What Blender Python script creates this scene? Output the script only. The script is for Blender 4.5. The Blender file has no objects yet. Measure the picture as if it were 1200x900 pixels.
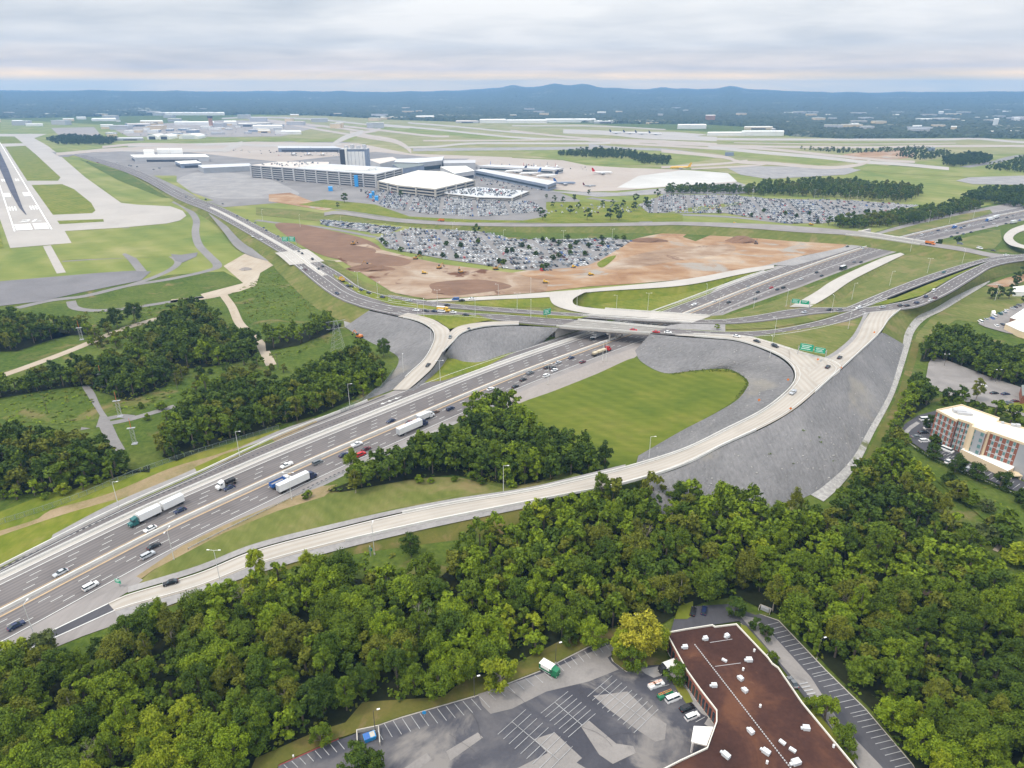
import bpy, bmesh, math, random
import numpy as np
from mathutils import Vector, Matrix
from mathutils.geometry import tessellate_polygon
random.seed(7); RNG = np.random.default_rng(7)
R = math.radians
SC = bpy.context.scene; COL = SC.collection
# ------------------------------------------------------------------ camera
CH = 150.0; FP = 800.0; PT = math.atan((450 - 104) / FP)
cp, sp = math.cos(PT), math.sin(PT)
cd = bpy.data.cameras.new('camera'); cam = bpy.data.objects.new('camera', cd); COL.objects.link(cam)
cam.location = (0, 0, CH); cam.rotation_euler = (math.pi / 2 - PT, 0, 0)
cd.sensor_width = 36; cd.lens = 24; cd.clip_start = 1; cd.clip_end = 60000
SC.camera = cam
# ------------------------------------------------------------------ light
EXPO = 0.31; SUN_EL = 58; SUN_AZ = 250      # azimuth from +Y clockwise: behind and to the left of the view
SC.view_settings.view_transform = 'Standard'; SC.view_settings.look = 'None'
SC.view_settings.exposure = EXPO; SC.view_settings.gamma = 1; SC.view_settings.use_curve_mapping = False
w = bpy.data.worlds.new('World'); SC.world = w; w.use_nodes = True
N = w.node_tree.nodes; Lk = w.node_tree.links; N.clear()
out = N.new('ShaderNodeOutputWorld')
sky = N.new('ShaderNodeTexSky'); sky.sky_type = 'NISHITA'; sky.sun_disc = False
sky.sun_elevation = R(SUN_EL); sky.sun_rotation = R(SUN_AZ); sky.altitude = 300
bs = N.new('ShaderNodeBackground'); bs.inputs[1].default_value = 0.06; Lk.new(sky.outputs[0], bs.inputs[0])
tc = N.new('ShaderNodeTexCoord'); sx = N.new('ShaderNodeSeparateXYZ'); Lk.new(tc.outputs['Generated'], sx.inputs[0])
def mth(op, a, b=None, c=None, tree=None, clamp=False):
    t = tree or w.node_tree; n = t.nodes.new('ShaderNodeMath'); n.operation = op; n.use_clamp = clamp
    for i, v in enumerate((a, b, c)):
        if v is None: continue
        if isinstance(v, (int, float)): n.inputs[i].default_value = v
        else: t.links.new(v, n.inputs[i])
    return n.outputs[0]
zz = mth('MAXIMUM', sx.outputs[2], 0.0)
den = mth('ADD', zz, 0.10)
cx = mth('DIVIDE', sx.outputs[0], den); cy = mth('DIVIDE', sx.outputs[1], den)
cmb = N.new('ShaderNodeCombineXYZ'); Lk.new(cx, cmb.inputs[0]); Lk.new(cy, cmb.inputs[1])
def wnoise(scale, detail, rough, off=0):
    m = N.new('ShaderNodeMapping'); m.inputs['Location'].default_value = (off, off * .7, off * .3); m.inputs['Scale'].default_value = (.8, 1.0, 1)
    Lk.new(cmb.outputs[0], m.inputs[0]); n = N.new('ShaderNodeTexNoise'); n.inputs['Scale'].default_value = scale
    n.inputs['Detail'].default_value = detail; n.inputs['Roughness'].default_value = rough; n.inputs['Distortion'].default_value = .35
    Lk.new(m.outputs[0], n.inputs['Vector']); return n.outputs[0]
n1 = wnoise(.42, 5, .5, 3.1); n2 = wnoise(1.5, 4, .5, 9.4)
nm = mth('ADD', mth('MULTIPLY', n1, .65), mth('MULTIPLY', n2, .35))
cr = N.new('ShaderNodeValToRGB'); Lk.new(nm, cr.inputs[0])
cr.color_ramp.elements[0].position = .38; cr.color_ramp.elements[0].color = (.62, .66, .705, 1)
cr.color_ramp.elements[1].position = .62; cr.color_ramp.elements[1].color = (1.0, .99, .965, 1)
# overcast dome: brighter towards the zenith
mr = N.new('ShaderNodeMapRange'); Lk.new(zz, mr.inputs[0]); mr.inputs[1].default_value = 0.0; mr.inputs[2].default_value = .75
mr.inputs[3].default_value = .68; mr.inputs[4].default_value = 2.1
hz_ = N.new('ShaderNodeValToRGB'); Lk.new(zz, hz_.inputs[0]); 
for ps_, cl_ in ((.013, (3.7, 2.25, .55)), (.022, (1.6, 1.26, .95)), (.05, (1.06, 1.03, 1.01))): e_ = hz_.color_ramp.elements.new(ps_); e_.color = (*[k / 3.9 for k in cl_], 1)
hz_.color_ramp.elements[0].color = (.95, .577, .141, 1); hz_.color_ramp.elements[-1].position = .11; hz_.color_ramp.elements[-1].color = (.2564, .2564, .2564, 1)
tm = N.new('ShaderNodeMix'); tm.data_type = 'RGBA'; tm.blend_type = 'MULTIPLY'; tm.inputs[0].default_value = 1; Lk.new(cr.outputs[0], tm.inputs[6]); Lk.new(hz_.outputs[0], tm.inputs[7])
t2 = N.new('ShaderNodeVectorMath'); t2.operation = 'SCALE'; t2.inputs[3].default_value = 3.9; Lk.new(tm.outputs[2], t2.inputs[0])
bc = N.new('ShaderNodeBackground'); Lk.new(t2.outputs[0], bc.inputs[0]); Lk.new(mr.outputs[0], bc.inputs[1])
mx = N.new('ShaderNodeMixShader'); mx.inputs[0].default_value = .97; Lk.new(bs.outputs[0], mx.inputs[1]); Lk.new(bc.outputs[0], mx.inputs[2])
Lk.new(mx.outputs[0], out.inputs[0])
sd = bpy.data.lights.new('sun', 'SUN'); sun = bpy.data.objects.new('sun', sd); COL.objects.link(sun)
sd.energy = 1.5; sd.angle = R(10); sd.color = (1, .90, .76)
az = R(SUN_AZ); dv = Vector((math.sin(az) * math.cos(R(SUN_EL)), math.cos(az) * math.cos(R(SUN_EL)), math.sin(R(SUN_EL))))
sun.rotation_euler = dv.to_track_quat('Z', 'Y').to_euler()
# ------------------------------------------------------------------ projection helpers
def P(u, v, z=0.):
    a = (u - 600) / FP; b = (450 - v) / FP
    dy, dz = cp + b * sp, -sp + b * cp
    t = (z - CH) / dz
    return Vector((a * t, dy * t, z))
def Q(p):
    dz = p[2] - CH; dep = p[1] * cp - dz * sp; up = p[1] * sp + dz * cp
    return 600 + FP * p[0] / dep, 450 - FP * up / dep, dep
def W3(pts): return [P(*p) for p in pts]
def catmull(pts, per=8, closed=False):
    n = len(pts)
    if n < 3: return [Vector(p) for p in pts]
    V = [Vector(p) for p in pts]; o = []
    rng = range(n if closed else n - 1)
    for i in rng:
        p1, p2 = V[i], V[(i + 1) % n]
        p0 = V[i - 1] if (closed or i > 0) else p1 * 2 - p2
        p3 = V[(i + 2) % n] if (closed or i + 2 < n) else p2 * 2 - p1
        for k in range(per):
            t = k / per
            o.append(.5 * (2 * p1 + (p2 - p0) * t + (2 * p0 - 5 * p1 + 4 * p2 - p3) * t * t + (3 * p1 - p0 - 3 * p2 + p3) * t ** 3))
    if not closed: o.append(V[-1].copy())
    return o
def resample(pts, n):
    L = [0]
    for a, b in zip(pts, pts[1:]): L.append(L[-1] + (b - a).length)
    o = []; j = 0
    for i in range(n):
        s = L[-1] * i / (n - 1)
        while j < len(L) - 2 and L[j + 1] < s: j += 1
        d = L[j + 1] - L[j]; t = (s - L[j]) / d if d > 1e-9 else 0
        o.append(pts[j].lerp(pts[j + 1], min(1, max(0, t))))
    return o
def plen(pts): return sum((b - a).length for a, b in zip(pts, pts[1:]))
# ------------------------------------------------------------------ object helpers
USED = {}
def tag(o, label=None, cat=None, group=None, kind=None):
    if label:
        k = label
        i = 2
        while k in USED and not group: k = label + ', number %d' % i; i += 1
        USED[k] = 1; o['label'] = k
    if cat: o['category'] = cat
    if group: o['group'] = group
    if kind: o['kind'] = kind
    return o
def empty(name, loc, rz=0):
    o = bpy.data.objects.new(name, None); COL.objects.link(o); o.location = loc; o.rotation_euler = (0, 0, rz); o.empty_display_size = .1
    return o
def link(name, me, parent=None, loc=None, rz=None):
    o = bpy.data.objects.new(name, me); COL.objects.link(o)
    if parent: o.parent = parent
    if loc is not None: o.location = loc
    if rz is not None: o.rotation_euler = (0, 0, rz)
    return o
class MB:
    def __init__(s): s.v = []; s.f = []; s.m = []; s.uv = []
    def face(s, pts, m=0, uv=None):
        i = len(s.v); s.v += [tuple(p) for p in pts]; s.f.append(list(range(i, i + len(pts)))); s.m.append(m)
        s.uv += [tuple(x) for x in uv] if uv else [(p[0], p[1]) for p in pts]
    def box(s, c, d, m=0, rz=0, skip_bottom=False):
        x, y, z = [k / 2 for k in d]; ca, sa = math.cos(rz), math.sin(rz)
        p = [(c[0] + a * x * ca - b * y * sa, c[1] + a * x * sa + b * y * ca, c[2] + e * z) for e in (-1, 1) for a, b in ((-1, -1), (1, -1), (1, 1), (-1, 1))]
        F = [(4, 5, 6, 7), (0, 1, 5, 4), (1, 2, 6, 5), (2, 3, 7, 6), (3, 0, 4, 7)] + ([] if skip_bottom else [(3, 2, 1, 0)])
        for f in F: s.face([p[i] for i in f], m, [(p[i][0] + p[i][1], p[i][2]) if f != (4, 5, 6, 7) else (p[i][0], p[i][1]) for i in f])
    def prism(s, base, z0, z1, m=0, mtop=None, cap=True, bottom=False):
        # base: list of (x, y), any orientation
        a = sum(base[i][0] * base[(i + 1) % len(base)][1] - base[(i + 1) % len(base)][0] * base[i][1] for i in range(len(base)))
        if a < 0: base = base[::-1]
        n = len(base); L = 0
        for i in range(n):
            p, q = base[i], base[(i + 1) % n]; d = math.hypot(q[0] - p[0], q[1] - p[1])
            s.face([(p[0], p[1], z0), (q[0], q[1], z0), (q[0], q[1], z1), (p[0], p[1], z1)], m, [(L, z0), (L + d, z0), (L + d, z1), (L, z1)]); L += d
        if cap: s.cap([(p[0], p[1], z1) for p in base], m if mtop is None else mtop)
        if bottom: s.cap([(p[0], p[1], z0) for p in base[::-1]], m)
    def cap(s, pts, m=0):
        pts = [Vector(p) for p in pts]
        for t in tessellate_polygon([pts]):
            q = [pts[i] for i in t]
            s.face(q, m)
    def tube(s, a, b, r0, r1=None, n=6, m=0, caps=True):
        a, b = Vector(a), Vector(b); r1 = r0 if r1 is None else r1
        d = (b - a).normalized(); x = d.orthogonal().normalized(); y = d.cross(x)
        A = [a + (x * math.cos(2 * math.pi * k / n) + y * math.sin(2 * math.pi * k / n)) * r0 for k in range(n)]
        B = [b + (x * math.cos(2 * math.pi * k / n) + y * math.sin(2 * math.pi * k / n)) * r1 for k in range(n)]
        for k in range(n): s.face([A[k], A[(k + 1) % n], B[(k + 1) % n], B[k]], m)
        if caps: s.face(B, m); s.face(A[::-1], m)
    def rings(s, R_, m=0, capm=None, mlist=None):
        for i in range(len(R_) - 1):
            a, b = R_[i], R_[i + 1]; n = len(a)
            for k in range(n):
                s.face([a[k], a[(k + 1) % n], b[(k + 1) % n], b[k]], mlist[k] if mlist else m)
        s.face(R_[0][::-1], m if capm is None else capm); s.face(R_[-1], m if capm is None else capm)
    def mesh(s, name, mats, smooth=False, up=False):
        me = bpy.data.meshes.new(name); me.from_pydata(s.v, [], s.f)
        for k in (mats if isinstance(mats, (list, tuple)) else [mats]): me.materials.append(k)
        me.polygons.foreach_set('material_index', s.m)
        ul = me.uv_layers.new(name='UVMap'); idx = np.zeros(len(me.loops), dtype=np.int32); me.loops.foreach_get('vertex_index', idx)
        ul.data.foreach_set('uv', np.array(s.uv, dtype=np.float32)[idx].ravel())
        if smooth: me.polygons.foreach_set('use_smooth', [True] * len(s.f))
        if up:
            me.update(); nz = np.zeros(len(me.polygons) * 3, dtype=np.float32); me.polygons.foreach_get('normal', nz); nz = nz.reshape(-1, 3)
            bad = [i for i in range(len(nz)) if nz[i, 2] < 0]
            if bad:
                bm = bmesh.new(); bm.from_mesh(me); bm.faces.ensure_lookup_table()
                bmesh.ops.reverse_faces(bm, faces=[bm.faces[i] for i in bad]); bm.to_mesh(me); bm.free()
        me.update(); return me
    def obj(s, name, mats, parent=None, smooth=False, up=False): return link(name, s.mesh(name, mats, smooth, up), parent)
    @staticmethod
    def merged(me):
        bm = bmesh.new(); bm.from_mesh(me); bmesh.ops.remove_doubles(bm, verts=bm.verts, dist=1e-4); bm.to_mesh(me); bm.free(); return me
# ------------------------------------------------------------------ materials
def new_mat(name):
    m = bpy.data.materials.new(name); m.use_nodes = True; t = m.node_tree
    return m, t, t.nodes['Principled BSDF']
def ramp(t, src, stops):
    c = t.nodes.new('ShaderNodeValToRGB'); t.links.new(src, c.inputs[0]); e = c.color_ramp.elements
    while len(e) < len(stops): e.new(.5)
    for k, (p, col) in enumerate(stops): e[k].position = p; e[k].color = (*col, 1)
    return c.outputs[0]
def tnoise(t, vec, scale, detail=4, rough=.6, dist=0, st=(1, 1, 1), off=0):
    mp = t.nodes.new('ShaderNodeMapping'); mp.inputs['Scale'].default_value = st; mp.inputs['Location'].default_value = (off, off * 1.3, 0); t.links.new(vec, mp.inputs[0])
    n = t.nodes.new('ShaderNodeTexNoise'); n.inputs['Scale'].default_value = scale; n.inputs['Detail'].default_value = detail
    n.inputs['Roughness'].default_value = rough; n.inputs['Distortion'].default_value = dist; t.links.new(mp.outputs[0], n.inputs['Vector'])
    return n.outputs[0]
def mixc(t, f, a, b, mode='MIX'):
    n = t.nodes.new('ShaderNodeMix'); n.data_type = 'RGBA'; n.blend_type = mode
    for s_, v in ((0, f), (6, a), (7, b)):
        if isinstance(v, (int, float)): n.inputs[s_].default_value = v
        elif isinstance(v, tuple): n.inputs[s_].default_value = (*v, 1)
        else: t.links.new(v, n.inputs[s_])
    return n.outputs[2]
def ground_mat(name, fine, coarse, fs=.8, cs=.03, mix=.5, rough=.95, streak=(1, 1, 1), bump=0, patch=None, patch_at=(.6, .66), ps=.02, lanes=None, mow=None):
    """fine / coarse: lists of (pos, colour) ramps read from noises in metres; patch: (colour) of blotches with a shape of their own"""
    m, t, b = new_mat(name); uv = t.nodes.new('ShaderNodeTexCoord').outputs['UV']
    f = ramp(t, tnoise(t, uv, fs, 5, .65, st=streak), fine)
    c = ramp(t, tnoise(t, uv, cs, 5, .6, .6, off=17), coarse)
    col = mixc(t, mix, f, c)
    if patch:
        k = t.nodes.new('ShaderNodeMapRange'); t.links.new(tnoise(t, uv, ps, 6, .6, .8, off=40), k.inputs[0]); k.inputs[1].default_value, k.inputs[2].default_value = patch_at
        col = mixc(t, k.outputs[0], col, patch)
    if lanes or mow:
        per, dark = lanes or mow; sp_ = t.nodes.new('ShaderNodeSeparateXYZ'); t.links.new(uv, sp_.inputs[0])
        ax = sp_.outputs[0] if lanes else mth('ADD', mth('MULTIPLY', sp_.outputs[0], .7, tree=t), mth('MULTIPLY', sp_.outputs[1], .7, tree=t), tree=t)
        s_ = mth('SINE', mth('MULTIPLY', ax, 2 * math.pi / per, tree=t), tree=t)
        k = mth('MULTIPLY', mth('MULTIPLY_ADD', s_, .5, .5, tree=t), tnoise(t, uv, .05, 3, .6, st=(1, .2, 1) if lanes else (1, 1, 1), off=7), tree=t)
        col = mixc(t, k, col, mixc(t, 1.0, col, tuple(dark), 'MULTIPLY'))
    t.links.new(col, b.inputs['Base Color']); b.inputs['Roughness'].default_value = rough; b.inputs['Specular IOR Level'].default_value = .15
    if bump:
        bp = t.nodes.new('ShaderNodeBump'); bp.inputs['Distance'].default_value = bump; bp.inputs['Strength'].default_value = 1
        t.links.new(tnoise(t, uv, fs * 1.5, 5, .7), bp.inputs['Height']); t.links.new(bp.outputs[0], b.inputs['Normal'])
    return m
def plain(name, col, rough=.6, metal=0, var=.12, scale=1.5):
    m, t, b = new_mat(name); oc = t.nodes.new('ShaderNodeTexCoord').outputs['Object']
    a = tuple(min(1, k * (1 + var)) for k in col); c = tuple(k * (1 - var) for k in col)
    t.links.new(ramp(t, tnoise(t, oc, scale, 4), [(.3, c), (.7, a)]), b.inputs['Base Color'])
    b.inputs['Roughness'].default_value = rough; b.inputs['Metallic'].default_value = metal; return m
G = ground_mat
M = {}
M['rough_grass'] = G('rough_grass', [(.28, (.018, .04, .006)), (.45, (.048, .08, .010)), (.6, (.09, .125, .017)), (.78, (.16, .17, .035))], [(.3, (.04, .08, .008)), (.5, (.085, .12, .015)), (.7, (.15, .16, .04))], .38, .03, .42, bump=.5, patch=(.19, .15, .065), patch_at=(.57, .72), ps=.035)
M['mown_grass'] = G('mown_grass', [(.3, (.085, .10, .024)), (.5, (.13, .14, .036)), (.7, (.19, .18, .06))], [(.3, (.075, .11, .02)), (.5, (.13, .15, .035)), (.7, (.23, .195, .085))], .6, .05, .6, streak=(1, .22, 1), patch=(.24, .18, .09), patch_at=(.55, .72), ps=.04, mow=(5.5, (.78, .82, .7)))
M['bright_grass'] = G('bright_grass', [(.3, (.09, .12, .010)), (.5, (.15, .165, .017)), (.7, (.21, .205, .04))], [(.3, (.07, .12, .010)), (.5, (.14, .165, .018)), (.7, (.24, .21, .055))], .5, .05, .55, streak=(1, .3, 1), patch=(.24, .19, .08), patch_at=(.6, .75), ps=.04, mow=(6, (.78, .84, .7)))
M['basin_grass'] = G('basin_grass', [(.3, (.07, .095, .010)), (.5, (.11, .135, .016)), (.7, (.165, .175, .03))], [(.3, (.06, .10, .010)), (.5, (.115, .14, .015)), (.7, (.20, .18, .04))], .35, .028, .6, streak=(.3, 1, 1), mow=(7.5, (.74, .8, .66)))
M['airfield_grass'] = G('airfield_grass', [(.3, (.14, .17, .04)), (.7, (.22, .235, .07))], [(.3, (.10, .155, .03)), (.5, (.19, .21, .05)), (.7, (.31, .28, .12))], .15, .012, .65, streak=(.25, 1, 1), mow=(30, (.72, .8, .66)))
M['mixed_ground'] = G('mixed_ground', [(.3, (.17, .18, .06)), (.7, (.28, .26, .13))], [(.3, (.13, .16, .05)), (.5, (.23, .22, .09)), (.7, (.36, .31, .2))], .3, .008, .6)
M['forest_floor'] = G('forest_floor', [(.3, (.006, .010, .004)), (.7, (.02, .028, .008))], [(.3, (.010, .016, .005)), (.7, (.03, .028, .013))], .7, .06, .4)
M['verge'] = G('verge', [(.3, (.06, .075, .012)), (.7, (.13, .12, .03))], [(.3, (.06, .09, .012)), (.55, (.13, .12, .03)), (.75, (.22, .15, .06))], 1.1, .08, .6, patch=(.22, .15, .08), patch_at=(.58, .72), ps=.07)
M['sandy_verge'] = G('sandy_verge', [(.3, (.17, .13, .06)), (.7, (.30, .23, .14))], [(.3, (.12, .13, .035)), (.5, (.26, .20, .11)), (.7, (.36, .27, .18))], .8, .06, .6)
M['asphalt'] = G('asphalt', [(.3, (.125, .114, .112)), (.5, (.165, .150, .147)), (.7, (.21, .192, .188))], [(.35, (.13, .118, .116)), (.65, (.205, .188, .183))], .9, .05, .5, streak=(1.3, .03, 1), lanes=(1.55, (.6, .6, .62)))
M['shoulder'] = G('shoulder', [(.3, (.20, .185, .178)), (.7, (.28, .26, .25))], [(.35, (.19, .175, .17)), (.65, (.30, .275, .262))], .9, .05, .5, streak=(1, .08, 1))
M['dark_asphalt'] = G('dark_asphalt', [(.3, (.055, .055, .062)), (.7, (.09, .088, .098))], [(.35, (.055, .055, .063)), (.65, (.10, .098, .108))], .8, .06, .5, streak=(1, .15, 1))
M['lot_asphalt'] = G('lot_asphalt', [(.3, (.05, .05, .06)), (.7, (.085, .085, .098))], [(.38, (.05, .05, .062)), (.5, (.075, .075, .088)), (.62, (.16, .15, .15))], 1.2, .045, .65, patch=(.2, .185, .175), patch_at=(.52, .60), ps=.035)
M['old_asphalt'] = G('old_asphalt', [(.3, (.2, .185, .175)), (.7, (.27, .25, .24))], [(.35, (.17, .16, .155)), (.65, (.29, .27, .255))], 1.4, .08, .5, patch=(.13, .125, .125), patch_at=(.6, .72), ps=.08)
M['far_lot'] = G('far_lot', [(.3, (.17, .162, .16)), (.7, (.25, .237, .232))], [(.35, (.15, .143, .142)), (.65, (.27, .255, .248))], .5, .02, .5)
M['concrete'] = G('concrete', [(.3, (0.409, 0.382, 0.354)), (.7, (0.488, 0.458, 0.419))], [(.35, (0.358, 0.334, 0.307)), (.65, (0.451, 0.424, 0.391))], .7, .05, .5, streak=(1.060, 0.071, 0.970))
M['ramp_concrete'] = G('ramp_concrete', [(.3, (0.372, 0.343, 0.307)), (.7, (0.451, 0.417, 0.376))], [(.35, (0.345, 0.321, 0.289)), (.65, (0.465, 0.430, 0.389))], .8, .05, .5, streak=(1.060, 0.061, 0.970), lanes=(3.4, (.80, .74, .66)))
M['deck'] = G('deck', [(.3, (0.216, 0.204, 0.188)), (.7, (0.288, 0.272, 0.248))], [(.35, (0.216, 0.200, 0.184)), (.65, (0.304, 0.288, 0.264))], .8, .08, .5, streak=(1, .1, 1))
M['runway_concrete'] = G('runway_concrete', [(.3, (0.354, 0.326, 0.299)), (.7, (0.408, 0.381, 0.354))], [(.35, (0.326, 0.303, 0.279)), (.65, (0.422, 0.391, 0.360))], .25, .012, .5, streak=(1, .3, 1))
M['apron_beige'] = G('apron_beige', [(.3, (0.345, 0.292, 0.255)), (.7, (0.405, 0.352, 0.307))], [(.35, (0.330, 0.285, 0.247)), (.65, (0.420, 0.375, 0.338))], .1, .008, .5)
M['white_apron'] = G('white_apron', [(.3, (.44, .43, .41)), (.7, (.52, .51, .49))], [(.35, (.40, .39, .37)), (.65, (.55, .54, .52))], .1, .01, .5)
M['gravel'] = G('gravel', [(.3, (.20, .19, .188)), (.5, (.28, .268, .262)), (.7, (.36, .345, .335))], [(.35, (.20, .19, .19)), (.65, (.34, .325, .315))], .5, .04, .5)
M['rock_slope'] = G('rock_slope', [(.3, (.11, .108, .11)), (.46, (.20, .195, .197)), (.6, (.26, .253, .255)), (.76, (.44, .425, .42))], [(.3, (.15, .147, .148)), (.5, (.235, .228, .23)), (.7, (.34, .328, .325))], .6, .028, .55, streak=(.5, 1, 1), bump=1.3, patch=(.33, .30, .25), patch_at=(.58, .76), ps=.02)
M['rock_light'] = G('rock_light', [(.28, (.2, .195, .19)), (.5, (.36, .35, .335)), (.75, (.66, .64, .6))], [(.3, (.25, .24, .23)), (.7, (.5, .47, .44))], .5, .08, .45, bump=.8, patch=(.13, .14, .06), patch_at=(.6, .7), ps=.06)
M['dark_mat'] = G('dark_mat', [(.3, (.14, .135, .14)), (.7, (.2, .195, .205))], [(.35, (.14, .135, .14)), (.65, (.21, .2, .21))], .6, .03, .5)
M['dirt'] = G('dirt', [(.3, (.19, .10, .05)), (.5, (.31, .19, .105)), (.7, (.42, .31, .21))], [(.3, (.18, .085, .04)), (.5, (.32, .20, .115)), (.66, (.45, .38, .30))], .1, .022, .6, streak=(.35, 1, 1), patch=(.30, .27, .235), patch_at=(.56, .64), ps=.022, bump=.8)
M['pink_dirt'] = G('pink_dirt', [(.3, (.18, .115, .075)), (.5, (.29, .205, .14)), (.7, (.42, .335, .26))], [(.3, (.15, .085, .05)), (.5, (.29, .20, .135)), (.68, (.44, .38, .31))], .1, .022, .6, streak=(.4, 1, 1), patch=(.12, .055, .03), patch_at=(.58, .64), ps=.024, bump=.8)
M['grey_dirt'] = G('grey_dirt', [(.3, (0.240, 0.217, 0.203)), (.7, (0.330, 0.300, 0.277))], [(.3, (0.210, 0.180, 0.165)), (.7, (0.345, 0.315, 0.292))], .3, .02, .5)
M['track'] = G('track', [(.3, (.33, .27, .20)), (.7, (.44, .38, .31))], [(.3, (.32, .25, .18)), (.7, (.46, .41, .34))], .3, .04, .5, streak=(1.5, .1, 1))
M['brown_dirt'] = G('brown_dirt', [(.3, (.13, .075, .05)), (.7, (.23, .14, .095))], [(.3, (.13, .08, .055)), (.7, (.26, .155, .10))], .15, .02, .5, streak=(.4, 1, 1), bump=.6)
M['faded_paint'] = plain('faded_paint', (.34, .34, .345), .8, var=.25, scale=.4)
M['white_paint'] = plain('white_paint', (.6, .6, .58), .7, var=.06)
M['runway_paint'] = plain('runway_paint', (.85, .85, .83), .7, var=.04)
M['orange_line'] = plain('orange_line', (.46, .33, .20), .7, var=.12, scale=.3)
M['yellow_line'] = plain('yellow_line', (.55, .38, .08), .7)
M['barrier'] = plain('barrier', (.6, .585, .55), .8, var=.1, scale=.2)
M['rubber'] = G('rubber', [(.3, (.05, .05, .065)), (.7, (.10, .10, .12))], [(.35, (.05, .05, .07)), (.65, (.12, .12, .15))], .5, .03, .5, streak=(1, .1, 1))
M['steel'] = plain('steel', (.42, .43, .44), .5, .4)
M['pole'] = plain('pole', (.66, .66, .65), .5, .2)
M['dark_pole'] = plain('dark_pole', (.08, .07, .06), .6)
M['lamp'] = plain('lamp', (.75, .75, .75), .4)
M['wood_pole'] = plain('wood_pole', (.13, .11, .09), .8)
M['sign_green'] = plain('sign_green', (.0, .30, .16), .45, var=.05)
M['sign_white'] = plain('sign_white', (.7, .8, .75), .5, var=.03)
M['sign_blue'] = plain('sign_blue', (.02, .25, .55), .5)
M['orange_plastic'] = plain('orange_plastic', (.75, .22, .04), .6)
M['mast_red'] = plain('mast_red', (.55, .14, .05), .6)
M['curb'] = plain('curb', (.45, .42, .37), .85)
M['red_curb'] = plain('red_curb', (.28, .06, .05), .8)
M['fence'] = plain('fence', (.22, .27, .25), .6, .2)
M['white_wall'] = plain('white_wall', (.74, .73, .71), .8, var=.06, scale=.05)
M['cream_wall'] = plain('cream_wall', (.66, .53, .36), .8, var=.05, scale=.1)
M['grey_wall'] = plain('grey_wall', (.33, .34, .36), .8, var=.08, scale=.1)
M['mid_grey'] = plain('mid_grey', (.45, .45, .46), .8, var=.06, scale=.1)
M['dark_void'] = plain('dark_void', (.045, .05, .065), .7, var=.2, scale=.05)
M['blue_grey'] = plain('blue_grey', (.2, .24, .32), .6, var=.15, scale=.1)
M['blue_panel'] = plain('blue_panel', (.03, .3, .7), .5)
M['roof_white'] = plain('roof_white', (.76, .75, .71), .8, var=.05, scale=.1)
M['roof_cream'] = plain('roof_cream', (.66, .63, .56), .85, var=.06, scale=.12)
M['roof_grey'] = plain('roof_grey', (.5, .51, .53), .7, var=.08, scale=.04)
M['roof_beige'] = plain('roof_beige', (.56, .5, .45), .8, var=.08, scale=.04)
M['roof_dark'] = plain('roof_dark', (.16, .18, .17), .7, var=.1, scale=.05)
M['tower_brick'] = plain('tower_brick', (.36, .2, .13), .8, var=.1, scale=.05)
M['metal_white'] = plain('metal_white', (.62, .64, .66), .45, .1, var=.1, scale=.8)
M['glass'] = plain('glass', (.03, .045, .055), .12, var=.3)
M['teal_glass'] = plain('teal_glass', (.13, .24, .24), .2, var=.3, scale=.4)
M['tyre'] = plain('tyre', (.02, .02, .02), .85)
M['light_lens'] = plain('light_lens', (.7, .7, .66), .2)
M['red_lens'] = plain('red_lens', (.4, .02, .02), .3)
M['bark'] = plain('bark', (.12, .095, .07), .9, var=.3, scale=2)
M['pale_bark'] = plain('pale_bark', (.32, .28, .23), .9, var=.2, scale=2)
def brick(name, c1, c2, mortar):
    m, t, b = new_mat(name); uv = t.nodes.new('ShaderNodeTexCoord').outputs['UV']
    n = t.nodes.new('ShaderNodeTexBrick'); t.links.new(uv, n.inputs[0]); n.inputs['Color1'].default_value = (*c1, 1); n.inputs['Color2'].default_value = (*c2, 1); n.inputs['Mortar'].default_value = (*mortar, 1)
    n.inputs['Scale'].default_value = 1; n.inputs['Brick Width'].default_value = .4; n.inputs['Row Height'].default_value = .16; n.inputs['Mortar Size'].default_value = .012
    t.links.new(n.outputs[0], b.inputs['Base Color']); b.inputs['Roughness'].default_value = .9; return m
M['brick'] = brick('brick', (.22, .06, .032), (.27, .08, .045), (.25, .16, .12))
M['brick_band'] = brick('brick_band', (.2, .11, .08), (.27, .15, .1), (.3, .25, .2))
M['office_roof'] = G('office_roof', [(.3, (.03, .014, .012)), (.7, (.08, .04, .03))], [(.3, (.024, .012, .011)), (.5, (.06, .027, .021)), (.66, (.15, .065, .035))], .9, .05, .62, patch=(.22, .11, .065), patch_at=(.62, .74), ps=.06)
def crown_mat(name, a, b_):
    m, t, bs_ = new_mat(name); oc = t.nodes.new('ShaderNodeTexCoord').outputs['Object']; oi = t.nodes.new('ShaderNodeObjectInfo')
    va = t.nodes.new('ShaderNodeVectorMath'); va.operation = 'ADD'; t.links.new(oc, va.inputs[0])
    cm = t.nodes.new('ShaderNodeCombineXYZ'); s_ = mth('MULTIPLY', oi.outputs['Random'], 90, tree=t); t.links.new(s_, cm.inputs[0]); t.links.new(cm.outputs[0], va.inputs[1])
    col = ramp(t, tnoise(t, va.outputs[0], .55, 4, .7), [(.3, a), (.5, tuple((x + y) / 2 for x, y in zip(a, b_))), (.7, b_)])
    hsv = t.nodes.new('ShaderNodeHueSaturation'); t.links.new(col, hsv.inputs['Color'])
    mr_ = t.nodes.new('ShaderNodeMapRange'); t.links.new(oi.outputs['Random'], mr_.inputs[0]); mr_.inputs[3].default_value = .85; mr_.inputs[4].default_value = 1.2; t.links.new(mr_.outputs[0], hsv.inputs['Value'])
    t.links.new(hsv.outputs[0], bs_.inputs['Base Color']); bs_.inputs['Roughness'].default_value = .75; bs_.inputs['Specular IOR Level'].default_value = .2
    return m
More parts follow.
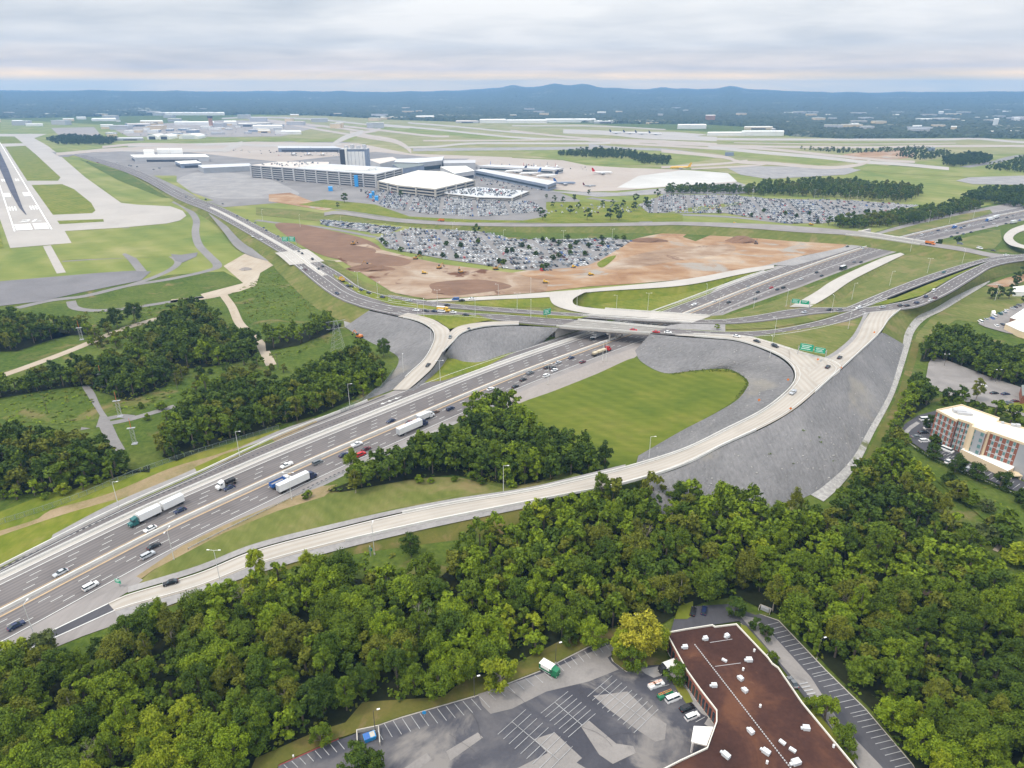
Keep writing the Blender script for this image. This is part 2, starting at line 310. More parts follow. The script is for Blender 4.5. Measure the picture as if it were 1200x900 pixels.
TINT = [('dark green', (.012, .032, .002), (.058, .094, .007)), ('deep green', (.019, .045, .002), (.082, .125, .007)),
        ('mid green', (.034, .066, .002), (.13, .18, .008)), ('fresh green', (.058, .105, .002), (.20, .26, .009)),
        ('yellow-green', (.08, .125, .003), (.28, .31, .011)), ('olive green', (.05, .066, .003), (.16, .17, .014)),
        ('grey-green', (.038, .06, .014), (.12, .145, .035)), ('golden yellow', (.13, .14, .006), (.40, .36, .03))]
CM = [crown_mat('foliage_' + n.replace(' ', '_').replace('-', '_'), a, b) for n, a, b in TINT]
# ------------------------------------------------------------------ ground builders
LAY = {}
def strct(o, kind='structure'): o['kind'] = kind; return o
NP_ = [0]
def poly(name, pts, mat, lift=.05, sm=False, z=None, kind='structure'):
    """flat sheet from photo-plane outline points (u, v[, z]) placed on the terrain"""
    w3 = W3(pts); NP_[0] += 1; lift += NP_[0] * .0016
    if sm: w3 = catmull(w3, 5, True)
    for p in w3: p.z += lift
    m = MB(); m.cap(w3); return strct(m.obj(name, M[mat], up=True), kind)
def edges(A, B, n, sm=True):
    a = W3(A); b = W3(B)
    if sm: a = catmull(a, 8); b = catmull(b, 8)
    return resample(a, n), resample(b, n)
def sheet(name, a, b, mat, cross=1, lift=0, wob=0):
    m = MB(); L = 0; NP_[0] += 1
    if lift > 0: lift += NP_[0] * .0016
    for i in range(len(a) - 1):
        d = ((a[i + 1] + b[i + 1]) / 2 - (a[i] + b[i]) / 2).length
        for k in range(cross):
            t0, t1 = k / cross, (k + 1) / cross
            q = [a[i].lerp(b[i], t0), a[i + 1].lerp(b[i + 1], t0), a[i + 1].lerp(b[i + 1], t1), a[i].lerp(b[i], t1)]
            w0 = (a[i] - b[i]).length; w1 = (a[i + 1] - b[i + 1]).length
            uv = [(w0 * t0, L), (w1 * t0, L + d), (w1 * t1, L + d), (w0 * t1, L)]
            m.face([p + Vector((0, 0, lift)) for p in q], 0, uv)
        L += d
    return strct(m.obj(name, M[mat], up=True))
class Path:
    def __init__(s, pts, ds=5.0, world=False, sm=True):
        w3 = pts if world else W3(pts)
        if sm: w3 = catmull(w3, 8)
        s.L = plen(w3); n = max(2, int(s.L / ds) + 1); s.p = resample(w3, n); s.ds = s.L / (n - 1); s.n = n
        s.t = []
        for i in range(n):
            d = s.p[min(n - 1, i + 1)] - s.p[max(0, i - 1)]; d.z = 0; s.t.append(d.normalized())
        s.nl = [Vector((-t.y, t.x, 0)) for t in s.t]
    def at(s, q, off=0, lift=0):
        k = max(0, min(s.n - 1.0001, q / s.ds)); i = int(k); f = k - i
        return s.p[i].lerp(s.p[i + 1], f) + s.nl[i].lerp(s.nl[i + 1], f) * off + Vector((0, 0, lift))
    def dir(s, q): return s.t[max(0, min(s.n - 1, int(round(q / s.ds))))]
    def near(s, x, y):
        best = (1e9, 0, 0)
        for i in range(s.n - 1):
            a, b = s.p[i], s.p[i + 1]; dx, dy = b.x - a.x, b.y - a.y; L2 = dx * dx + dy * dy
            t = max(0, min(1, ((x - a.x) * dx + (y - a.y) * dy) / L2)); ex, ey = x - a.x - dx * t, y - a.y - dy * t
            d = math.hypot(ex, ey)
            if d < best[0]: best = (d, (i + t) * s.ds, d if dx * ey - dy * ex > 0 else -d)
        return best
    def edge(s, off, q0, q1, lift=0, step=5):
        n = max(2, int((q1 - q0) / step) + 1)
        o = []
        for k in range(n):
            q = q0 + (q1 - q0) * k / (n - 1); o.append(s.at(q, off(q) if callable(off) else off, lift))
        return o
    def strip(s, name, o0, o1, q0, q1, mat, lift=.05):
        return sheet(name, s.edge(o0, q0, q1, lift), s.edge(o1, q0, q1, lift), mat)
    def line(s, m, off, wd, q0, q1, lift, dash=None, mi=0, step=5):
        lift += .1
        if dash:
            q = q0
            while q < q1:
                a, b = s.edge(off - wd / 2, q, q + dash[0], lift, 3), s.edge(off + wd / 2, q, q + dash[0], lift, 3)
                for i in range(len(a) - 1): m.face([a[i], a[i + 1], b[i + 1], b[i]], mi)
                q += dash[1]
        else:
            f = (lambda k: (lambda q: off(q) + k)) if callable(off) else (lambda k: off + k)
            a, b = s.edge(f(-wd / 2), q0, q1, lift, step), s.edge(f(wd / 2), q0, q1, lift, step)
            for i in range(len(a) - 1): m.face([a[i], a[i + 1], b[i + 1], b[i]], mi)
def wall_along(name, pts, h, wd, mat, label, cat='barrier', top=.6, part=None, closed=False):
    """low wall with a tapered section following points on the ground"""
    m = MB(); n = len(pts)
    T = []
    for i in range(n):
        d = pts[min(n - 1, i + 1)] - pts[max(0, i - 1)]; d.z = 0; d.normalize(); nl = Vector((-d.y, d.x, 0))
        p = pts[i]; T.append([p + nl * wd / 2 + Vector((0, 0, -.1)), p - nl * wd / 2 + Vector((0, 0, -.1)), p - nl * wd * top / 2 + Vector((0, 0, h)), p + nl * wd * top / 2 + Vector((0, 0, h))])
    m.rings(T); o = m.obj(name, M[mat]); return tag(o, label, cat)
def skirt(name, pts, side, mat, slope=2.0, ztarget=0.02, cross=3, rough=0):
    a = []; b = []; n = len(pts)
    for i in range(n):
        d = pts[min(n - 1, i + 1)] - pts[max(0, i - 1)]; d.z = 0; d.normalize(); nl = Vector((-d.y, d.x, 0)) * side
        h = max(0, pts[i].z - ztarget); q = pts[i] + nl * (h * slope + .01); q.z = min(pts[i].z, ztarget)
        a.append(pts[i] - Vector((0, 0, .03)) - nl * .5); b.append(q)
    return sheet(name, a, b, mat, cross)
def in_poly(x, y, pl):
    c = False; n = len(pl); j = n - 1
    for i in range(n):
        xi, yi, xj, yj = pl[i][0], pl[i][1], pl[j][0], pl[j][1]
        if (yi > y) != (yj > y) and x < (xj - xi) * (y - yi) / (yj - yi) + xi: c = not c
        j = i
    return c
# ================================================================== THE SETTING
m = MB(); RG = [0, 60, 120, 250, 500, 900, 1500, 2500, 4500, 8000, 13900]; NA = 48
for i in range(len(RG) - 1):
    for k in range(NA):
        a0, a1 = 2 * math.pi * k / NA, 2 * math.pi * (k + 1) / NA
        q = [(RG[i] * math.cos(a0), RG[i] * math.sin(a0), 0), (RG[i + 1] * math.cos(a0), RG[i + 1] * math.sin(a0), 0), (RG[i + 1] * math.cos(a1), RG[i + 1] * math.sin(a1), 0), (RG[i] * math.cos(a1), RG[i] * math.sin(a1), 0)]
        m.face(q[1:] if i == 0 else q)
strct(m.obj('ground', M['rough_grass']))
exec_order = []
# ---- airfield base (yellower grass and built-up ground) beyond the interchange
poly('airfield_grass', [(-400, 356), (0, 356), (30, 352), (100, 340), (200, 322), (262, 318), (300, 338), (345, 352), (400, 352), (470, 340), (560, 350), (680, 345), (900, 308), (1060, 262), (1250, 220), (1900, 200), (1900, 161), (1200, 163), (900, 158), (560, 141), (450, 138), (300, 135), (200, 150), (0, 140), (-500, 142)], 'airfield_grass', .04)
# ---- mainline interstate
MED = [(-150, 800), (-60, 748), (0, 718), (106.7, 662.7), (193, 619), (280, 578.7), (370, 538), (459, 500), (600, 441), (720, 397), (802, 368), (917, 323), (1030, 285), (1130, 261), (1200, 247), (1290, 230)]
ML = Path(MED, 5)
s_of = lambda u, v, z=0: ML.near(*P(u, v, z)[:2])[1]
S0 = 0; SB = s_of(720, 397); SRL = s_of(467, 457); SE = ML.L; SO = s_of(1040, 282)
def lerpf(tab):
    def f(q):
        if q <= tab[0][0]: return tab[0][1]
        for (a, x), (b, y) in zip(tab, tab[1:]):
            if q <= b: return x + (y - x) * (q - a) / (b - a)
        return tab[-1][1]
    return f
q = lambda u, v: s_of(u, v)
NOFF = lerpf([(q(0, 718), 24), (q(140, 645), 26.5), (q(280, 578), 28), (q(380, 534), 32), (SRL, 33), (SRL + 35, 30), (SB, 26), (SB + 110, 21), (SB + 280, 21), (SO, 27), (SO + 160, 40), (SE, 44)])
SOFF = lerpf([(0, -26), (q(0, 718), -24), (q(160, 635), -19.5), (q(459, 500), -18.5), (SB, -19.5), (SB + 110, -21), (SB + 210, -28), (SO, -31), (SE, -38)])
ML.strip('highway_shoulder', lambda s: SOFF(s), lambda s: NOFF(s), 0, SE, 'shoulder', .06)
for nm_, a, b in (('highway', -14.6, -2.1), ('highway', 2.1, 14.6)): ML.strip(nm_, a, b, 0, SE, 'asphalt', .10)
ML.strip('collector_road', 20.6, lambda s: min(28, NOFF(s) - 2.2), 0, SB + 240, 'asphalt', .10)
ML.strip('highway_concrete_strip', 17.2, 19.2, 0, SB + 240, 'concrete', .12)
ML.strip('highway_outer_lane', lambda s: max(-26, SOFF(s) + 3), -16, SB + 100, SE, 'asphalt', .10)
ML.strip('median_strip', -1.6, 1.5, 0, SE, 'shoulder', .12)
mk = MB()
for off in (-14.4, 14.4, 16.9): ML.line(mk, off, .35, 0, SE, .14)
ML.line(mk, 20.9, .3, 0, SB + 240, .14); ML.line(mk, lambda s: min(27.6, NOFF(s) - 2.6), .3, 0, SB + 240, .14)
for off in (-11.2, -8.2, -5.2, 5.2, 8.2, 11.2): ML.line(mk, off, .25, 2 + (abs(off) * 3.1) % 7, SE, .14, dash=(3.6, 12.2))
ML.line(mk, -17.6, .3, SB + 100, SE, .14, dash=(3.6, 12.2))
ML.line(mk, lambda s: (20.8 + min(28, NOFF(s) - 2.2)) / 2, .3, SB - 20, SB + 240, .14)
strct(mk.obj('highway_markings', M['white_paint'], up=True))
mk = MB(); ML.line(mk, -2.4, .7, 0, SE, .14); ML.line(mk, 2.2, .4, 0, SE, .14)
strct(mk.obj('highway_yellow_markings', M['orange_line'], up=True))
mk = MB()
ML.line(mk, lambda s: NOFF(s) - 1.9, .55, 0, SRL - 10, .14)   # dark seam next to the outer barrier
k0 = q(160, 640); ML.line(mk, 23.8, .5, 0, SRL, .15, dash=(1.0, 2.2)); ML.line(mk, -17.6, .5, k0 + 60, q(400, 525), .15, dash=(1.0, 2.2))
strct(mk.obj('rumble_strip', M['dark_asphalt'], up=True))
wall_along('median_barrier', ML.edge(0, 0, SE, .1), 1.1, 1.0, 'barrier', 'long pale concrete barrier along the middle of the wide highway')
wall_along('edge_barrier', ML.edge(lambda s: NOFF(s) + .2, 0, SRL - 20, .02), .9, .7, 'barrier', 'grey concrete edge barrier between the highway and the bright grass bank')
wall_along('separator_barrier', ML.edge(19.4, 0, SB + 240, .06), .8, .5, 'barrier', 'pale concrete barrier separating the side road from the main highway lanes')
def guardrail(name, pts, label):
    root = empty(name, pts[0]); o = pts[0]
    tag(root, label, 'guardrail'); mm = MB()
    for a, b in zip(pts, pts[1:]):
        d = b - a; c = (a + b) / 2 - o
        mm.box((c.x, c.y, c.z + .6), (d.length, .12, .35), 0, math.atan2(d.y, d.x))
    mm.obj('rail', M['steel'], root); mm = MB()
    for a in pts[::1]: c = a - o; mm.box((c.x, c.y, c.z + .35), (.15, .15, .8))
    pp = mm.obj('posts', M['wood_pole'], root); pp['kind'] = 'stuff'
    return root
guardrail('guardrail', ML.edge(-19.3, q(215, 640), q(400, 545), .05, 4), 'thin steel guardrail on the near highway edge beside the lone white truck')
mk = MB()
for (u, v) in ((451, 472.5), (459, 469.5), (467, 466.5)):
    c = P(u, v, 0); d = ML.dir(ML.near(c.x, c.y)[1]) * -1; n_ = Vector((-d.y, d.x, 0)); z_ = Vector((0, 0, .3))
    mk.face([c + n_ * .25 - d * 2 + z_, c - n_ * .25 - d * 2 + z_, c - n_ * .25 + d * .8 + z_, c + n_ * .25 + d * .8 + z_]); mk.face([c + n_ * 1.1 + d * .8 + z_, c - n_ * 1.1 + d * .8 + z_, c + d * 3 + z_])
strct(mk.obj('road_arrows', M['white_paint'], up=True))
# ---- overpass roads -------------------------------------------------------------------
Z8 = 8.
def px(lst, z): return [(a, b, z) for a, b in lst]
# parkway from the airport, two carriageways (one broad sheet), then onto the front bridge
PKS = [(80, 180, 0), (150, 203, 1), (207, 233, 3), (247, 250, 5), (322, 293, 7), (340, 307, 7.5), (377, 338, 8), (402, 353, 8), (433, 363, 8), (470, 371, 8), (557, 373, 8), (600, 378, 8), (655, 383, 8), (760, 391, 8), (800, 393.5, 8), (850, 395.5, 8), (910, 395, 8), (960, 386, 8), (1013, 370, 8)]
PKN = [(92, 179, 0), (160, 199, 1), (215, 226, 3), (262, 244, 5), (352, 291, 7), (372, 305, 7.5), (400, 321, 8), (425, 338, 8), (460, 348, 8), (500, 352.5, 8), (543, 357.5, 8), (600, 362, 8), (640, 365.5, 8)]
a, b = edges(PKS[:10], PKN[:10], 90); sheet('parkway', a, b, 'asphalt', lift=.10)
wallpts = a
LC_N = [(455, 357.5, 8), (500, 362, 8), (545, 366.5, 8), (600, 369.5, 8), (663, 374, 8), (720, 379, 8), (793, 385.5, 8), (850, 389, 8), (905, 386.5, 8), (955, 377, 8), (987, 367.5, 8), (1010, 360, 8)]
LC_S = [(455, 368.5, 8), (500, 370.5, 8), (557, 373, 8), (600, 378, 8), (655, 383, 8), (720, 388, 8), (793, 393, 8), (850, 396, 8), (905, 394.5, 8), (955, 387, 8), (990, 378, 8), (1015, 369, 8)]
a, b = edges(LC_S, LC_N, 100); sheet('overpass_road', a, b, 'asphalt', lift=.13)
LCs, LCn = a, b
UC_N = [(455, 345.5, 8), (500, 352.5, 8), (543, 357.5, 8), (600, 362, 8), (645, 365.5, 8), (690, 368, 8), (760, 372, 8), (833, 375, 8), (880, 370.5, 8), (923, 363, 8), (955, 360.5, 8), (1005, 359, 8), (1033, 346, 8)]
UC_S = [(455, 354, 8), (500, 359, 8), (545, 363, 8), (600, 367, 8), (645, 370, 8), (690, 373, 8), (755, 377, 8), (840, 380, 8), (885, 378, 8), (925, 373, 8), (955, 368.5, 8), (1000, 364, 8), (1040, 352, 8)]
a, b = edges(UC_S, UC_N, 100); sheet('overpass_road', a, b, 'asphalt', lift=.12)
UCs, UCn = a, b
# right-hand divided road
CA_N = [(990, 361, 8), (1000, 357, 8), (1033, 343, 8), (1080, 325, 8), (1124, 311, 8), (1160, 302, 8), (1200, 298, 8), (1260, 293, 8)]
CA_S = [(1010, 362, 8), (1035, 352, 8), (1080, 334, 8), (1120, 319, 8), (1156, 307, 8), (1187, 302.5, 8), (1205, 300.5, 8), (1260, 296, 8)]
a, b = edges(CA_S, CA_N, 60); sheet('divided_road', a, b, 'asphalt', lift=.14); CAs, CAn = a, b
CB_N = [(1010, 361, 8), (1040, 357, 8), (1080, 347, 8), (1120, 324, 8), (1160, 306, 8), (1191, 301.5, 8), (1215, 300.5, 8), (1260, 298, 8)]
CB_S = [(1010, 369, 8), (1057, 363.5, 8), (1080, 359, 8), (1113, 344, 8), (1144, 325, 8), (1165, 313, 8), (1200, 306, 8), (1260, 302, 8)]
a, b = edges(CB_S, CB_N, 60); sheet('divided_road', a, b, 'asphalt', lift=.15); CBs, CBn = a, b
# far overpass road
FO_N = [(380, 249, 1), (400, 247.5, 1), (467, 256.5, 3), (567, 261.5, 5), (667, 262, 6), (760, 260.5, 7), (800, 260, 8), (880, 262, 8), (933, 265, 8), (1000, 270.5, 8), (1050, 278, 8), (1095, 285, 8), (1130, 290, 8), (1165, 297, 8), (1200, 299, 8)]
FO_S = [(380, 253, 1), (400, 251.5, 1), (467, 260.5, 3), (567, 265, 5), (667, 265.5, 6), (760, 264.5, 7), (800, 264, 8), (880, 268, 8), (933, 272, 8), (1000, 276, 8), (1050, 282.5, 8), (1095, 289.5, 8), (1130, 295, 8), (1165, 302, 8), (1200, 304, 8)]
a, b = edges(FO_S, FO_N, 120); sheet('terminal_road', a, b, 'shoulder', lift=.12); FOs, FOn = a, b
# decks surfaces in concrete where the photo shows them
def paired(A, B, per=7):
    return catmull(W3(A), per), catmull(W3(B), per)
def sub(lst, f0, f1): n = len(lst); return lst[int(f0 * n):int(f1 * n) + 1]
# ---- bridges
def bridge(name, S, N_, q0, q1, label, piers, thick=1.7, mat='concrete', top='deck', par_h=1.0, toplift=.17, zt=8.):
    """S, N_: south / north edge polylines (world); q0..q1 mainline offsets between which the deck spans"""
    root = empty(name, ((S[0] + N_[0]) / 2).to_3d() * 0 + Vector((S[0].x, S[0].y, 0))); tag(root, label, 'bridge'); o = root.location
    def clip(L):
        A = Path(L, 1, world=True, sm=False); ii = [i for i, p in enumerate(A.p) if q1 <= ML.near(p.x, p.y)[2] <= q0 and ML.near(p.x, p.y)[0] < 60]
        return [A.p[i] for i in (ii[0], *[k for k in ii[1:-1] if k % 6 == 0], ii[-1])]
    s_, n_ = clip(S), clip(N_); k = max(len(s_), len(n_)); s_, n_ = resample(s_, k), resample(n_, k)
    Z = Vector((0, 0, 1)); s_ = [p - o for p in s_]; n_ = [p - o for p in n_]
    T = []
    for a_, b_ in zip(s_, n_):
        d = (b_ - a_).normalized()
        T.append([a_ - d * .3 + Z * .02, b_ + d * .3 + Z * .02, b_ + d * .3 - Z * thick * .55, b_ - d * 1.2 - Z * thick, a_ + d * 1.2 - Z * thick, a_ - d * .3 - Z * thick * .55])
    mm = MB(); mm.rings([[Vector(p) for p in r[::-1]] for r in T]); mm.obj('deck', M[mat], root)
    mm = MB(); L = 0
    for i in range(k - 1):
        dd = (s_[i + 1] - s_[i]).length
        mm.face([s_[i] + Z * toplift, s_[i + 1] + Z * toplift, n_[i + 1] + Z * toplift, n_[i] + Z * toplift], 0, [(0, L), (0, L + dd), (9, L + dd), (9, L)]); L += dd
    mm.obj('road_surface', M[top], root, up=True)
    for side, E_ in ((1, s_), (-1, n_)):
        mm = MB(); T = []
        for i in range(k):
            d = (n_[i] - s_[i]).normalized() * side; p = E_[i]
            T.append([p + Z * toplift, p + d * .5 + Z * toplift, p + d * .4 + Z * (toplift + par_h), p + Z * (toplift + par_h)])
        mm.rings(T); mm.obj('parapet', M['barrier'], root)
    for po in piers:
        i = min(range(k), key=lambda i: abs(ML.near((s_[i] + o).x, (s_[i] + o).y)[2] - po)); j = min(range(k), key=lambda i: abs(ML.near((n_[i] + o).x, (n_[i] + o).y)[2] - po))
        a_, b_ = s_[i], n_[j]; zc = zt - thick - 1.2
        mm = MB(); d = (b_ - a_); c = (a_ + b_) / 2; mm.box((c.x, c.y, zt - thick - .55), (d.length * .95, 1.3, 1.1), 0, math.atan2(d.y, d.x)); mm.obj('pier_cap', M['concrete'], root)
        nc = max(2, int(d.length / 5))
        for t in range(nc):
            p = a_.lerp(b_, (t + .5) / nc); mm = MB(); mm.tube((p.x, p.y, 0), (p.x, p.y, zc + .2), .55, n=8); mm.obj('pier', M['concrete'], root)
    return root
bridge('road_bridge', LCs, LCn, 27, -24, 'front concrete road bridge over the highway with two red cars on it', [0])
BW_S = W3([(640, 371.5, 8), (690, 370.5, 8), (750, 375, 8), (800, 378.5, 8), (850, 381, 8)]); BW_N = W3([(640, 358, 8), (697, 361.5, 8), (760, 366, 8), (833, 371, 8), (870, 373, 8)])
bridge('road_bridge', BW_S, BW_N, 30, -29, 'white wide rear road bridge over the highway behind the front bridge', [0], top='concrete', toplift=.2)
bridge('road_bridge', FOs, FOn, 26, -46, 'far flat concrete overpass crossing the highway near the car parks', [0], top='deck', toplift=.2)
def abut(off, s0, s1, side, label, zt=7.0):
    mm = MB(); pts = ML.edge(off, s0, s1, 0, 4); T = []
    for p in pts:
        T.append([p, p + Vector((0, 0, zt))])
    for i in range(len(pts) - 1):
        d = (pts[i + 1] - pts[i]).normalized(); n_ = Vector((-d.y, d.x, 0)) * side
        mm.face([pts[i], pts[i + 1], pts[i + 1] + Vector((0, 0, zt)), pts[i] + Vector((0, 0, zt))])
        mm.face([pts[i] + Vector((0, 0, zt)), pts[i + 1] + Vector((0, 0, zt)), pts[i + 1] + Vector((0, 0, zt)) + n_ * 3, pts[i] + Vector((0, 0, zt)) + n_ * 3])
        mm.face([pts[i] + n_ * 3, pts[i + 1] + n_ * 3, pts[i + 1] + Vector((0, 0, zt)) + n_ * 3, pts[i] + Vector((0, 0, zt)) + n_ * 3])
    return tag(mm.obj('bridge_abutment', M['concrete']), label, 'abutment')
sA = s_of(655, 383, 8)
abut(27.6, s_of(655, 383, 8) - 1, s_of(700, 361, 8) + 2, 1, 'grey concrete abutment wall under the far-side ends of the two bridges')
abut(-24.6, s_of(760, 391, 8) - 1, s_of(833, 371, 8) + 2, -1, 'grey concrete abutment wall under the near-side ends of the two bridges')
abut(26.6, SO - 16, SO + 14, 1, 'abutment wall under the car-park end of the far overpass'); abut(-46.6, SO - 26, SO + 6, -1, 'abutment wall under the grassy end of the far overpass')
# ---- plateaus round the bridges (all at road level)
poly('raised_verge', [(440, 363.5, 8), (500, 372, 8), (557, 374.5, 8), (600, 379, 8), (655, 384, 8), (657, 380, 8), (668, 374, 8), (690, 369, 8), (699, 361, 8), (670, 359, 8), (655, 346, 8), (560, 347, 8), (500, 351, 8), (430, 339, 8)], 'mown_grass', -.08)
poly('raised_verge', [(762, 391, 8), (765, 387, 8), (786, 382, 8), (803, 378, 8), (812, 374, 8), (833, 370, 8), (880, 367, 8), (923, 357, 8), (1000, 355, 8), (1040, 349, 8), (1040, 364, 8), (1013, 371, 8), (1004, 395, 9.5), (985, 412, 10.9), (961, 424, 11.8), (937, 413, 10.8), (900, 402, 9.3), (850, 396.5, 8)], 'mown_grass', -.08)
poly('gravel_gore', [(762, 390, 8), (766, 386, 8), (786, 381, 8), (803, 378.5, 8), (835, 379, 8), (850, 380, 8), (850, 388.5, 8), (793, 385, 8)], 'gravel', -.02)
poly('gravel_gore', [(600, 371, 8), (655, 378, 8), (668, 374.5, 8), (690, 369.5, 8), (640, 369.5, 8)], 'gravel', -.02)
poly('green_island', [(543, 354.5, 8), (643, 347.5, 8), (646, 355, 8), (650, 360.5, 8), (600, 360.5, 8), (552, 357, 8)], 'bright_grass', .05)
poly('green_island', [(595, 368, 8), (640, 369.5, 8), (690, 371, 8), (678, 374, 8), (640, 373.5, 8)], 'bright_grass', .22)
poly('green_island', [(486, 369, 8), (560, 369.5, 8), (577, 375, 8), (560, 378, 8), (527, 386, 7.9), (512, 376, 8)], 'bright_grass', .25)
poly('green_island', [(390, 321, 8), (420, 338, 8), (460, 350, 8), (500, 358.5, 8), (520, 361.5, 8), (505, 363.5, 8), (460, 358, 8), (420, 344, 8), (393, 326, 8)], 'bright_grass', .2)
poly('green_island', [(850, 381.5, 8), (905, 380.5, 8), (955, 370, 8), (980, 366, 8), (985, 367, 8), (955, 376.5, 8), (905, 385, 8), (850, 386.5, 8)], 'mown_grass', .22)
poly('green_island', [(1020, 357, 8), (1050, 349, 8), (1085, 334.5, 8), (1124, 319.5, 8), (1156, 307.5, 8), (1190, 301.8, 8), (1156, 305.5 + 2, 8), (1120, 323.5, 8), (1080, 346.5, 8), (1040, 356.5, 8)], 'bright_grass', .2)
# ---- curved ramp (two-edged concrete ribbon)
RP_IN = [(790, 393.2, 8), (830, 396, 8.5), (867, 400, 9.5), (907, 414, 11), (927, 428, 12), (932, 443, 12), (922, 459, 12), (893, 482, 11.5), (850, 504, 10.5), (800, 528, 9), (733, 549, 7.5), (667, 565, 6), (613, 577, 4.5), (533, 590, 3), (467, 603, 2), (400, 619, 1.2), (300, 645, .6), (233, 672, .3), (150, 697, .1), (127, 707.5, 0)]
RP_OUT = [(800, 391.5, 8), (867, 394.5, 8.5), (900, 401.5, 9.5), (940, 414, 11), (975, 424, 12), (985, 434, 12), (967, 449, 12), (933, 478, 12), (900, 498, 11), (850, 521, 10), (800, 546, 8.5), (733, 567, 7), (667, 580, 5.5), (600, 593, 4), (500, 613, 2.5), (400, 636, 1.2), (300, 663, .6), (233, 689, .3), (150, 712, .1), (135, 717, 0)]
a, b = edges(RP_IN, RP_OUT, 140); sheet('ramp', a, b, 'ramp_concrete', 2, .2); RPi, RPo = a, b
# paved shoulder of the ramp on its outer side, low part
a2, b2 = edges([(640, 586, 5), (600, 593, 4), (500, 613, 2.5), (400, 636, 1.2), (300, 663, .6), (233, 689, .3), (150, 712, .1), (135, 717, 0)], [(640, 591, 5), (600, 599, 4), (500, 620, 2.5), (400, 644, 1.2), (300, 673, .6), (233, 697, .3), (165, 722, .1), (140, 730, 0)], 60)
sheet('ramp_shoulder', a2, b2, 'gravel', 1, .14); RSo = b2
a2, b2 = edges([(733, 548, 7.3), (667, 564, 5.9), (613, 576, 4.4), (533, 588.5, 2.9), (467, 601.5, 1.9), (400, 617.5, 1.1), (300, 643.5, .5), (233, 670, .2), (150, 695, .1)], [(733, 544.5, 7.3), (667, 560.5, 5.9), (613, 572.5, 4.4), (533, 584.5, 2.9), (467, 597, 1.9), (400, 612, 1.1), (300, 637, .5), (233, 663, .2), (150, 688, .1)], 60)
sheet('ramp_shoulder', a2, b2, 'gravel', 1, .13); RSi = b2
# second branch up to the divided road
BR_L = [(1020, 366, 8), (1012, 378, 8.5), (1003, 396, 9.5), (985, 413, 11), (962, 426, 12), (940, 443, 12)]
BR_R = [(1055, 363, 8), (1042, 374, 8.5), (1030, 391, 9.5), (1007, 413, 11), (985, 433, 12), (955, 460, 12)]
a, b = edges(BR_L, BR_R, 50); sheet('ramp_branch', a, b, 'ramp_concrete', 1, .24); BRl, BRr = a, b
poly('ramp_gore', [(925, 409, 11.6), (948, 417, 12), (962, 425, 12), (975, 440, 12), (950, 462, 12), (928, 455, 12), (933, 440, 12), (927, 428, 12)], 'ramp_concrete', .26)
a2, b2 = edges([(1013, 366, 8), (1008, 378, 8.5), (998, 395, 9.5), (980, 411, 11), (960, 423, 12)], [(1018, 367, 8), (1012, 378, 8.5), (1003, 396, 9.5), (985, 413, 11), (962, 426, 12)], 30)
sheet('branch_shoulder', a2, b2, 'gravel', 1, .2)
wall_along('ramp_barrier', [p + Vector((0, 0, .2)) for p in RPi[4:108]], .9, .5, 'barrier', 'concrete barrier on the inner edge of the curved ramp above the green basin')
wall_along('ramp_barrier', [p + Vector((0, 0, .2)) for p in RPo[62:118]], .9, .5, 'barrier', 'concrete barrier on the outer edge of the curved ramp above the wood')
wall_along('ramp_barrier', [p + Vector((0, 0, .2)) for p in BRr], .9, .5, 'barrier', 'concrete barrier on the outer edge of the upper ramp branch above the rock slope')
wall_along('ramp_barrier', [p + Vector((0, 0, .2)) for p in RPo[2:34]], .8, .4, 'barrier', 'low barrier where the curved ramp leaves the bridge beside the brown grass')
# short span of the ramp over the creek, beside the wood
# ---- rock slopes
INN_TOP = [(762, 391.5, 8), (800, 395, 8), (830, 397, 8.5), (867, 401, 9.5), (905, 415, 11), (925, 429, 12), (930, 443, 12), (920, 458, 12), (892, 480, 11.5), (849, 502.5, 10.5), (799, 527, 9), (745, 546, 7.6)]
INN_TOE = [(744, 411, .1), (752, 424, .1), (779, 437, .1), (814, 434, .1), (850, 432, .1), (868, 439, .1), (877, 448, .1), (873, 458, .1), (862, 470, .1), (835, 486, .1), (800, 504, .1), (748, 534, .1)]
a, b = paired(INN_TOP, INN_TOE); sheet('inner_rock_slope', a, b, 'rock_slope', 6, 0)
OUT_TOP = [(1036, 390, 9.4), (1030, 392, 9.6), (1007, 414, 11), (985, 434.5, 12), (955, 460.5, 12), (933, 479, 12), (900, 499, 11), (850, 522, 10), (800, 547, 8.5), (760, 560, 7.6)]
OUT_TOE = [(1060, 404, .1), (1054, 424, .1), (1042, 462, .1), (1018, 505, .1), (1000, 537, .1), (975, 563, .1), (945, 582, .1), (890, 602, .1), (820, 607, .1), (765, 603, .1)]
a, b = paired(OUT_TOP, OUT_TOE); sheet('outer_rock_slope', a, b, 'rock_slope', 6, 0)
skirt('ramp_bank', [p for p in RSi[6:]], -1 if (RSi[-1] - RSi[0]).x < 0 else 1, 'mown_grass', 2.2)
skirt('ramp_bank', [p for p in RSo[2:]], 1 if (RSo[-1] - RSo[0]).x < 0 else -1, 'verge', 2.2)
skirt('ramp_bank', RPi[100:128], -1, 'mown_grass', 1.6); skirt('ramp_bank', RPo[100:128], 1, 'verge', 1.6)
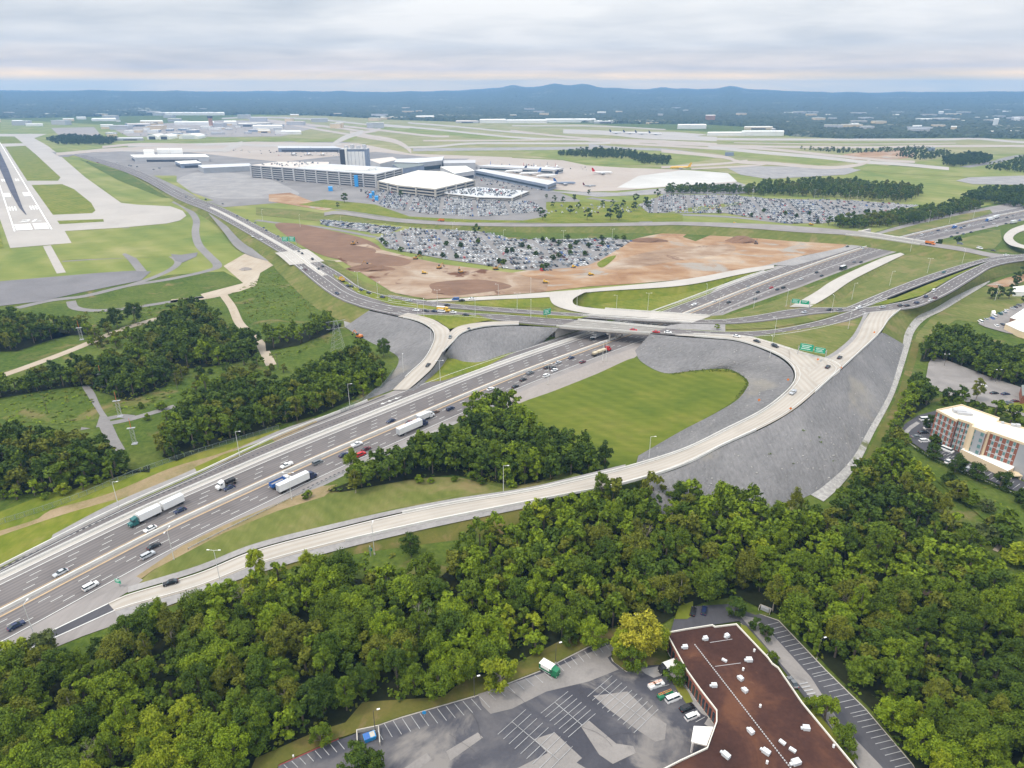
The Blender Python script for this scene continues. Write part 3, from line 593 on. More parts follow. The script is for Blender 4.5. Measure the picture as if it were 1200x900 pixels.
# gravel creek beside the rock slope
a, b = edges([(1158, 326, .1), (1140, 334, .1), (1118, 347, .1), (1095, 361, .1), (1075, 370, .1), (1062, 385, .1), (1055, 404, .1), (1050, 424, .1), (1038, 460, .1), (1014, 505, .1), (995, 537, .1), (970, 566, .1), (950, 580, .1)],
             [(1160, 330, .1), (1150, 337, .1), (1128, 350, .1), (1105, 364, .1), (1085, 374, .1), (1072, 388, .1), (1066, 406, .1), (1060, 426, .1), (1047, 464, .1), (1024, 508, .1), (1008, 540, .1), (985, 570, .1), (965, 588, .1)], 60)
sheet('gravel_creek', a, b, 'rock_light', 1, .08)
a, b = edges([(1070, 400, 0), (1062, 428, 0), (1050, 466, 0), (1028, 508, 0), (1010, 542, 0), (985, 572, 0)], [(1078, 402, 0), (1071, 430, 0), (1058, 468, 0), (1037, 512, 0), (1021, 546, 0), (1000, 578, 0)], 40)
sheet('worn_track', a, b, 'verge', 1, .09)
# grass slope between branch road and creek
a, b = edges([(1033, 390, 9.5), (1042, 374, 8.6), (1056, 363.5, 8), (1080, 359.5, 8), (1113, 344.5, 8), (1144, 325.5, 8), (1165, 313.5, 8), (1200, 306.5, 8), (1260, 302.5, 8)], [(1058, 404, .1), (1062, 388, .1), (1075, 371, .1), (1096, 361, .1), (1120, 347, .1), (1150, 333, .1), (1180, 322, .1), (1215, 314, .1), (1270, 308, .1)], 60)
sheet('grass_slope', a, b, 'mown_grass', 4, 0)
poly('mown_field', [(1074, 392), (1090, 374), (1120, 354), (1150, 338), (1190, 322), (1330, 305), (1330, 420), (1200, 360), (1145, 378), (1120, 375), (1080, 400), (1066, 430)], 'mown_grass', .03)
# ---- basin grass, verge gravel
poly('basin_grass', [(741, 420), (752, 426), (779, 438), (814, 435), (850, 433), (867, 440), (875, 448), (871, 458), (860, 470), (835, 486), (800, 505), (760, 532), (745, 545), (700, 575), (600, 545), (585, 500), (603, 476), (650, 458), (700, 438)], 'basin_grass', .06, True)
a, b = ML.edge(lambda s: SOFF(s) + .3, q(560, 458), SB + 22, .045), resample(catmull(W3([(585, 488), (607, 474), (650, 458), (700, 438), (741, 421), (750, 413), (775, 402)]), 6), len(ML.edge(0, q(560, 458), SB + 22)))
sheet('gravel_verge', a, b, 'grey_dirt', 1, .03)
ML.strip('gravel_verge', lambda s: SOFF(s) - 2.2, lambda s: SOFF(s) + .3, q(200, 640), SB + 16, 'gravel', .085)
# median wedge of grass between highway and ramp
poly('mown_bank', [(150, 694), (175, 672), (215, 646), (262, 623), (325, 597), (380, 580), (400, 577), (440, 566), (500, 559), (540, 560), (590, 572), (613, 575), (533, 587), (467, 600), (400, 615), (300, 641), (233, 668), (170, 690)], 'mown_grass', .05, False)
poly('dirt_edge', [(213, 640), (262, 616), (325, 590), (377, 570), (395, 568), (380, 582), (325, 599), (262, 625), (180, 668), (150, 690), (146, 685)], 'sandy_verge', .055)
poly('gore_pavement', [(-60, 800), (0, 757), (60, 728), (135, 690), (146, 684), (160, 676), (168, 680), (150, 694), (127, 708), (140, 718), (165, 722), (97, 746), (70, 757), (20, 776), (-60, 815)], 'shoulder', .10)
poly('merge_lane', [(127, 708), (134, 716), (64, 747), (30, 762), (-60, 806), (-60, 796), (0, 768), (44, 748), (90, 725)], 'dark_asphalt', .15)
mk = MB()
for l1 in ([(127, 708), (44, 748), (0, 768), (-60, 797)], [(134.5, 716), (64, 748), (30, 763), (-60, 808)]):
    Path(l1, 4).line(mk, 0, .45, 0, 400, .2)
strct(mk.obj('merge_markings', M['white_paint'], up=True))
# ---- left loop ramp
LR_L = [(466, 371.5, 8), (484, 375, 8), (499, 381, 8), (508, 389, 7.6), (508, 402, 6.5), (497, 422, 4), (480, 438, 2), (460, 457.5, .1)]
LR_R = [(478, 367, 8), (505, 374, 8), (518, 381, 8), (527, 389, 7.6), (521, 408, 6.5), (508, 430, 4), (494, 444, 2), (478, 457.5, .1)]
a, b = edges(LR_L, LR_R, 50); sheet('loop_ramp', a, b, 'ramp_concrete', 1, .3); LRl, LRr = a, b
LB_U = [(608, 376.5, 8), (567, 378, 8), (545, 381, 8), (533, 385, 7.8), (524, 393, 7.4), (512, 404, 6.5)]
LB_L = [(608, 381, 8), (575, 382.5, 8), (553, 386.5, 8), (540, 392, 7.7), (531, 401, 7), (519, 413, 6)]
a, b = edges(LB_U, LB_L, 40); sheet('loop_branch', a, b, 'ramp_concrete', 1, .28); LBl = b
a, b = edges([(432, 364, 8), (468, 372, 8), (484, 376, 8), (498, 382, 8), (507, 390, 7.5), (507, 402, 6.5), (496, 422, 4), (479, 438, 2), (459, 457.5, .1)], [(404, 383, .5), (418, 392, .1), (436, 402, .1), (456, 411, .1), (467, 420, .1), (463, 433, .1), (450, 447, .1), (436, 458, .1), (424, 470, .1)], 60)
sheet('left_rock_slope', a, b, 'rock_slope', 6, 0)
a, b = edges([(655, 384, 8), (608, 382, 8), (575, 383.5, 8), (553, 387.5, 8), (540, 393, 7.7), (531, 402, 7), (522, 414, 5.6)], [(636, 401, .1), (615, 409, .1), (590, 416, .1), (565, 424, .1), (545, 424, .1), (530, 420, .1), (518, 421, .5)], 50)
sheet('left_rock_slope', a, b, 'rock_slope', 5, 0)
poly('loop_grass', [(494, 449), (523, 418), (545, 424), (565, 424), (590, 416), (620, 405), (632, 401), (600, 414), (567, 431), (520, 446)], 'bright_grass', .06)
a, b = edges([(521, 409, 6), (508, 431, 3.8), (494, 445, 1.8), (479, 458, .1)], [(526, 418, .1), (514, 434, .1), (499, 447, .1), (485, 458, .1)], 20); sheet('left_rock_slope', a, b, 'rock_slope', 1, -.03)
poly('gravel_drain', [(404, 383), (402, 372), (416, 364), (424, 364), (412, 378), (414, 390)], 'gravel', .07)
wall_along('ramp_barrier', [p + Vector((0, 0, .3)) for p in LRl[2:44]], .7, .4, 'barrier', 'low barrier on the outside of the small left loop ramp')
wall_along('ramp_barrier', [p + Vector((0, 0, .28)) for p in LBl], .7, .4, 'barrier', 'low barrier of the short link road beside the grey rock slope')
# ---- north ramp and loop
a, b = edges([(500, 354, 8), (545, 353, 8), (587, 351, 8), (645, 348.5, 8), (700, 342, 6.5), (800, 335, 4), (867, 322, 1.5), (907, 314.5, .1)], [(500, 352.7, 8), (545, 349.5, 8), (600, 346, 8), (645, 342.5, 8), (700, 338, 6.5), (800, 328, 4), (867, 316, 1.5), (907, 311, .1)], 80)
sheet('north_ramp', a, b, 'concrete', 1, .26); NRs, NRn = a, b
a, b = edges([(643, 344, 8), (645, 352, 8), (650, 358, 8), (667, 364, 8), (700, 369, 8), (760, 373, 8)], [(690, 341, 8), (676, 348, 8), (671, 353, 8), (676, 358.5, 8), (700, 362, 8), (760, 366.5, 8)], 40)
sheet('north_loop', a, b, 'concrete', 1, .3)
poly('basin_grass', [(700, 362), (676, 355), (684, 349), (720, 347), (800, 338), (850, 331), (830, 345), (770, 367), (740, 366)], 'bright_grass', .05, False)
skirt('north_bank', NRs, -1, 'bright_grass', 1.6); skirt('north_bank', NRn, 1, 'grey_dirt', 1.6)
# south-side on-ramp joining the highway
a, b = edges([(925, 360, 8), (955, 343, 6), (980, 327, 3.5), (1033, 303, .8), (1055, 296.5, .1)], [(948, 361, 8), (972, 347, 6), (1000, 328, 3.5), (1040, 308, .8), (1060, 298.5, .1)], 50)
sheet('on_ramp', a, b, 'concrete', 1, .3); ORl, ORr = a, b
poly('mown_bank', [(845, 372), (900, 355), (960, 333), (1000, 318), (1036, 300), (1050, 300), (1036, 312), (1000, 332), (975, 350), (950, 362), (923, 362), (880, 372)], 'mown_grass', .05)
a, b = edges([(830, 371, 8), (880, 369, 8), (923, 360, 8), (946, 361, 8), (1000, 357, 8), (1033, 343, 8), (1080, 325, 8), (1124, 311, 8), (1160, 301.5, 8)], [(838, 377, 0), (870, 366, 0), (920, 352, 0), (965, 355, 0), (1000, 336, 0), (1030, 326, 0), (1070, 314, 0), (1110, 305, 0), (1140, 300, 0)], 60)
sheet('grass_slope', a, b, 'mown_grass', 4, -.03)
poly('mown_bank', [(960, 362, 0), (1005, 330, 0), (1040, 308, 0), (1062, 298, 0), (1100, 287, 0), (1150, 297, 0), (1120, 308, 0), (1060, 326, 0)], 'mown_grass', .05)
skirt('on_ramp_bank', ORr, -1, 'mown_grass', 2); skirt('on_ramp_bank', ORl, 1, 'mown_grass', 2)
# parkway banks
for nm_, pts_, sd_ in (('parkway_bank', catmull(W3(PKS[1:9]), 8), -1), ('parkway_bank', catmull(W3(PKN[1:9]), 8), 1)): skirt(nm_, pts_, sd_, 'mown_grass', 1.6)
skirt('terminal_road_bank', FOs, -1, 'mown_grass', 1.6); skirt('terminal_road_bank', FOn, 1, 'mown_grass', 1.6)
# lane lines on overpass roads
mk = MB()
def lines_between(a, b, fr, z, wd=.3, dash=None, m_=None):
    pts = [x.lerp(y, fr) for x, y in zip(a, b)]; pt = Path(pts, 5, world=True, sm=False); pt.line(m_ or mk, 0, wd, 0, pt.L, z + .22, dash)
for (a, b, z) in ((LCs, LCn, .2), (UCs, UCn, .2), (CAs, CAn, .22), (CBs, CBn, .22)):
    lines_between(a, b, .12, z, .35); lines_between(a, b, .88, z, .35)
    for f in (.37, .63): lines_between(a, b, f, z, .3, (3.4, 12))
for f in (.1, .9): lines_between(RPi, RPo, f, .28, .25)
pa, pb = edges(PKS[:10], PKN[:10], 90)
for f, d in ((.05, None), (.95, None), (.16, (3.4, 12)), (.27, (3.4, 12)), (.40, None), (.60, None), (.72, (3.4, 12)), (.84, (3.4, 12))): lines_between(pa, pb, f, .2, .35, d)
strct(mk.obj('road_markings', M['white_paint'], up=True))
# bright concrete median barrier of the parkway bridge, and the bridge itself
mid = Path([x.lerp(y, .5) for x, y in zip(pa, pb)], 4, world=True, sm=False)
q0_, q1_ = mid.near(*P(247, 243, 5)[:2])[1], mid.near(*P(380, 323, 8)[:2])[1]
mid.strip('parkway_concrete_strip', -2.6, 2.6, q0_, q1_, 'concrete', .2)
wall_along('median_barrier', mid.edge(0, q0_, q1_, .2), 1.0, .8, 'barrier', 'bright white concrete barrier along the middle of the airport parkway')
qb0, qb1 = mid.near(*P(326, 296, 7)[:2])[1], mid.near(*P(356, 309, 7.5)[:2])[1]
mid.strip('bridge_slab', -15, 15.5, qb0, qb1, 'concrete', .17)
# paved edge strip along near highway bank, left
poly('green_bank', [(-200, 690), (0, 600), (100, 562), (167, 553), (240, 528), (327, 503), (330, 508), (233, 556), (133, 599), (50, 639), (0, 667), (-200, 760)], 'bright_grass', .05)
a, b = edges([(-60, 640), (40, 610), (60, 598), (130, 578), (200, 549), (260, 531), (327, 506), (368, 490)], [(-60, 649), (60, 608), (120, 590), (165, 578), (215, 561), (290, 531), (335, 512), (372, 495)], 50); sheet('dirt_bank', a, b, 'sandy_verge', 1, .07)
a, b = edges([(60, 632), (133, 597), (233, 554), (330, 510), (400, 481)], [(62, 627), (133, 590), (225, 551), (322, 507), (372, 490)], 40); sheet('dirt_bank', a, b, 'gravel', 1, .08)
poly('green_bank', [(228, 548), (262, 533), (318, 514), (322, 518), (270, 537), (232, 556)], 'bright_grass', .10)
# ---- left fields and tracks
poly('meadow', [(0, 470), (80, 450), (95, 452), (117, 487), (112, 503), (90, 500), (0, 492)], 'rough_grass', .05)
def track(name, pts, wd, mat, lift=.09, sm=True): 
    p = Path(pts, 4, sm=sm); return p.strip(name, -wd / 2, wd / 2, 0, p.L, mat, lift)
track('service_path', [(80, 446), (100, 456), (112, 480), (123, 497), (131, 515), (139, 529)], 5.5, 'far_lot', .11)
track('service_path', [(95, 502), (124, 497), (150, 492), (175, 485), (205, 476)], 4.5, 'far_lot', .12)
track('service_path', [(125, 491), (140, 487), (155, 489)], 4.5, 'far_lot', .13)
track('dirt_track', [(-30, 450), (0, 441), (40, 427), (90, 408), (140, 387), (175, 376), (200, 368)], 6.5, 'track', .10)
track('dirt_track', [(200, 353), (240, 349), (267, 343), (290, 333), (303, 323), (303, 312), (312, 306), (335, 306)], 9, 'track', .14)
track('dirt_track', [(262, 346), (272, 360), (280, 378), (292, 390), (305, 403), (318, 428)], 6, 'track', .12)
track('service_road', [(20, 361), (60, 352), (100, 347), (150, 335), (200, 327), (245, 317), (255, 311), (245, 300), (233, 287), (229, 272), (230, 258), (222, 247), (207, 238), (170, 225)], 8, 'far_lot', .13)
track('service_road', [(83, 353), (88, 361), (110, 364), (145, 362), (205, 353), (240, 348)], 6.5, 'far_lot', .14)
track('service_road', [(147, 267), (165, 275), (180, 286), (200, 299), (209, 307), (200, 316), (178, 326), (150, 335)], 6.5, 'far_lot', .15)
track('service_road', [(73, 306.5), (120, 303.5), (200, 300)], 4, 'far_lot', .12)
track('service_road', [(55, 288), (64, 305), (72, 320)], 7, 'runway_concrete', .13, False)
poly('asphalt_pad', [(200, 298), (212, 299), (232, 296), (230, 301), (214, 308), (206, 306)], 'dark_mat', .16)
poly('asphalt_pad', [(147, 297), (160, 303), (172, 318), (160, 318), (150, 305), (143, 298)], 'far_lot', .16)
poly('arrestor_bed', [(-200, 343), (0, 330), (117, 320), (157, 317.5), (177, 318.5), (165, 329), (100, 342), (50, 353), (0, 359), (-200, 372)], 'dark_mat', .15)
# detour road left of parkway bridge with tan sides
a, b = edges([(244, 250, 4), (262, 272, 2.5), (276, 290, 1), (296, 301, .2), (330, 310, .1)], [(254, 250, 4), (272, 272, 2.5), (288, 287, 1), (305, 295, .2), (335, 303, .1)], 30); sheet('detour_road', a, b, 'far_lot', 1, .2)
poly('dirt_patch', [(262, 312), (300, 290), (335, 300), (345, 306), (322, 310), (305, 320), (300, 335), (280, 342), (262, 345), (240, 350), (235, 345), (285, 332)], 'track', .07)
poly('green_hill', [(270, 345), (300, 318), (330, 309), (362, 320), (395, 340), (400, 352), (395, 370), (340, 385), (300, 385), (285, 372)], 'rough_grass', .06)
# ---- runway and taxiways
poly('taxiway', [(-300, 156), (0, 157), (55, 157), (40, 162), (56, 171), (70, 182), (85, 195), (100, 208), (142, 238), (160, 240), (200, 242), (214, 247), (218.5, 253), (211, 258.5), (196, 262), (143, 267), (76, 271), (84, 285), (12, 291), (0, 257), (-40, 170), (-300, 170)], 'runway_concrete', .14)
IS = [[(6, 172), (30, 171), (43, 182), (58, 196), (71, 208), (68, 212), (32, 212)], [(37, 217), (73, 216), (87, 222), (107, 238), (112, 247), (108, 250), (62, 252)], [(67, 259), (121, 257), (122, 260), (70, 263)], [(-60, 160), (17, 160), (27, 168), (0, 168.5), (-60, 169)], [(-300, 172), (-45, 172), (-5, 256), (5, 291), (-300, 300)]]
for k in IS: poly('airfield_green', k, 'bright_grass', .20)
poly('airfield_green', [(76, 184), (90, 190), (150, 217), (207, 234), (200, 238), (168, 237), (142, 237), (100, 206)], 'airfield_grass', .18)
poly('airfield_green', [(70, 272), (143, 268), (200, 263), (212, 260), (222, 262), (228, 300), (70, 305)], 'airfield_grass', .05)
poly('parkway_green', [(92, 186), (150, 203), (206, 233), (190, 232), (140, 212)], 'rough_grass', .22)
def quad(mm, a, z=.24): mm.cap([p + Vector((0, 0, z)) for p in W3(a)])
# runway frame: axis from threshold centre
T0 = P(39, 268.5); Lft = P(16.5, 271.5); Rgt = P(61.5, 269); AX = (P(0, 167) - P(61, 269)); AX = Vector((AX.x, AX.y, 0)).normalized()
XR = (Rgt - Lft); XR.z = 0; RWW = XR.length; XR.normalize(); 
def rw(x, y, z=.75): return Lft + XR * x + AX * y + Vector((0, 0, z))
mk = MB()
def rrect(x0, x1, y0, y1): mk.face([rw(x0, y0), rw(x1, y0), rw(x1, y1), rw(x0, y1)])
W_ = RWW
for x in (0, W_ - 1.5): rrect(x, x + 1.5, -2, 2200)
for k in range(16):
    x = 2.6 + k * (W_ - 7) / 15
    if k in (7.5,): continue
    if abs(x - W_ / 2 + .6) > 1.2: rrect(x, x + 1.8, 4, 50)
for y0, x_ in ((150, .16), (340, .18)):
    pass
for y0, n in ((175, 3), (560, 2)):
    for sgn in (-1, 1):
        for j in range(n): c = W_ / 2 + sgn * (9 + j * 3.2); rrect(c - .9, c + .9, y0, y0 + 40)
for sgn in (-1, 1): c = W_ / 2 + sgn * 13; rrect(c - 4.5, c + 4.5, 330, 380)
strct(mk.obj('runway_markings', M['runway_paint'], up=True))
fc = bpy.data.curves.new('runway_number', 'FONT'); fc.body = '2L'; fc.size = 26; fc.align_x = 'CENTER'; fc.extrude = .001
fo = bpy.data.objects.new('runway_number', fc); COL.objects.link(fo); fo.data.materials.append(M['runway_paint'])
fo.location = rw(W_ / 2, 66, .76); fo.rotation_euler = (0, 0, math.atan2(XR.y, XR.x)); strct(fo)
mm = MB(); 
L1 = [(28, 168), (23, 172), (17, 180), (11, 190)]
rb = [(0.50, 130, 1), (.44, 200, 4), (.43, 420, 9), (.46, 800, 14), (.5, 1500, 14), (.5, 2100, 10)]
for (f0, y0, w0), (f1, y1, w1) in zip(rb, rb[1:]):
    mm.face([rw(f0 * W_ - w0 / 2, y0, .72), rw(f0 * W_ + w0 / 2, y0, .72), rw(f1 * W_ + w1 / 2, y1, .72), rw(f1 * W_ - w1 / 2, y1, .72)], 0, [(0, y0), (w0, y0), (w1, y1), (0, y1)])
strct(mm.obj('tyre_marks', M['rubber'], up=True))
# ---- central airport surfaces
poly('pavement', [(88, 181), (130, 176), (200, 172), (330, 166), (420, 164), (560, 183), (615, 186), (640, 220), (680, 235), (640, 262), (567, 262), (467, 257), (400, 247), (350, 236), (262, 243), (215, 226), (160, 199)], 'far_lot', .08)
poly('apron', [(100, 179), (200, 176), (290, 186), (330, 190), (440, 178), (520, 186), (600, 186), (600, 176), (500, 175), (420, 168), (300, 166), (180, 170)], 'apron_beige', .14)
poly('gravel_field', [(207, 212), (226, 203), (253, 201), (308, 208), (345, 223), (349, 229), (330, 232), (290, 233), (253, 232), (222, 223)], 'gravel', .14, True)
poly('green_verge', [(180, 206), (207, 206), (207, 213), (225, 226), (250, 235), (240, 236), (215, 222)], 'airfield_grass', .16)
poly('dirt_patch', [(315, 228), (340, 226), (365, 236), (395, 244), (380, 247), (340, 240), (315, 236)], 'dirt', .16)
poly('green_verge', [(350, 240), (380, 234), (440, 240), (480, 254), (560, 258), (640, 259), (640, 261.5), (540, 261), (467, 256), (400, 246)], 'bright_grass', .17)
poly('green_verge', [(640, 237), (760, 236), (780, 248), (800, 252), (800, 259), (667, 261.5), (600, 261), (640, 254)], 'bright_grass', .17)
poly('green_verge', [(300, 243), (350, 246), (420, 256), (520, 266), (680, 268), (780, 267), (830, 268), (820, 276), (745, 281), (640, 281), (560, 270), (460, 262), (380, 260), (300, 252)], 'mown_grass', .10)
poly('green_bank', [(560, 272), (700, 270), (830, 268), (822, 277), (745, 282), (600, 283), (565, 280)], 'rough_grass', .18)
track('terminal_loop_road', [(560, 246), (600, 252.5), (667, 253), (750, 251.5), (800, 252), (857, 254.5), (930, 262)], 13, 'far_lot', .20)
track('terminal_loop_road', [(690, 232), (740, 240), (745, 250)], 14, 'far_lot', .21)
track('terminal_loop_road', [(430, 238), (480, 250), (560, 255), (640, 256)], 10, 'far_lot', .21)
track('link_road', [(755, 246), (757, 262)], 16, 'far_lot', .22)
track('parking_access_road', [(312, 246, 0), (350, 251, 0), (420, 262, 0), (440, 274, 0)], 9, 'far_lot', .2)
track('parking_access_road', [(300, 258), (330, 262), (380, 267), (440, 278)], 8, 'far_lot', .2)
poly('dirt_field', [(322, 264), (345, 262), (377, 268), (427, 280), (447, 294), (427, 305), (387, 302), (352, 287)], 'brown_dirt', .12, True)
poly('dirt_field', [(400, 290), (430, 286), (447, 293), (487, 303), (520, 310), (600, 320), (647, 312), (690, 318), (740, 332), (690, 335), (633, 343), (545, 349), (500, 351), (460, 343), (420, 318), (395, 303)], 'pink_dirt', .13)
poly('dirt_field', [(647, 312), (700, 306), (735, 283), (800, 269), (870, 268), (960, 276), (1000, 282), (985, 292), (940, 300), (905, 311), (850, 323), (800, 328), (740, 333), (690, 336), (640, 342)], 'dirt', .135)
poly('grey_dirt_patch', [(712, 312), (735, 302), (780, 292), (850, 287), (862, 292), (850, 298), (800, 305), (740, 315), (712, 316)], 'pink_dirt', .17, True)
track('haul_road', [(735, 300), (780, 291), (830, 283), (862, 276)], 5, 'track', .22); track('haul_road', [(700, 327), (760, 322), (830, 312), (890, 300)], 4, 'grey_dirt', .22); track('haul_road', [(455, 305), (500, 312), (560, 326), (620, 326)], 6, 'track', .22)
poly('cut_bank', [(735, 283), (800, 271), (835, 277), (800, 282), (750, 290), (715, 302), (700, 308)], 'dirt', .2, True); poly('cut_bank', [(760, 330), (830, 318), (900, 303), (960, 289), (985, 288), (915, 307), (850, 323)], 'dirt', .21)
poly('cut_bank', [(400, 303), (440, 297), (480, 305), (470, 312), (430, 310)], 'brown_dirt', .22, True); poly('cut_bank', [(505, 333), (560, 328), (600, 336), (560, 344), (520, 346)], 'brown_dirt', .22, True); poly('cut_bank', [(610, 320), (680, 314), (690, 320), (640, 328)], 'dirt', .22, True)
poly('cut_bank', [(330, 268), (400, 285), (440, 293), (425, 302), (390, 300), (360, 288)], 'brown_dirt', .2, True); poly('cut_grass', [(700, 309), (712, 302), (722, 300), (715, 308), (705, 314)], 'bright_grass', .26, True); poly('cut_grass', [(895, 276), (912, 274), (930, 277), (905, 281)], 'mown_grass', .26, True); poly('cut_grass', [(925, 278), (965, 277), (960, 282), (930, 283)], 'mown_grass', .26, True)
poly('gravel_bank', [(845, 322), (905, 308), (985, 291), (1012, 283), (1020, 286), (960, 304), (930, 312), (907, 311), (867, 316)], 'gravel', .18)
track('haul_road', [(640, 330), (700, 326), (780, 314), (860, 303), (905, 293), (917, 283), (905, 274), (880, 270)], 9, 'track', .20)
track('haul_road', [(428, 296), (450, 300), (478, 315), (500, 330), (560, 336), (640, 332)], 13, 'track', .20)
track('haul_road', [(366, 305), (400, 306), (440, 300), (455, 300)], 7, 'track', .2)
poly('green_verge', [(370, 304), (392, 306), (425, 330), (470, 346), (500, 350), (470, 349), (430, 340), (395, 322)], 'mown_grass', .12)
poly('grassy_mound', [(800, 278), (812, 270), (832, 268), (835, 275), (815, 283)], 'rough_grass', .21)
LOTS = dict(terminal=[(427, 223.5), (520, 226), (560, 233), (625, 237), (640, 247), (600, 252), (560, 254), (500, 251), (450, 243), (430, 232)],
            economy=[(440, 279), (480, 268), (560, 271), (600, 281), (720, 280), (742, 282), (705, 304), (690, 311), (640, 318), (600, 316), (520, 304), (452, 291)],
            strip=[(376, 257.5), (400, 260), (470, 267), (455, 275), (400, 268), (376, 263)],
            east=[(748, 240), (780, 228), (860, 229), (900, 233), (1000, 235), (1078, 241), (1040, 249), (965, 262), (920, 262), (850, 250), (760, 250)])
for k, v in LOTS.items(): poly('parking_lot', v, 'far_lot', .19)
poly('green_island', [(812, 243), (870, 236.5), (873, 239), (815, 248.5), (780, 250)], 'bright_grass', .24)
poly('apron', [(545, 188), (560, 183), (615, 186), (659, 188), (688, 194), (738, 197), (800, 199), (853, 203), (863, 214), (800, 218), (720, 224), (683, 225), (645, 222), (600, 208)], 'apron_beige', .16)
poly('new_apron', [(723, 220), (740, 211), (748, 206.5), (800, 199.5), (853, 203), (864, 213), (800, 217.5), (750, 221)], 'white_apron', .20)
poly('gravel_bank', [(640, 224), (723, 226), (800, 218.5), (864, 213.5), (897, 224), (860, 228), (790, 227), (700, 231)], 'gravel', .12)
# far taxiways and airfield greens
poly('far_airfield', [(260, 142), (330, 135), (470, 137), (560, 142), (700, 146), (840, 158), (900, 160), (1050, 163), (1500, 165), (1500, 172), (1130, 182), (1000, 200), (880, 206), (800, 196), (738, 195), (640, 186), (480, 180), (420, 168), (330, 160)], 'mixed_ground', .07)
FT = [([(440, 145.5), (512, 152), (560, 157), (616, 162), (680, 164), (780, 165.5)], 2.0, 1), ([(478, 144), (540, 149), (590, 154), (640, 158), (690, 162.5)], 1.6, 1), ([(395, 147), (440, 152), (500, 159), (526, 160)], 2.2, 0),
      ([(395, 167), (418, 157.5), (440, 153), (446, 151)], 3.2, 0), ([(410, 156), (430, 160), (460, 165), (474, 171), (482, 178)], 5, 0), ([(474, 173), (512, 172), (540, 169), (572, 168), (640, 168.3), (700, 168), (780, 166)], 2.2, 1),
      ([(496, 165), (560, 165), (640, 164), (700, 163.5)], 1.7, 0), ([(484, 175.8), (560, 175), (640, 174.3), (696, 173.5)], 3.4, 2), ([(690, 170.5), (730, 174), (780, 176), (840, 184)], 3.0, 2), ([(715, 167.5), (780, 171), (840, 174.5)], 2.4, 0),
      ([(660, 154), (712, 156), (760, 160.5), (840, 163)], 5.0, 1), ([(598, 153), (648, 159), (690, 162.5)], 2.0, 0), ([(690, 164), (760, 166), (840, 170)], 4.2, 0),
      ([(770, 162), (880, 163.5), (1000, 163.8), (1110, 163.6), (1141, 162.5), (1200, 167), (1300, 171)], 2.4, 1), ([(770, 168.5), (900, 172), (1020, 172.8), (1100, 171.5), (1300, 171)], 2.4, 0), ([(830, 171), (900, 175), (970, 182), (1035, 188), (1072, 190)], 2.8, 0),
      ([(830, 172.5), (894, 179), (960, 184.5), (1010, 190), (1053, 192.5), (1112, 198)], 3.6, 1), ([(775, 177), (846, 184), (866, 190), (900, 191.5), (952, 196), (980, 196.5), (1008, 193), (1020, 188)], 3.6, 0), ([(775, 196.5), (846, 192), (876, 188.5)], 2.4, 0), ([(810, 198.2), (880, 194.5), (900, 192)], 2.0, 0),
      ([(290, 138.5), (355, 145.5), (400, 150.5), (430, 155)], 2.4, 0), ([(316, 142), (398, 156), (412, 158)], 2.2, 0), ([(260, 139), (300, 137.5), (370, 140), (430, 146), (480, 150)], 1.6, 1), ([(150, 171), (268, 169), (312, 171), (400, 169)], 2.6, 1), ([(130, 176), (200, 177), (270, 176)], 3.2, 1), ([(262, 176.5), (272, 172), (284, 168.5)], 6, 1),
      ([(386, 174), (394, 167), (405, 161), (425, 155)], 5, 1), ([(66, 181), (100, 178), (128, 175.5), (170, 174)], 3.4, 0), ([(120, 172.5), (165, 169), (230, 170)], 2.6, 0), ([(600, 147.5), (700, 148), (780, 152)], 1.2, 1), ([(860, 167.5), (1000, 169), (1120, 168)], 1.0, 0)]
for pts_, wd, mt in FT:
    a, b = edges([(u, v + wd / 2) for u, v in pts_], [(u, v - wd / 2) for u, v in pts_], 40); sheet('taxiway', a, b, ('shoulder', 'runway_concrete', 'gravel')[mt] if mt != 0 else 'apron_beige', 1, .35)
for k in ([(400, 146), (430, 148), (520, 157), (480, 157), (430, 151), (400, 148)], [(445, 146), (520, 154), (600, 161), (690, 165), (600, 165), (500, 157.5), (450, 150)], [(520, 176), (600, 174.8), (700, 174.5), (640, 178), (540, 178)], [(640, 176), (735, 173), (790, 176), (850, 184), (790, 194), (735, 194), (690, 192), (640, 185), (610, 181)],
          [(1000, 190), (1060, 197), (1120, 197), (1200, 204), (1200, 213), (1120, 207), (1040, 203), (1000, 198)], [(800, 174), (870, 178), (920, 183), (1000, 189), (960, 194), (890, 187)], [(840, 165.5), (1000, 166.8), (1100, 166.5), (1000, 168.5), (850, 167.5)], [(230, 160), (325, 163), (320, 166), (200, 166), (190, 163)], [(340, 165), (420, 160), (410, 166), (350, 167)], [(120, 164), (170, 163), (180, 168), (130, 167)]): poly('airfield_green', k, 'airfield_grass', .16)
poly('bare_patch', [(990, 181), (1040, 176.5), (1065, 178), (1072, 184), (1040, 187), (1000, 187)], 'dirt', .2, True)
poly('gravel_field', [(850, 196), (880, 195), (990, 196), (1010, 199), (990, 205), (900, 210), (868, 205)], 'gravel', .14)
poly('gravel_field', [(1135, 208), (1200, 206), (1300, 206), (1300, 216), (1200, 217), (1140, 216), (1120, 212)], 'gravel', .16)
track('perimeter_road', [(1130, 196), (1165, 190), (1200, 182), (1280, 178)], 20, 'far_lot', .17)
for k in ([(130, 150), (180, 145), (260, 141), (330, 142), (380, 147), (330, 160), (230, 161), (150, 160)], [(60, 150), (110, 149), (120, 160), (70, 160)]): poly('built_up_ground', k, 'grey_dirt', .06)
poly('quarry', [(60, 178), (90, 181), (80, 184), (70, 184)], 'far_lot', .2)
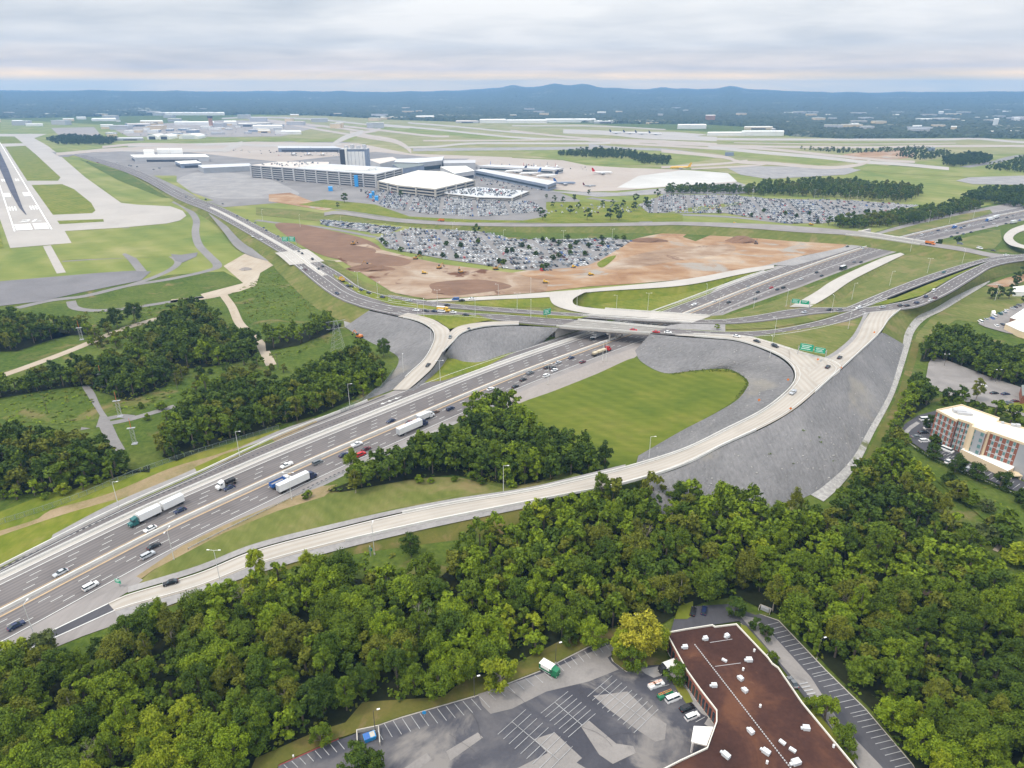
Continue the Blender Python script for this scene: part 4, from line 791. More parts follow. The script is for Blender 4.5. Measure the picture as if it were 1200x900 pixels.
# wide verge left of far right highway, grass banks
poly('green_bank', [(1030, 275), (1080, 262), (1130, 251), (1160, 246), (1163, 250), (1120, 262), (1070, 273), (1045, 280)], 'mown_grass', .12)
a, b = edges([(1205, 262, .1), (1185, 269, .1), (1176, 278, .1), (1182, 287, 3), (1200, 292, 6)], [(1220, 266, .1), (1196, 272, .1), (1187, 279, .1), (1194, 286, 3), (1212, 290, 6)], 30); sheet('side_ramp', a, b, 'concrete', 1, .25)
poly('dirt_bank', [(1100, 286), (1150, 274), (1172, 269), (1174, 282), (1165, 292), (1130, 292)], 'mown_grass', .11)
# ================================================================== TREES
def crown_mesh(name, seed, r, h, lobes, leaves, ls, narrow=1.0, gap=.0):
    """crown of leaf clumps spread over many lobes; origin at the trunk foot"""
    rg = np.random.default_rng(seed); z0 = h * .14; ch = (h - z0) / 2; cz = z0 + ch
    L = []
    for k in range(lobes):
        th = rg.uniform(0, 2 * math.pi); el = rg.uniform(-.95, 1.0); ce = math.sqrt(max(0, 1 - min(1, abs(el)) ** 2)) * (1 if el > 0 else 1.12)
        rr = rg.uniform(.16, .34) * r; f = 1 - rr / r * .7
        jit = rg.uniform(.72, 1.18)
        L.append((math.cos(th) * ce * r * f * narrow * jit, math.sin(th) * ce * r * f * narrow * jit, cz + el * ch * f * jit, rr))
    L.append((rg.uniform(-.2, .2) * r, rg.uniform(-.2, .2) * r, cz + ch * .6, r * .34)); L = np.array(L)
    V = []; F = []
    per = leaves // len(L)
    for (x, y, z, rr) in L:
        sq = rg.uniform(.7, 1.25); n_ = int(per * (rr / (r * .25)) ** 1.3) + 6
        d = rg.normal(size=(n_, 3)); d /= np.linalg.norm(d, axis=1)[:, None]; d[:, 2] = np.where(d[:, 2] < -.35, -d[:, 2], d[:, 2])
        rad = rr * np.where(rg.random((n_, 1)) < .22, rg.uniform(1.1, 1.45, (n_, 1)), rg.uniform(.6, 1.12, (n_, 1)))
        p = np.array([x, y, z]) + d * rad * np.array([1, 1, sq])
        keep = np.ones(n_, bool)
        for (x2, y2, z2, r2) in L:
            keep &= ~(np.linalg.norm(p - np.array([x2, y2, z2]), axis=1) < r2 * .55)
        p, dd = p[keep], d[keep]
        nrm = dd * .8 + rg.normal(size=p.shape) * .62; nrm[:, 2] += .45; nrm /= np.linalg.norm(nrm, axis=1)[:, None]
        t = np.cross(nrm, rg.normal(size=p.shape)); t /= np.linalg.norm(t, axis=1)[:, None]; b = np.cross(nrm, t)
        s_ = ls * rg.uniform(.5, 1.35, (len(p), 1))
        for i in range(len(p)):
            n0 = len(V); a_, b_ = t[i] * s_[i], b[i] * s_[i] * .7
            V += [p[i] - a_, p[i] - b_ + a_ * .15, p[i] + a_, p[i] + b_ - a_ * .1]; F.append((n0, n0 + 1, n0 + 2, n0 + 3))
    for (x, y, z, rr) in L:
        n0 = len(V); q = rr * .5
        for e in ((1, 0, 0), (-1, 0, 0), (0, 1, 0), (0, -1, 0), (0, 0, 1), (0, 0, -1)): V.append(np.array([x, y, z]) + np.array(e) * q * rg.uniform(.8, 1.2))
        F += [(n0 + a, n0 + b, n0 + c) for a, b, c in ((0, 2, 4), (2, 1, 4), (1, 3, 4), (3, 0, 4), (2, 0, 5), (1, 2, 5), (3, 1, 5), (0, 3, 5))]
    me = bpy.data.meshes.new(name); me.from_pydata([tuple(v) for v in V], [], F); me.materials.append(None); me.update()
    return me, L, cz
def trunk_mesh(name, seed, h, L, cz, mat, r0=.26):
    rg = random.Random(seed); mm = MB()
    pts = [Vector((0, 0, -.2)), Vector((rg.uniform(-.2, .2), rg.uniform(-.2, .2), h * .25)), Vector((rg.uniform(-.3, .3), rg.uniform(-.3, .3), h * .55)), Vector((0, 0, h * .8))]
    rad = [r0, r0 * .75, r0 * .45, r0 * .15]
    for i in range(3): mm.tube(pts[i], pts[i + 1], rad[i], rad[i + 1], 6, caps=False)
    for k in range(0, len(L), 2):
        x, y, z, rr = L[k]; s_ = pts[1].lerp(pts[2], rg.random()); mm.tube(s_, (x, y, z), r0 * .3, r0 * .08, 4, caps=False)
    return mm.mesh(name, mat)
def bare_mesh(name, seed, h):
    rg = random.Random(seed); mm = MB()
    def grow(p, d, l, r, k):
        e = p + d * l; mm.tube(p, e, r, r * .6, 4, caps=False)
        if k == 0: return
        for j in range(3):
            nd = (d + Vector((rg.uniform(-.7, .7), rg.uniform(-.7, .7), rg.uniform(-.1, .5)))).normalized(); grow(e, nd, l * rg.uniform(.6, .8), r * .55, k - 1)
    grow(Vector((0, 0, -.2)), Vector((.02, 0, 1)), h * .35, .22, 4)
    return mm.mesh(name, M['pale_bark'])
# full-detail shapes: (name, crown radius, height, lobes, leaves, leaf size, narrowness)
SH = {}
def shape(key, n, r, h, lobes, leaves, ls, nar=1.0):
    SH[key] = []
    for i in range(n):
        me, L, cz = crown_mesh('crown', hash_(key) + i * 13, r, h, lobes, leaves, ls, nar)
        SH[key].append((me, trunk_mesh('trunk', i + 3, h, L, cz, M['bark'], .25), trunk_mesh('trunk', i + 3, h, L, cz, M['pale_bark'], .25), r, h))
def hash_(s): return sum(ord(c) * (i + 1) for i, c in enumerate(s))
shape('spreading', 4, 4.8, 11.0, 44, 6400, .27)
shape('rounded', 4, 4.0, 11.5, 38, 5200, .26)
shape('tall narrow', 3, 3.1, 13.5, 32, 4200, .25, .8)
shape('small bushy', 3, 2.4, 5.2, 20, 2600, .19)
_tint_cache = {}
def crown_variant(key, i, ti):
    k = (key, i, ti)
    if k not in _tint_cache:
        me = SH[key][i][0].copy(); me.materials[0] = CM[ti]; _tint_cache[k] = me
    return _tint_cache[k]
TREES = []   # dict(x, y, key, i, ti, s, rz, region)
def scatter(region, pts, space, kinds, tints, sc_=(.8, 1.15), seed=0, jit=.42, edge=None):
    rg = random.Random(seed + hash_(region)); pl = [(p.x, p.y) for p in W3(pts)]
    x0, x1 = min(p[0] for p in pl), max(p[0] for p in pl); y0, y1 = min(p[1] for p in pl), max(p[1] for p in pl)
    y = y0; row = 0
    while y < y1:
        x = x0 + (row % 2) * space / 2
        while x < x1:
            px_, py_ = x + rg.uniform(-jit, jit) * space, y + rg.uniform(-jit, jit) * space
            if in_poly(px_, py_, pl):
                # tint drifts in patches so that neighbours of a kind stand together
                t = math.sin(px_ * .071 + 1.3) + math.cos(py_ * .083 + px_ * .031) + rg.uniform(-1.5, 1.5)
                ti = tints[min(len(tints) - 1, max(0, int((t + 3) / 6 * len(tints))))]
                key = rg.choice(kinds)
                TREES.append(dict(x=px_, y=py_, key=key, i=rg.randrange(len(SH[key])), ti=ti, s=rg.uniform(*sc_), rz=rg.uniform(0, 6.28), region=region))
            x += space
        y += space * .87; row += 1
def lone(u, v, key, ti, s=1.0, region='', z=0, label=None):
    p = P(u, v, z); TREES.append(dict(x=p.x, y=p.y, key=key, i=(int(u) % len(SH[key])), ti=ti, s=s, rz=u * .37, region=region, lone=True, label=label, z=z))
MIXK = ['spreading', 'rounded', 'rounded', 'tall narrow', 'spreading']
TD = [1, 2, 0, 5, 1, 2, 2, 3]; TL = [0, 1, 2, 5, 1, 2, 3, 2, 3, 3, 4]
WA = [(-90, 810, 10), (0, 754, 10), (38, 748, 10), (58, 762, 10), (100, 748, 10), (127, 730, 10), (187, 696, 10), (212, 695, 10), (283, 657, 10), (337, 648, 10), (383, 650, 10), (410, 650, 10), (460, 655, 10), (482, 645, 10), (507, 655, 10), (547, 622, 10), (600, 594, 10), (640, 583, 9), (700, 572, 9), (767, 564, 9), (833, 570, 9), (877, 565, 9), (900, 583, 9), (950, 580, 9), (987, 578, 9), (1005, 548, 9), (1033, 519, 9), (1050, 484, 9), (1066, 450, 9), (1078, 434, 9),
      (1090, 474, 0), (1062, 492, 0), (1042, 516, 0), (1068, 554, 0), (1084, 576, 0), (1104, 606, 0), (1135, 630, 0), (1156, 662, 0), (1200, 690, 0), (1300, 760, 0), (1320, 1000, 0), (1105, 1000, 0), (1070, 897, 0), (1018, 830, 0), (970, 783, 0), (915, 722, 0), (890, 713, 0), (862, 700, 0), (828, 706, 0), (800, 716, 0), (772, 735, 0), (725, 733, 0), (700, 742, 0), (657, 755, 0), (580, 793, 0), (548, 795, 0), (520, 820, 0), (425, 825, 0), (405, 850, 0), (372, 860, 0), (300, 890, 0), (270, 960, 0), (-150, 960, 0)]
def flat(pts):
    o = []
    for k in pts:
        w_ = P(*k); u_, v_, _ = Q((w_.x, w_.y, 0)); o.append((u_, v_, 0))
    return o
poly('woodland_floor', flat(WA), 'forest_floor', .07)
scatter('in the big wood', WA, 5.5, MIXK, TL, (.5, 1.02), 1)
WB = [(378, 552, 10), (410, 540, 10), (440, 528, 10), (470, 522, 10), (505, 508, 10), (540, 492, 10), (548, 468, 10), (575, 462, 10), (605, 462, 10), (612, 485, 10), (640, 497, 10), (680, 510, 10), (705, 527, 10), (728, 545, 8), (712, 557, 0), (690, 563, 0), (650, 569, 0), (600, 569, 0), (560, 562, 0), (530, 557, 0), (480, 563, 0), (430, 572, 0), (400, 577, 0), (386, 576, 0)]
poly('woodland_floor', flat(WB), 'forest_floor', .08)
scatter('in the wood between highway and ramp', WB, 5.9, MIXK, [1, 0, 2, 1, 3, 2], (.8, 1.15), 2)
C1 = [(-60, 498, 9), (0, 496, 9), (40, 498, 9), (80, 507, 9), (110, 512, 9), (135, 526, 9), (160, 532, 9), (172, 540, 6), (176, 546, 0), (160, 551, 0), (120, 563, 0), (80, 576, 0), (0, 582, 0), (-60, 585, 0)]
C2 = [(203, 480, 10), (217, 462, 10), (250, 450, 10), (270, 435, 10), (310, 438, 10), (350, 433, 10), (395, 408, 10), (430, 400, 9), (452, 425, 9), (438, 448, 0), (415, 468, 0), (370, 488, 0), (330, 498, 0), (290, 511, 0), (240, 526, 0), (207, 541, 0), (190, 536, 0), (205, 515, 0)]
C3 = [(175, 382, 10), (210, 352, 10), (240, 352, 10), (252, 368, 10), (290, 388, 10), (302, 412, 0), (298, 420, 0), (270, 427, 0), (230, 432, 0), (200, 432, 0), (185, 420, 0), (172, 400, 0)]
C4 = [(-60, 372, 9), (0, 362, 9), (20, 364, 9), (80, 378, 9), (97, 378, 9), (96, 386, 0), (60, 384, 0), (62, 398, 0), (20, 412, 0), (-60, 414, 0)]
C5 = [(-60, 445, 9), (0, 438, 9), (30, 436, 9), (75, 424, 9), (110, 412, 9), (130, 410, 9), (165, 402, 9), (172, 425, 0), (200, 445, 0), (195, 453, 0), (150, 470, 0), (112, 458, 0), (105, 452, 0), (60, 457, 0), (0, 467, 0), (-60, 470, 0)]
C6 = [(308, 382, 9), (340, 378, 9), (382, 364, 9), (398, 368, 9), (400, 378, 0), (380, 393, 0), (350, 405, 0), (312, 412, 0)]
for nm_, pl_, rgn, sp_ in (('woodland_floor', C1, 'in the lower left wood', 5.8), ('woodland_floor', C2, 'in the wood by the left loop', 6), ('woodland_floor', C3, 'in the clump under the airfield tracks', 6.2), ('woodland_floor', C4, 'in the grove near the arrestor bed', 6.2), ('woodland_floor', C5, 'in the belt above the left meadow', 6.2), ('woodland_floor', C6, 'in the grove at the green hill foot', 8.5)):
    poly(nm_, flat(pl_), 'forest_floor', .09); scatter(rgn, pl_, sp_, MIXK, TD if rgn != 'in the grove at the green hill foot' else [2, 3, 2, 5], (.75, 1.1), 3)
for rg_, pl_, sp_, tt_ in (('in the left scrub', [(100, 392, 0), (170, 388, 0), (185, 425, 0), (170, 432, 0), (150, 415, 0), (105, 405, 0)], 8, [2, 3, 5]), ('in the left scrub', [(200, 436, 0), (300, 426, 0), (345, 436, 0), (300, 446, 0), (240, 462, 0), (205, 460, 0)], 9, [2, 3, 5, 1]), ('in the left scrub', [(160, 478, 0), (205, 470, 0), (200, 510, 0), (175, 520, 0)], 12, [2, 3]), ('in the left scrub', [(395, 425, 0), (440, 432, 0), (458, 448, 0), (430, 466, 0), (405, 470, 0)], 6, [2, 3, 1]), ('in the left scrub', [(0, 582, 0), (80, 578, 0), (120, 565, 0), (160, 553, 0), (160, 557, 0), (80, 584, 0), (0, 590, 0)], 6, [2, 3, 4]), ('along the wood front', [(385, 578, 0), (430, 574, 0), (480, 565, 0), (530, 559, 0), (600, 571, 0), (600, 575, 0), (530, 564, 0), (480, 569, 0), (400, 580, 0)], 5, [2, 3, 1])):
    scatter(rg_, pl_, sp_, ['small bushy', 'small bushy', 'rounded'] if rg_ == 'in the left scrub' else ['small bushy'], tt_, (.5, .95), 31)
DR = [(1086, 394, 9), (1105, 380, 9), (1120, 380, 9), (1150, 394, 9), (1180, 404, 9), (1215, 408, 9), (1260, 420, 9), (1260, 472, 0), (1200, 455, 0), (1160, 446, 0), (1130, 432, 0), (1095, 424, 0), (1078, 424, 0)]
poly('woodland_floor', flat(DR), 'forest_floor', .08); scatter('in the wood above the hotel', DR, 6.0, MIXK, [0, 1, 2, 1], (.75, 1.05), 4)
DH = [(1098, 458, 0), (1120, 464, 0), (1140, 476, 0), (1175, 488, 0), (1200, 496, 0), (1250, 506, 0), (1250, 520, 0), (1200, 508, 0), (1165, 497, 0), (1125, 482, 0), (1100, 474, 0)]
scatter('behind the hotel', DH, 6.5, ['small bushy', 'rounded'], [0, 2, 3], (.7, 1.0), 5)
# airport side
scatter('along the far car park', [(868, 224, 0), (900, 217, 0), (930, 219, 0), (960, 214, 0), (1000, 216, 0), (1030, 221, 0), (1055, 220, 0), (1085, 226, 0), (1060, 238, 0), (1000, 234, 0), (930, 231, 0), (872, 229, 0)], 10.5, ['rounded', 'tall narrow'], [1, 2, 5], (.85, 1.15), 6)
scatter('along the far car park', [(780, 222, 0), (860, 222, 0), (880, 228, 0), (780, 227, 0)], 9, ['rounded'], [1, 2], (.7, 1), 7)
scatter('beside the far overpass', [(970, 264, 0), (1000, 260, 0), (1035, 257, 0), (1085, 249, 0), (1120, 241, 0), (1147, 241, 0), (1150, 245, 0), (1120, 252, 0), (1080, 262, 0), (1020, 268, 0), (985, 268, 0)], 8, ['rounded', 'spreading'], [1, 2, 5], (.7, 1.1), 8)
scatter('in the far right wood', [(1125, 236, 0), (1150, 226, 0), (1200, 224, 0), (1280, 222, 0), (1280, 246, 0), (1200, 245, 0), (1160, 238, 0), (1130, 240, 0)], 9, ['rounded', 'spreading'], [0, 1, 2], (.75, 1.1), 9)
scatter('on the airfield mound', [(650, 180.5, 0), (700, 176, 0), (735, 178, 0), (760, 184, 0), (785, 186, 0), (785, 194, 0), (750, 193, 0), (740, 187, 0), (700, 186, 0), (655, 183, 0)], 13, ['rounded'], [0, 1], (.7, 1), 10)
scatter('on the airfield mound', [(930, 175, 0), (1010, 177, 0), (1075, 174, 0), (1110, 178, 0), (1120, 184, 0), (1080, 188, 0), (1050, 184, 0), (1060, 178, 0), (990, 180, 0)], 13, ['small bushy', 'rounded'], [0, 2], (.6, .9), 11)
scatter('on the airfield mound', [(1105, 188, 0), (1140, 182, 0), (1162, 186, 0), (1160, 192, 0), (1120, 196, 0), (1105, 194, 0)], 11, ['rounded', 'spreading'], [0, 1], (.8, 1.1), 12)
scatter('on the airfield mound', [(1150, 198, 0), (1200, 186, 0), (1280, 184, 0), (1280, 204, 0), (1200, 203, 0)], 12, ['small bushy', 'rounded'], [2, 1], (.7, 1), 13)
scatter('in the trees beside the left airfield', [(55, 165, 0), (80, 160, 0), (115, 162, 0), (140, 164, 0), (130, 170, 0), (70, 170, 0)], 14, ['rounded'], [0, 1], (.8, 1.1), 14)
for (u, v, s_) in ((636, 258, 1.1), (633, 252, .9), (710, 262, 0), (688, 258, 1.3), (715, 258, 1.3), (725, 258, 1.1), (668, 251, 1), (678, 245, .8), (648, 243, .7), (660, 238, .8), (706, 242, .8), (650, 236, .8), (731, 243, .9), (745, 236, 1), (722, 249, 1), (757, 240, 1), (770, 231, 1.1), (743, 247, 1), (718, 240, .7), (760, 246, 1), (690, 228, .7), (673, 235, .8), (640, 233, .6), (470, 231, .9), (404, 238, 1.2), (396, 243, .6), (558, 274, 1), (800, 270, 0)):
    if s_: lone(u, v, 'rounded', 0 if int(u) % 2 else 1, s_, 'on the airport lawns')
for (u, v) in ((636, 283), (648, 284), (470, 295), (523, 288), (492, 300), (540, 290), (620, 293), (600, 296), (594, 297), (628, 300), (519, 302), (535, 303), (668, 292), (675, 287), (655, 287), (590, 310), (585, 309), (635, 316), (640, 314), (690, 290), (706, 288), (668, 299), (612, 290), (685, 300), (655, 302), (648, 305), (560, 285), (452, 288), (448, 284), (705, 281), (722, 281), (731, 281), (665, 280), (1017, 249), (1014, 250), (920, 252), (933, 255), (948, 252), (958, 262), (842, 250), (880, 254), (895, 249), (1000, 252)):
    lone(u, v, 'small bushy', (0, 1, 2)[int(u) % 3], 1.0, 'among the parked cars')
# close-in single trees
LN = 'by the office car park'
lone(738, 785, 'small bushy', 2, 1.6, LN, label='round green tree under the big golden tree at the car park corner')
lone(746, 768, 'spreading', 7, 1.25, LN, label='big golden-yellow tree beside the brown-roofed office')
lone(728, 770, 'rounded', 4, .8, LN, label='yellow-green tree left of the big golden tree')
lone(769, 762, 'rounded', 4, .85, LN, label='loose yellow-green tree touching the corner of the office roof')
lone(793, 801, 'small bushy', 1, 1.3, LN, label='round dark green tree against the brick office wall')
lone(694, 762, 'rounded', 3, .95, LN, label='bright green tree at the top end of the parking bays')
lone(668, 757, 'small bushy', 1, 1.0, LN, label='small round shrub between lamp post and bright green tree')
lone(586, 808, 'small bushy', 4, 2.0, LN, label='bright yellow young tree on the verge beside the parking bays')
lone(377, 873, 'small bushy', 2, 1.1, LN, label='small fresh bush on the dry grass by the lower parking bays')
lone(421, 905, 'small bushy', 1, 1.6, LN, label='dark green tree in the car park island near the bottom edge')
lone(438, 908, 'small bushy', 1, 1.3, LN, label='second dark tree in the bottom car park island')
lone(862, 722, 'small bushy', 0, 1.3, LN, label='dark tree behind the top corner of the office')
lone(885, 738, 'small bushy', 0, .8, LN, label='small round shrub on the grass strip beside the office corner')
lone(897, 750, 'small bushy', 0, .95, LN, label='second round shrub on the grass strip beside the office')
lone(966, 845, 'small bushy', 3, 1.45, LN, label='bright green tree between office roof and right-hand parking bays')
lone(985, 873, 'small bushy', 2, 1.2, LN, label='green shrub beside the lower right edge of the office roof')
lone(992, 885, 'small bushy', 2, 1.1, LN, label='shrub lower down beside the right edge of the office roof')
lone(905, 778, 'small bushy', 2, .7, LN, label='low shrub tucked beside the right office parapet')
lone(951, 832, 'small bushy', 2, .8, LN, label='low shrub beside the striped crossing area')
lone(52, 774, 'small bushy', 6, 1.8, LN, label='grey-green tree standing alone at the highway edge, bottom left'); lone(20, 783, 'small bushy', 4, 1.7, LN, label='yellow-green tree at the bottom left beside the merge lane')
lone(482, 653, 'rounded', 0, .85, '', label='dark solitary tree in front of the grass strip below the ramp')
lone(450, 418, 'rounded', 1, 1.0, '', label='lone pointed tree at the foot of the left rock slope')
lone(138, 384, 'rounded', 0, 1.2, '', label='dark round tree, lower of the pair by the dirt track'); lone(159, 379, 'rounded', 0, 1.35, '', label='dark round tree, taller of the pair by the dirt track'); lone(124, 388, 'small bushy', 0, 1.6, '', label='small dark tree left of the dark pair by the dirt track')
lone(343, 490, 'tall narrow', 4, .9, '', label='pale yellow-green tree with a bright trunk at the highway wood edge'); lone(352, 488, 'tall narrow', 3, .9, '', label='tall thin fresh green tree beside the pale-trunked one')
lone(417, 578, 'tall narrow', 5, .85, '', label='thin tree with a bare pale trunk at the left end of the wood')
lone(362, 583, 'small bushy', 3, .6, '', label='small bush by the guardrail near the white truck'); lone(358, 585, 'small bushy', 2, .5, '')
lone(1089, 503, 'small bushy', 0, 1.4, 'by the hotel', label='round dark tree in the hotel car park island'); lone(1103, 516, 'small bushy', 0, 1.7, 'by the hotel', label='dark tree at the left corner of the hotel')
lone(1094, 538, 'small bushy', 0, 1.4, 'by the hotel', label='dark tree on the hedge line below the hotel, first from its left'); lone(1118, 554, 'small bushy', 0, 1.6, 'by the hotel', label='dark tree on the hedge line below the hotel, second from its left')
lone(1145, 563, 'small bushy', 0, 1.5, 'by the hotel', label='dark tree on the hedge line below the hotel, third from its left'); lone(1171, 573, 'small bushy', 0, 1.5, 'by the hotel', label='dark tree on the hedge line below the hotel, fourth from its left')
lone(1143, 470, 'tall narrow', 5, 1.0, 'by the hotel', label='tall sparse olive tree between the hotel roof and rear car park')
for (u, v, s_) in ((1170, 350, .9), (1161, 350, .8), (1182, 350, .8), (1190, 333, .9), (1196, 325, .9), (1200, 357, .7), (1188, 340, .7)): lone(u, v, 'rounded', 0, s_, 'on the lawn above the motel')
for (u, v, s_, t_) in ((1120, 585, 1.5, 5), (1135, 592, 1.3, 2), (1155, 600, 1.0, 6), (1112, 570, 1.2, 0), (1178, 628, 2.0, 2), (1170, 640, 1.6, 1), (1195, 590, 1.2, 0), (1205, 598, 1.2, 0), (1160, 620, 1.0, 5), (1148, 635, 1.5, 6), (1185, 660, 1.6, 4), (1203, 665, 1.5, 3), (1095, 520, .9, 1), (1060, 520, 1.0, 3), (1050, 545, 1.0, 0)): lone(u, v, 'small bushy', t_, s_, 'on the green bank below the hotel')
lone(902, 372, 'small bushy', 3, .9, '', z=0); lone(840, 386, 'small bushy', 3, .7, '', z=8, label='small bright shrub on the gravel wedge beside the bridge')
lone(1100, 288, 'small bushy', 0, 1.3, '', z=4); lone(1122, 284, 'small bushy', 0, 1.2, '', z=6)
LANDMARK = [('the office roof', 870, 790), ('the white-roofed shuttle truck', 644, 780), ('the golden tree', 748, 745), ('the blue dumpster', 432, 862), ('the small green exit sign', 139, 687), ('the hotel', 1150, 520), ('the hotel car park', 1070, 515), ('the rock slope toe', 930, 575), ('the ramp bend', 830, 540), ('the ramp over the creek', 700, 570), ('the lone white semi-trailer', 350, 560), ('the right-hand parking bays', 990, 800), ('the left end of the ramp', 180, 705), ('the middle of the ramp', 420, 630), ('the bare dead tree', 497, 730), ('the dirt clearing', 1083, 695), ('the bottom left corner', 20, 880), ('the bottom right corner', 1180, 880), ('the parking bays', 540, 825), ('the green meadow', 1180, 590), ('the left meadow', 60, 480), ('the pale crossroads of paths', 125, 495), ('the dirt track', 120, 400), ('the green hill', 330, 350), ('the left loop ramp', 500, 410), ('the green basin', 740, 480), ('the yellow young tree', 586, 790), ('the back lane behind the office', 845, 715)]
def direc(du, dv):
    d = math.hypot(du, dv); pre = 'close ' if d < 28 else ('' if d < 62 else 'well ')
    a = math.degrees(math.atan2(-dv, du)) % 360
    nm_ = ['right of', 'above and right of', 'above', 'above and left of', 'left of', 'below and left of', 'below', 'below and right of'][int(((a + 22.5) % 360) / 45)]
    return pre + nm_
def size_rank(t):
    u, v, d = Q((t['x'], t['y'], 5)); vis = -40 < u < 1240 and -20 < v < 930
    return (SH[t['key']][t['i']][4] * t['s'] / d) if vis else -1
TREES = [t for t in TREES if -130 < Q((t['x'], t['y'], 5))[0] < 1330]
for t in TREES: t['rank'] = size_rank(t) + (10 if t.get('label') else 0)
TREES.sort(key=lambda t: -t['rank'])
IND, REST = TREES[:296], TREES[296:]
keyed = {}
for t in IND:
    h = SH[t['key']][t['i']][4] * t['s']; u, v, d = Q((t['x'], t['y'], h * .7)); t['uv'] = (u, v)
    if not t.get('label'):
        lm = min(LANDMARK, key=lambda L: math.hypot(L[1] - u, L[2] - v)); size = 'large ' if t['s'] > 1.02 and t['key'] != 'small bushy' else ('small ' if t['s'] < .82 and t['key'] != 'small bushy' else '')
        base = '%s%s %s tree, %s %s' % (size, t['key'].replace('small bushy', 'low bushy'), TINT[t['ti']][0], direc(u - lm[1], v - lm[2]), lm[0])
        keyed.setdefault(base, []).append(t)
ORD = ['first', 'second', 'third', 'fourth', 'fifth', 'sixth', 'seventh', 'eighth', 'ninth', 'tenth', 'eleventh', 'twelfth', 'thirteenth', 'fourteenth', 'fifteenth', 'sixteenth', 'seventeenth', 'eighteenth', 'nineteenth', 'twentieth']
def ordn(i): return ORD[i] if i < 20 else '%dth' % (i + 1) if (i + 1) % 10 not in (1, 2, 3) else '%d%s' % (i + 1, {1: 'st', 2: 'nd', 3: 'rd'}[(i + 1) % 10])
for base, L in keyed.items():
    L.sort(key=lambda t: t['uv'][0])
    for i, t in enumerate(L):
        t['label'] = (base if len(L) == 1 else base.replace(',', ' ' + ordn(i) + ' from left,'))
        if len(t['label'].replace('-', ' ').split()) > 16: t['label'] = t['label'].replace(' the ', ' ').replace(' and ', '-')
        if len(t['label'].replace('-', ' ').split()) > 16: t['label'] = t['label'].replace(' tree ', ' ')
for t in IND:
    me, tr, trp, r, h = SH[t['key']][t['i']]
    o = empty('broadleaf_tree', (t['x'], t['y'], t.get('z', 0)), t['rz']); o.scale = (t['s'], t['s'], t['s'] * (.85 + .4 * ((t['rz'] * 7.3) % 1)) if not t.get('lone') else t['s'])
    c = link('crown', SH[t['key']][t['i']][0], o); c.material_slots[0].link = 'OBJECT'; c.material_slots[0].material = CM[t['ti']]; link('trunk', trp if t['ti'] in (4, 5) else tr, o)
    tag(o, t['label'], 'tree')
    o['group'] = 'trees ' + (t['region'] or 'standing alone')
# bare, dead trees among the wood
for (u, v, h, lb) in ((498, 748, 11, 'bare grey dead tree standing in the middle of the big wood'), (742, 655, 12, 'pale bare-branched tree in the wood under the ramp bend'), (757, 640, 10, 'second pale bare tree under the ramp bend'), (283, 712, 9, 'thin bare grey tree at the wood edge near the ramp'), (110, 905, 9, 'bare grey tree at the bottom left of the wood')):
    p = P(u, v, 0); o = empty('dead_tree', p); link('trunk', bare_mesh('trunk', int(u), h), o); tag(o, lb, 'tree')
# all smaller / farther trees in one mesh (several hundred beyond the nearest 300)
def low_crown(seed, r, h):
    me, L, cz = crown_mesh('low', seed, r, h, 12, 520, .72); v = np.zeros(len(me.vertices) * 3); me.vertices.foreach_get('co', v)
    F = [tuple(p.vertices) for p in me.polygons]; bpy.data.meshes.remove(me); return v.reshape(-1, 3), F
LOWS = {'spreading': [low_crown(5 + i, 5, 11) for i in range(3)], 'rounded': [low_crown(15 + i, 4.2, 11) for i in range(3)], 'tall narrow': [low_crown(25, 3.2, 13)], 'small bushy': [low_crown(35, 2.4, 5.2)]}
V = []; F = []; MI = []; nv = 0
for t in REST:
    L = LOWS[t['key']]; v, f = L[t['i'] % len(L)]; ca, sa = math.cos(t['rz']), math.sin(t['rz'])
    vv = v * t['s'] * np.array([1, 1, .85 + .35 * ((t['rz'] * 7.3) % 1) if not t.get('lone') else 1]); vv = np.stack([vv[:, 0] * ca - vv[:, 1] * sa + t['x'], vv[:, 0] * sa + vv[:, 1] * ca + t['y'], vv[:, 2] + t.get('z', 0)], 1)
    V.append(vv); F += [tuple(i + nv for i in k) for k in f]; MI += [t['ti']] * len(f); nv += len(v)
    # trunk
    x, y = t['x'], t['y']; hh = SH[t['key']][0][4] * t['s'] * .6; q_ = .22
    V.append(np.array([(x + a * q_, y + b * q_, z_) for z_ in (-.1 + t.get('z', 0), hh + t.get('z', 0)) for a, b in ((-1, -1), (1, -1), (1, 1), (-1, 1))])); F += [(nv, nv + 1, nv + 5, nv + 4), (nv + 1, nv + 2, nv + 6, nv + 5), (nv + 2, nv + 3, nv + 7, nv + 6), (nv + 3, nv, nv + 4, nv + 7)]; MI += [8] * 4; nv += 8
me = bpy.data.meshes.new('distant_trees'); me.from_pydata(np.concatenate(V).tolist(), [], F)
for k in CM: me.materials.append(k)
me.materials.append(M['bark']); me.polygons.foreach_set('material_index', MI); me.update()
o = link('distant_trees', me); o['kind'] = 'stuff'; tag(o, 'smaller and more distant trees of the woods and airport lawns', 'trees')
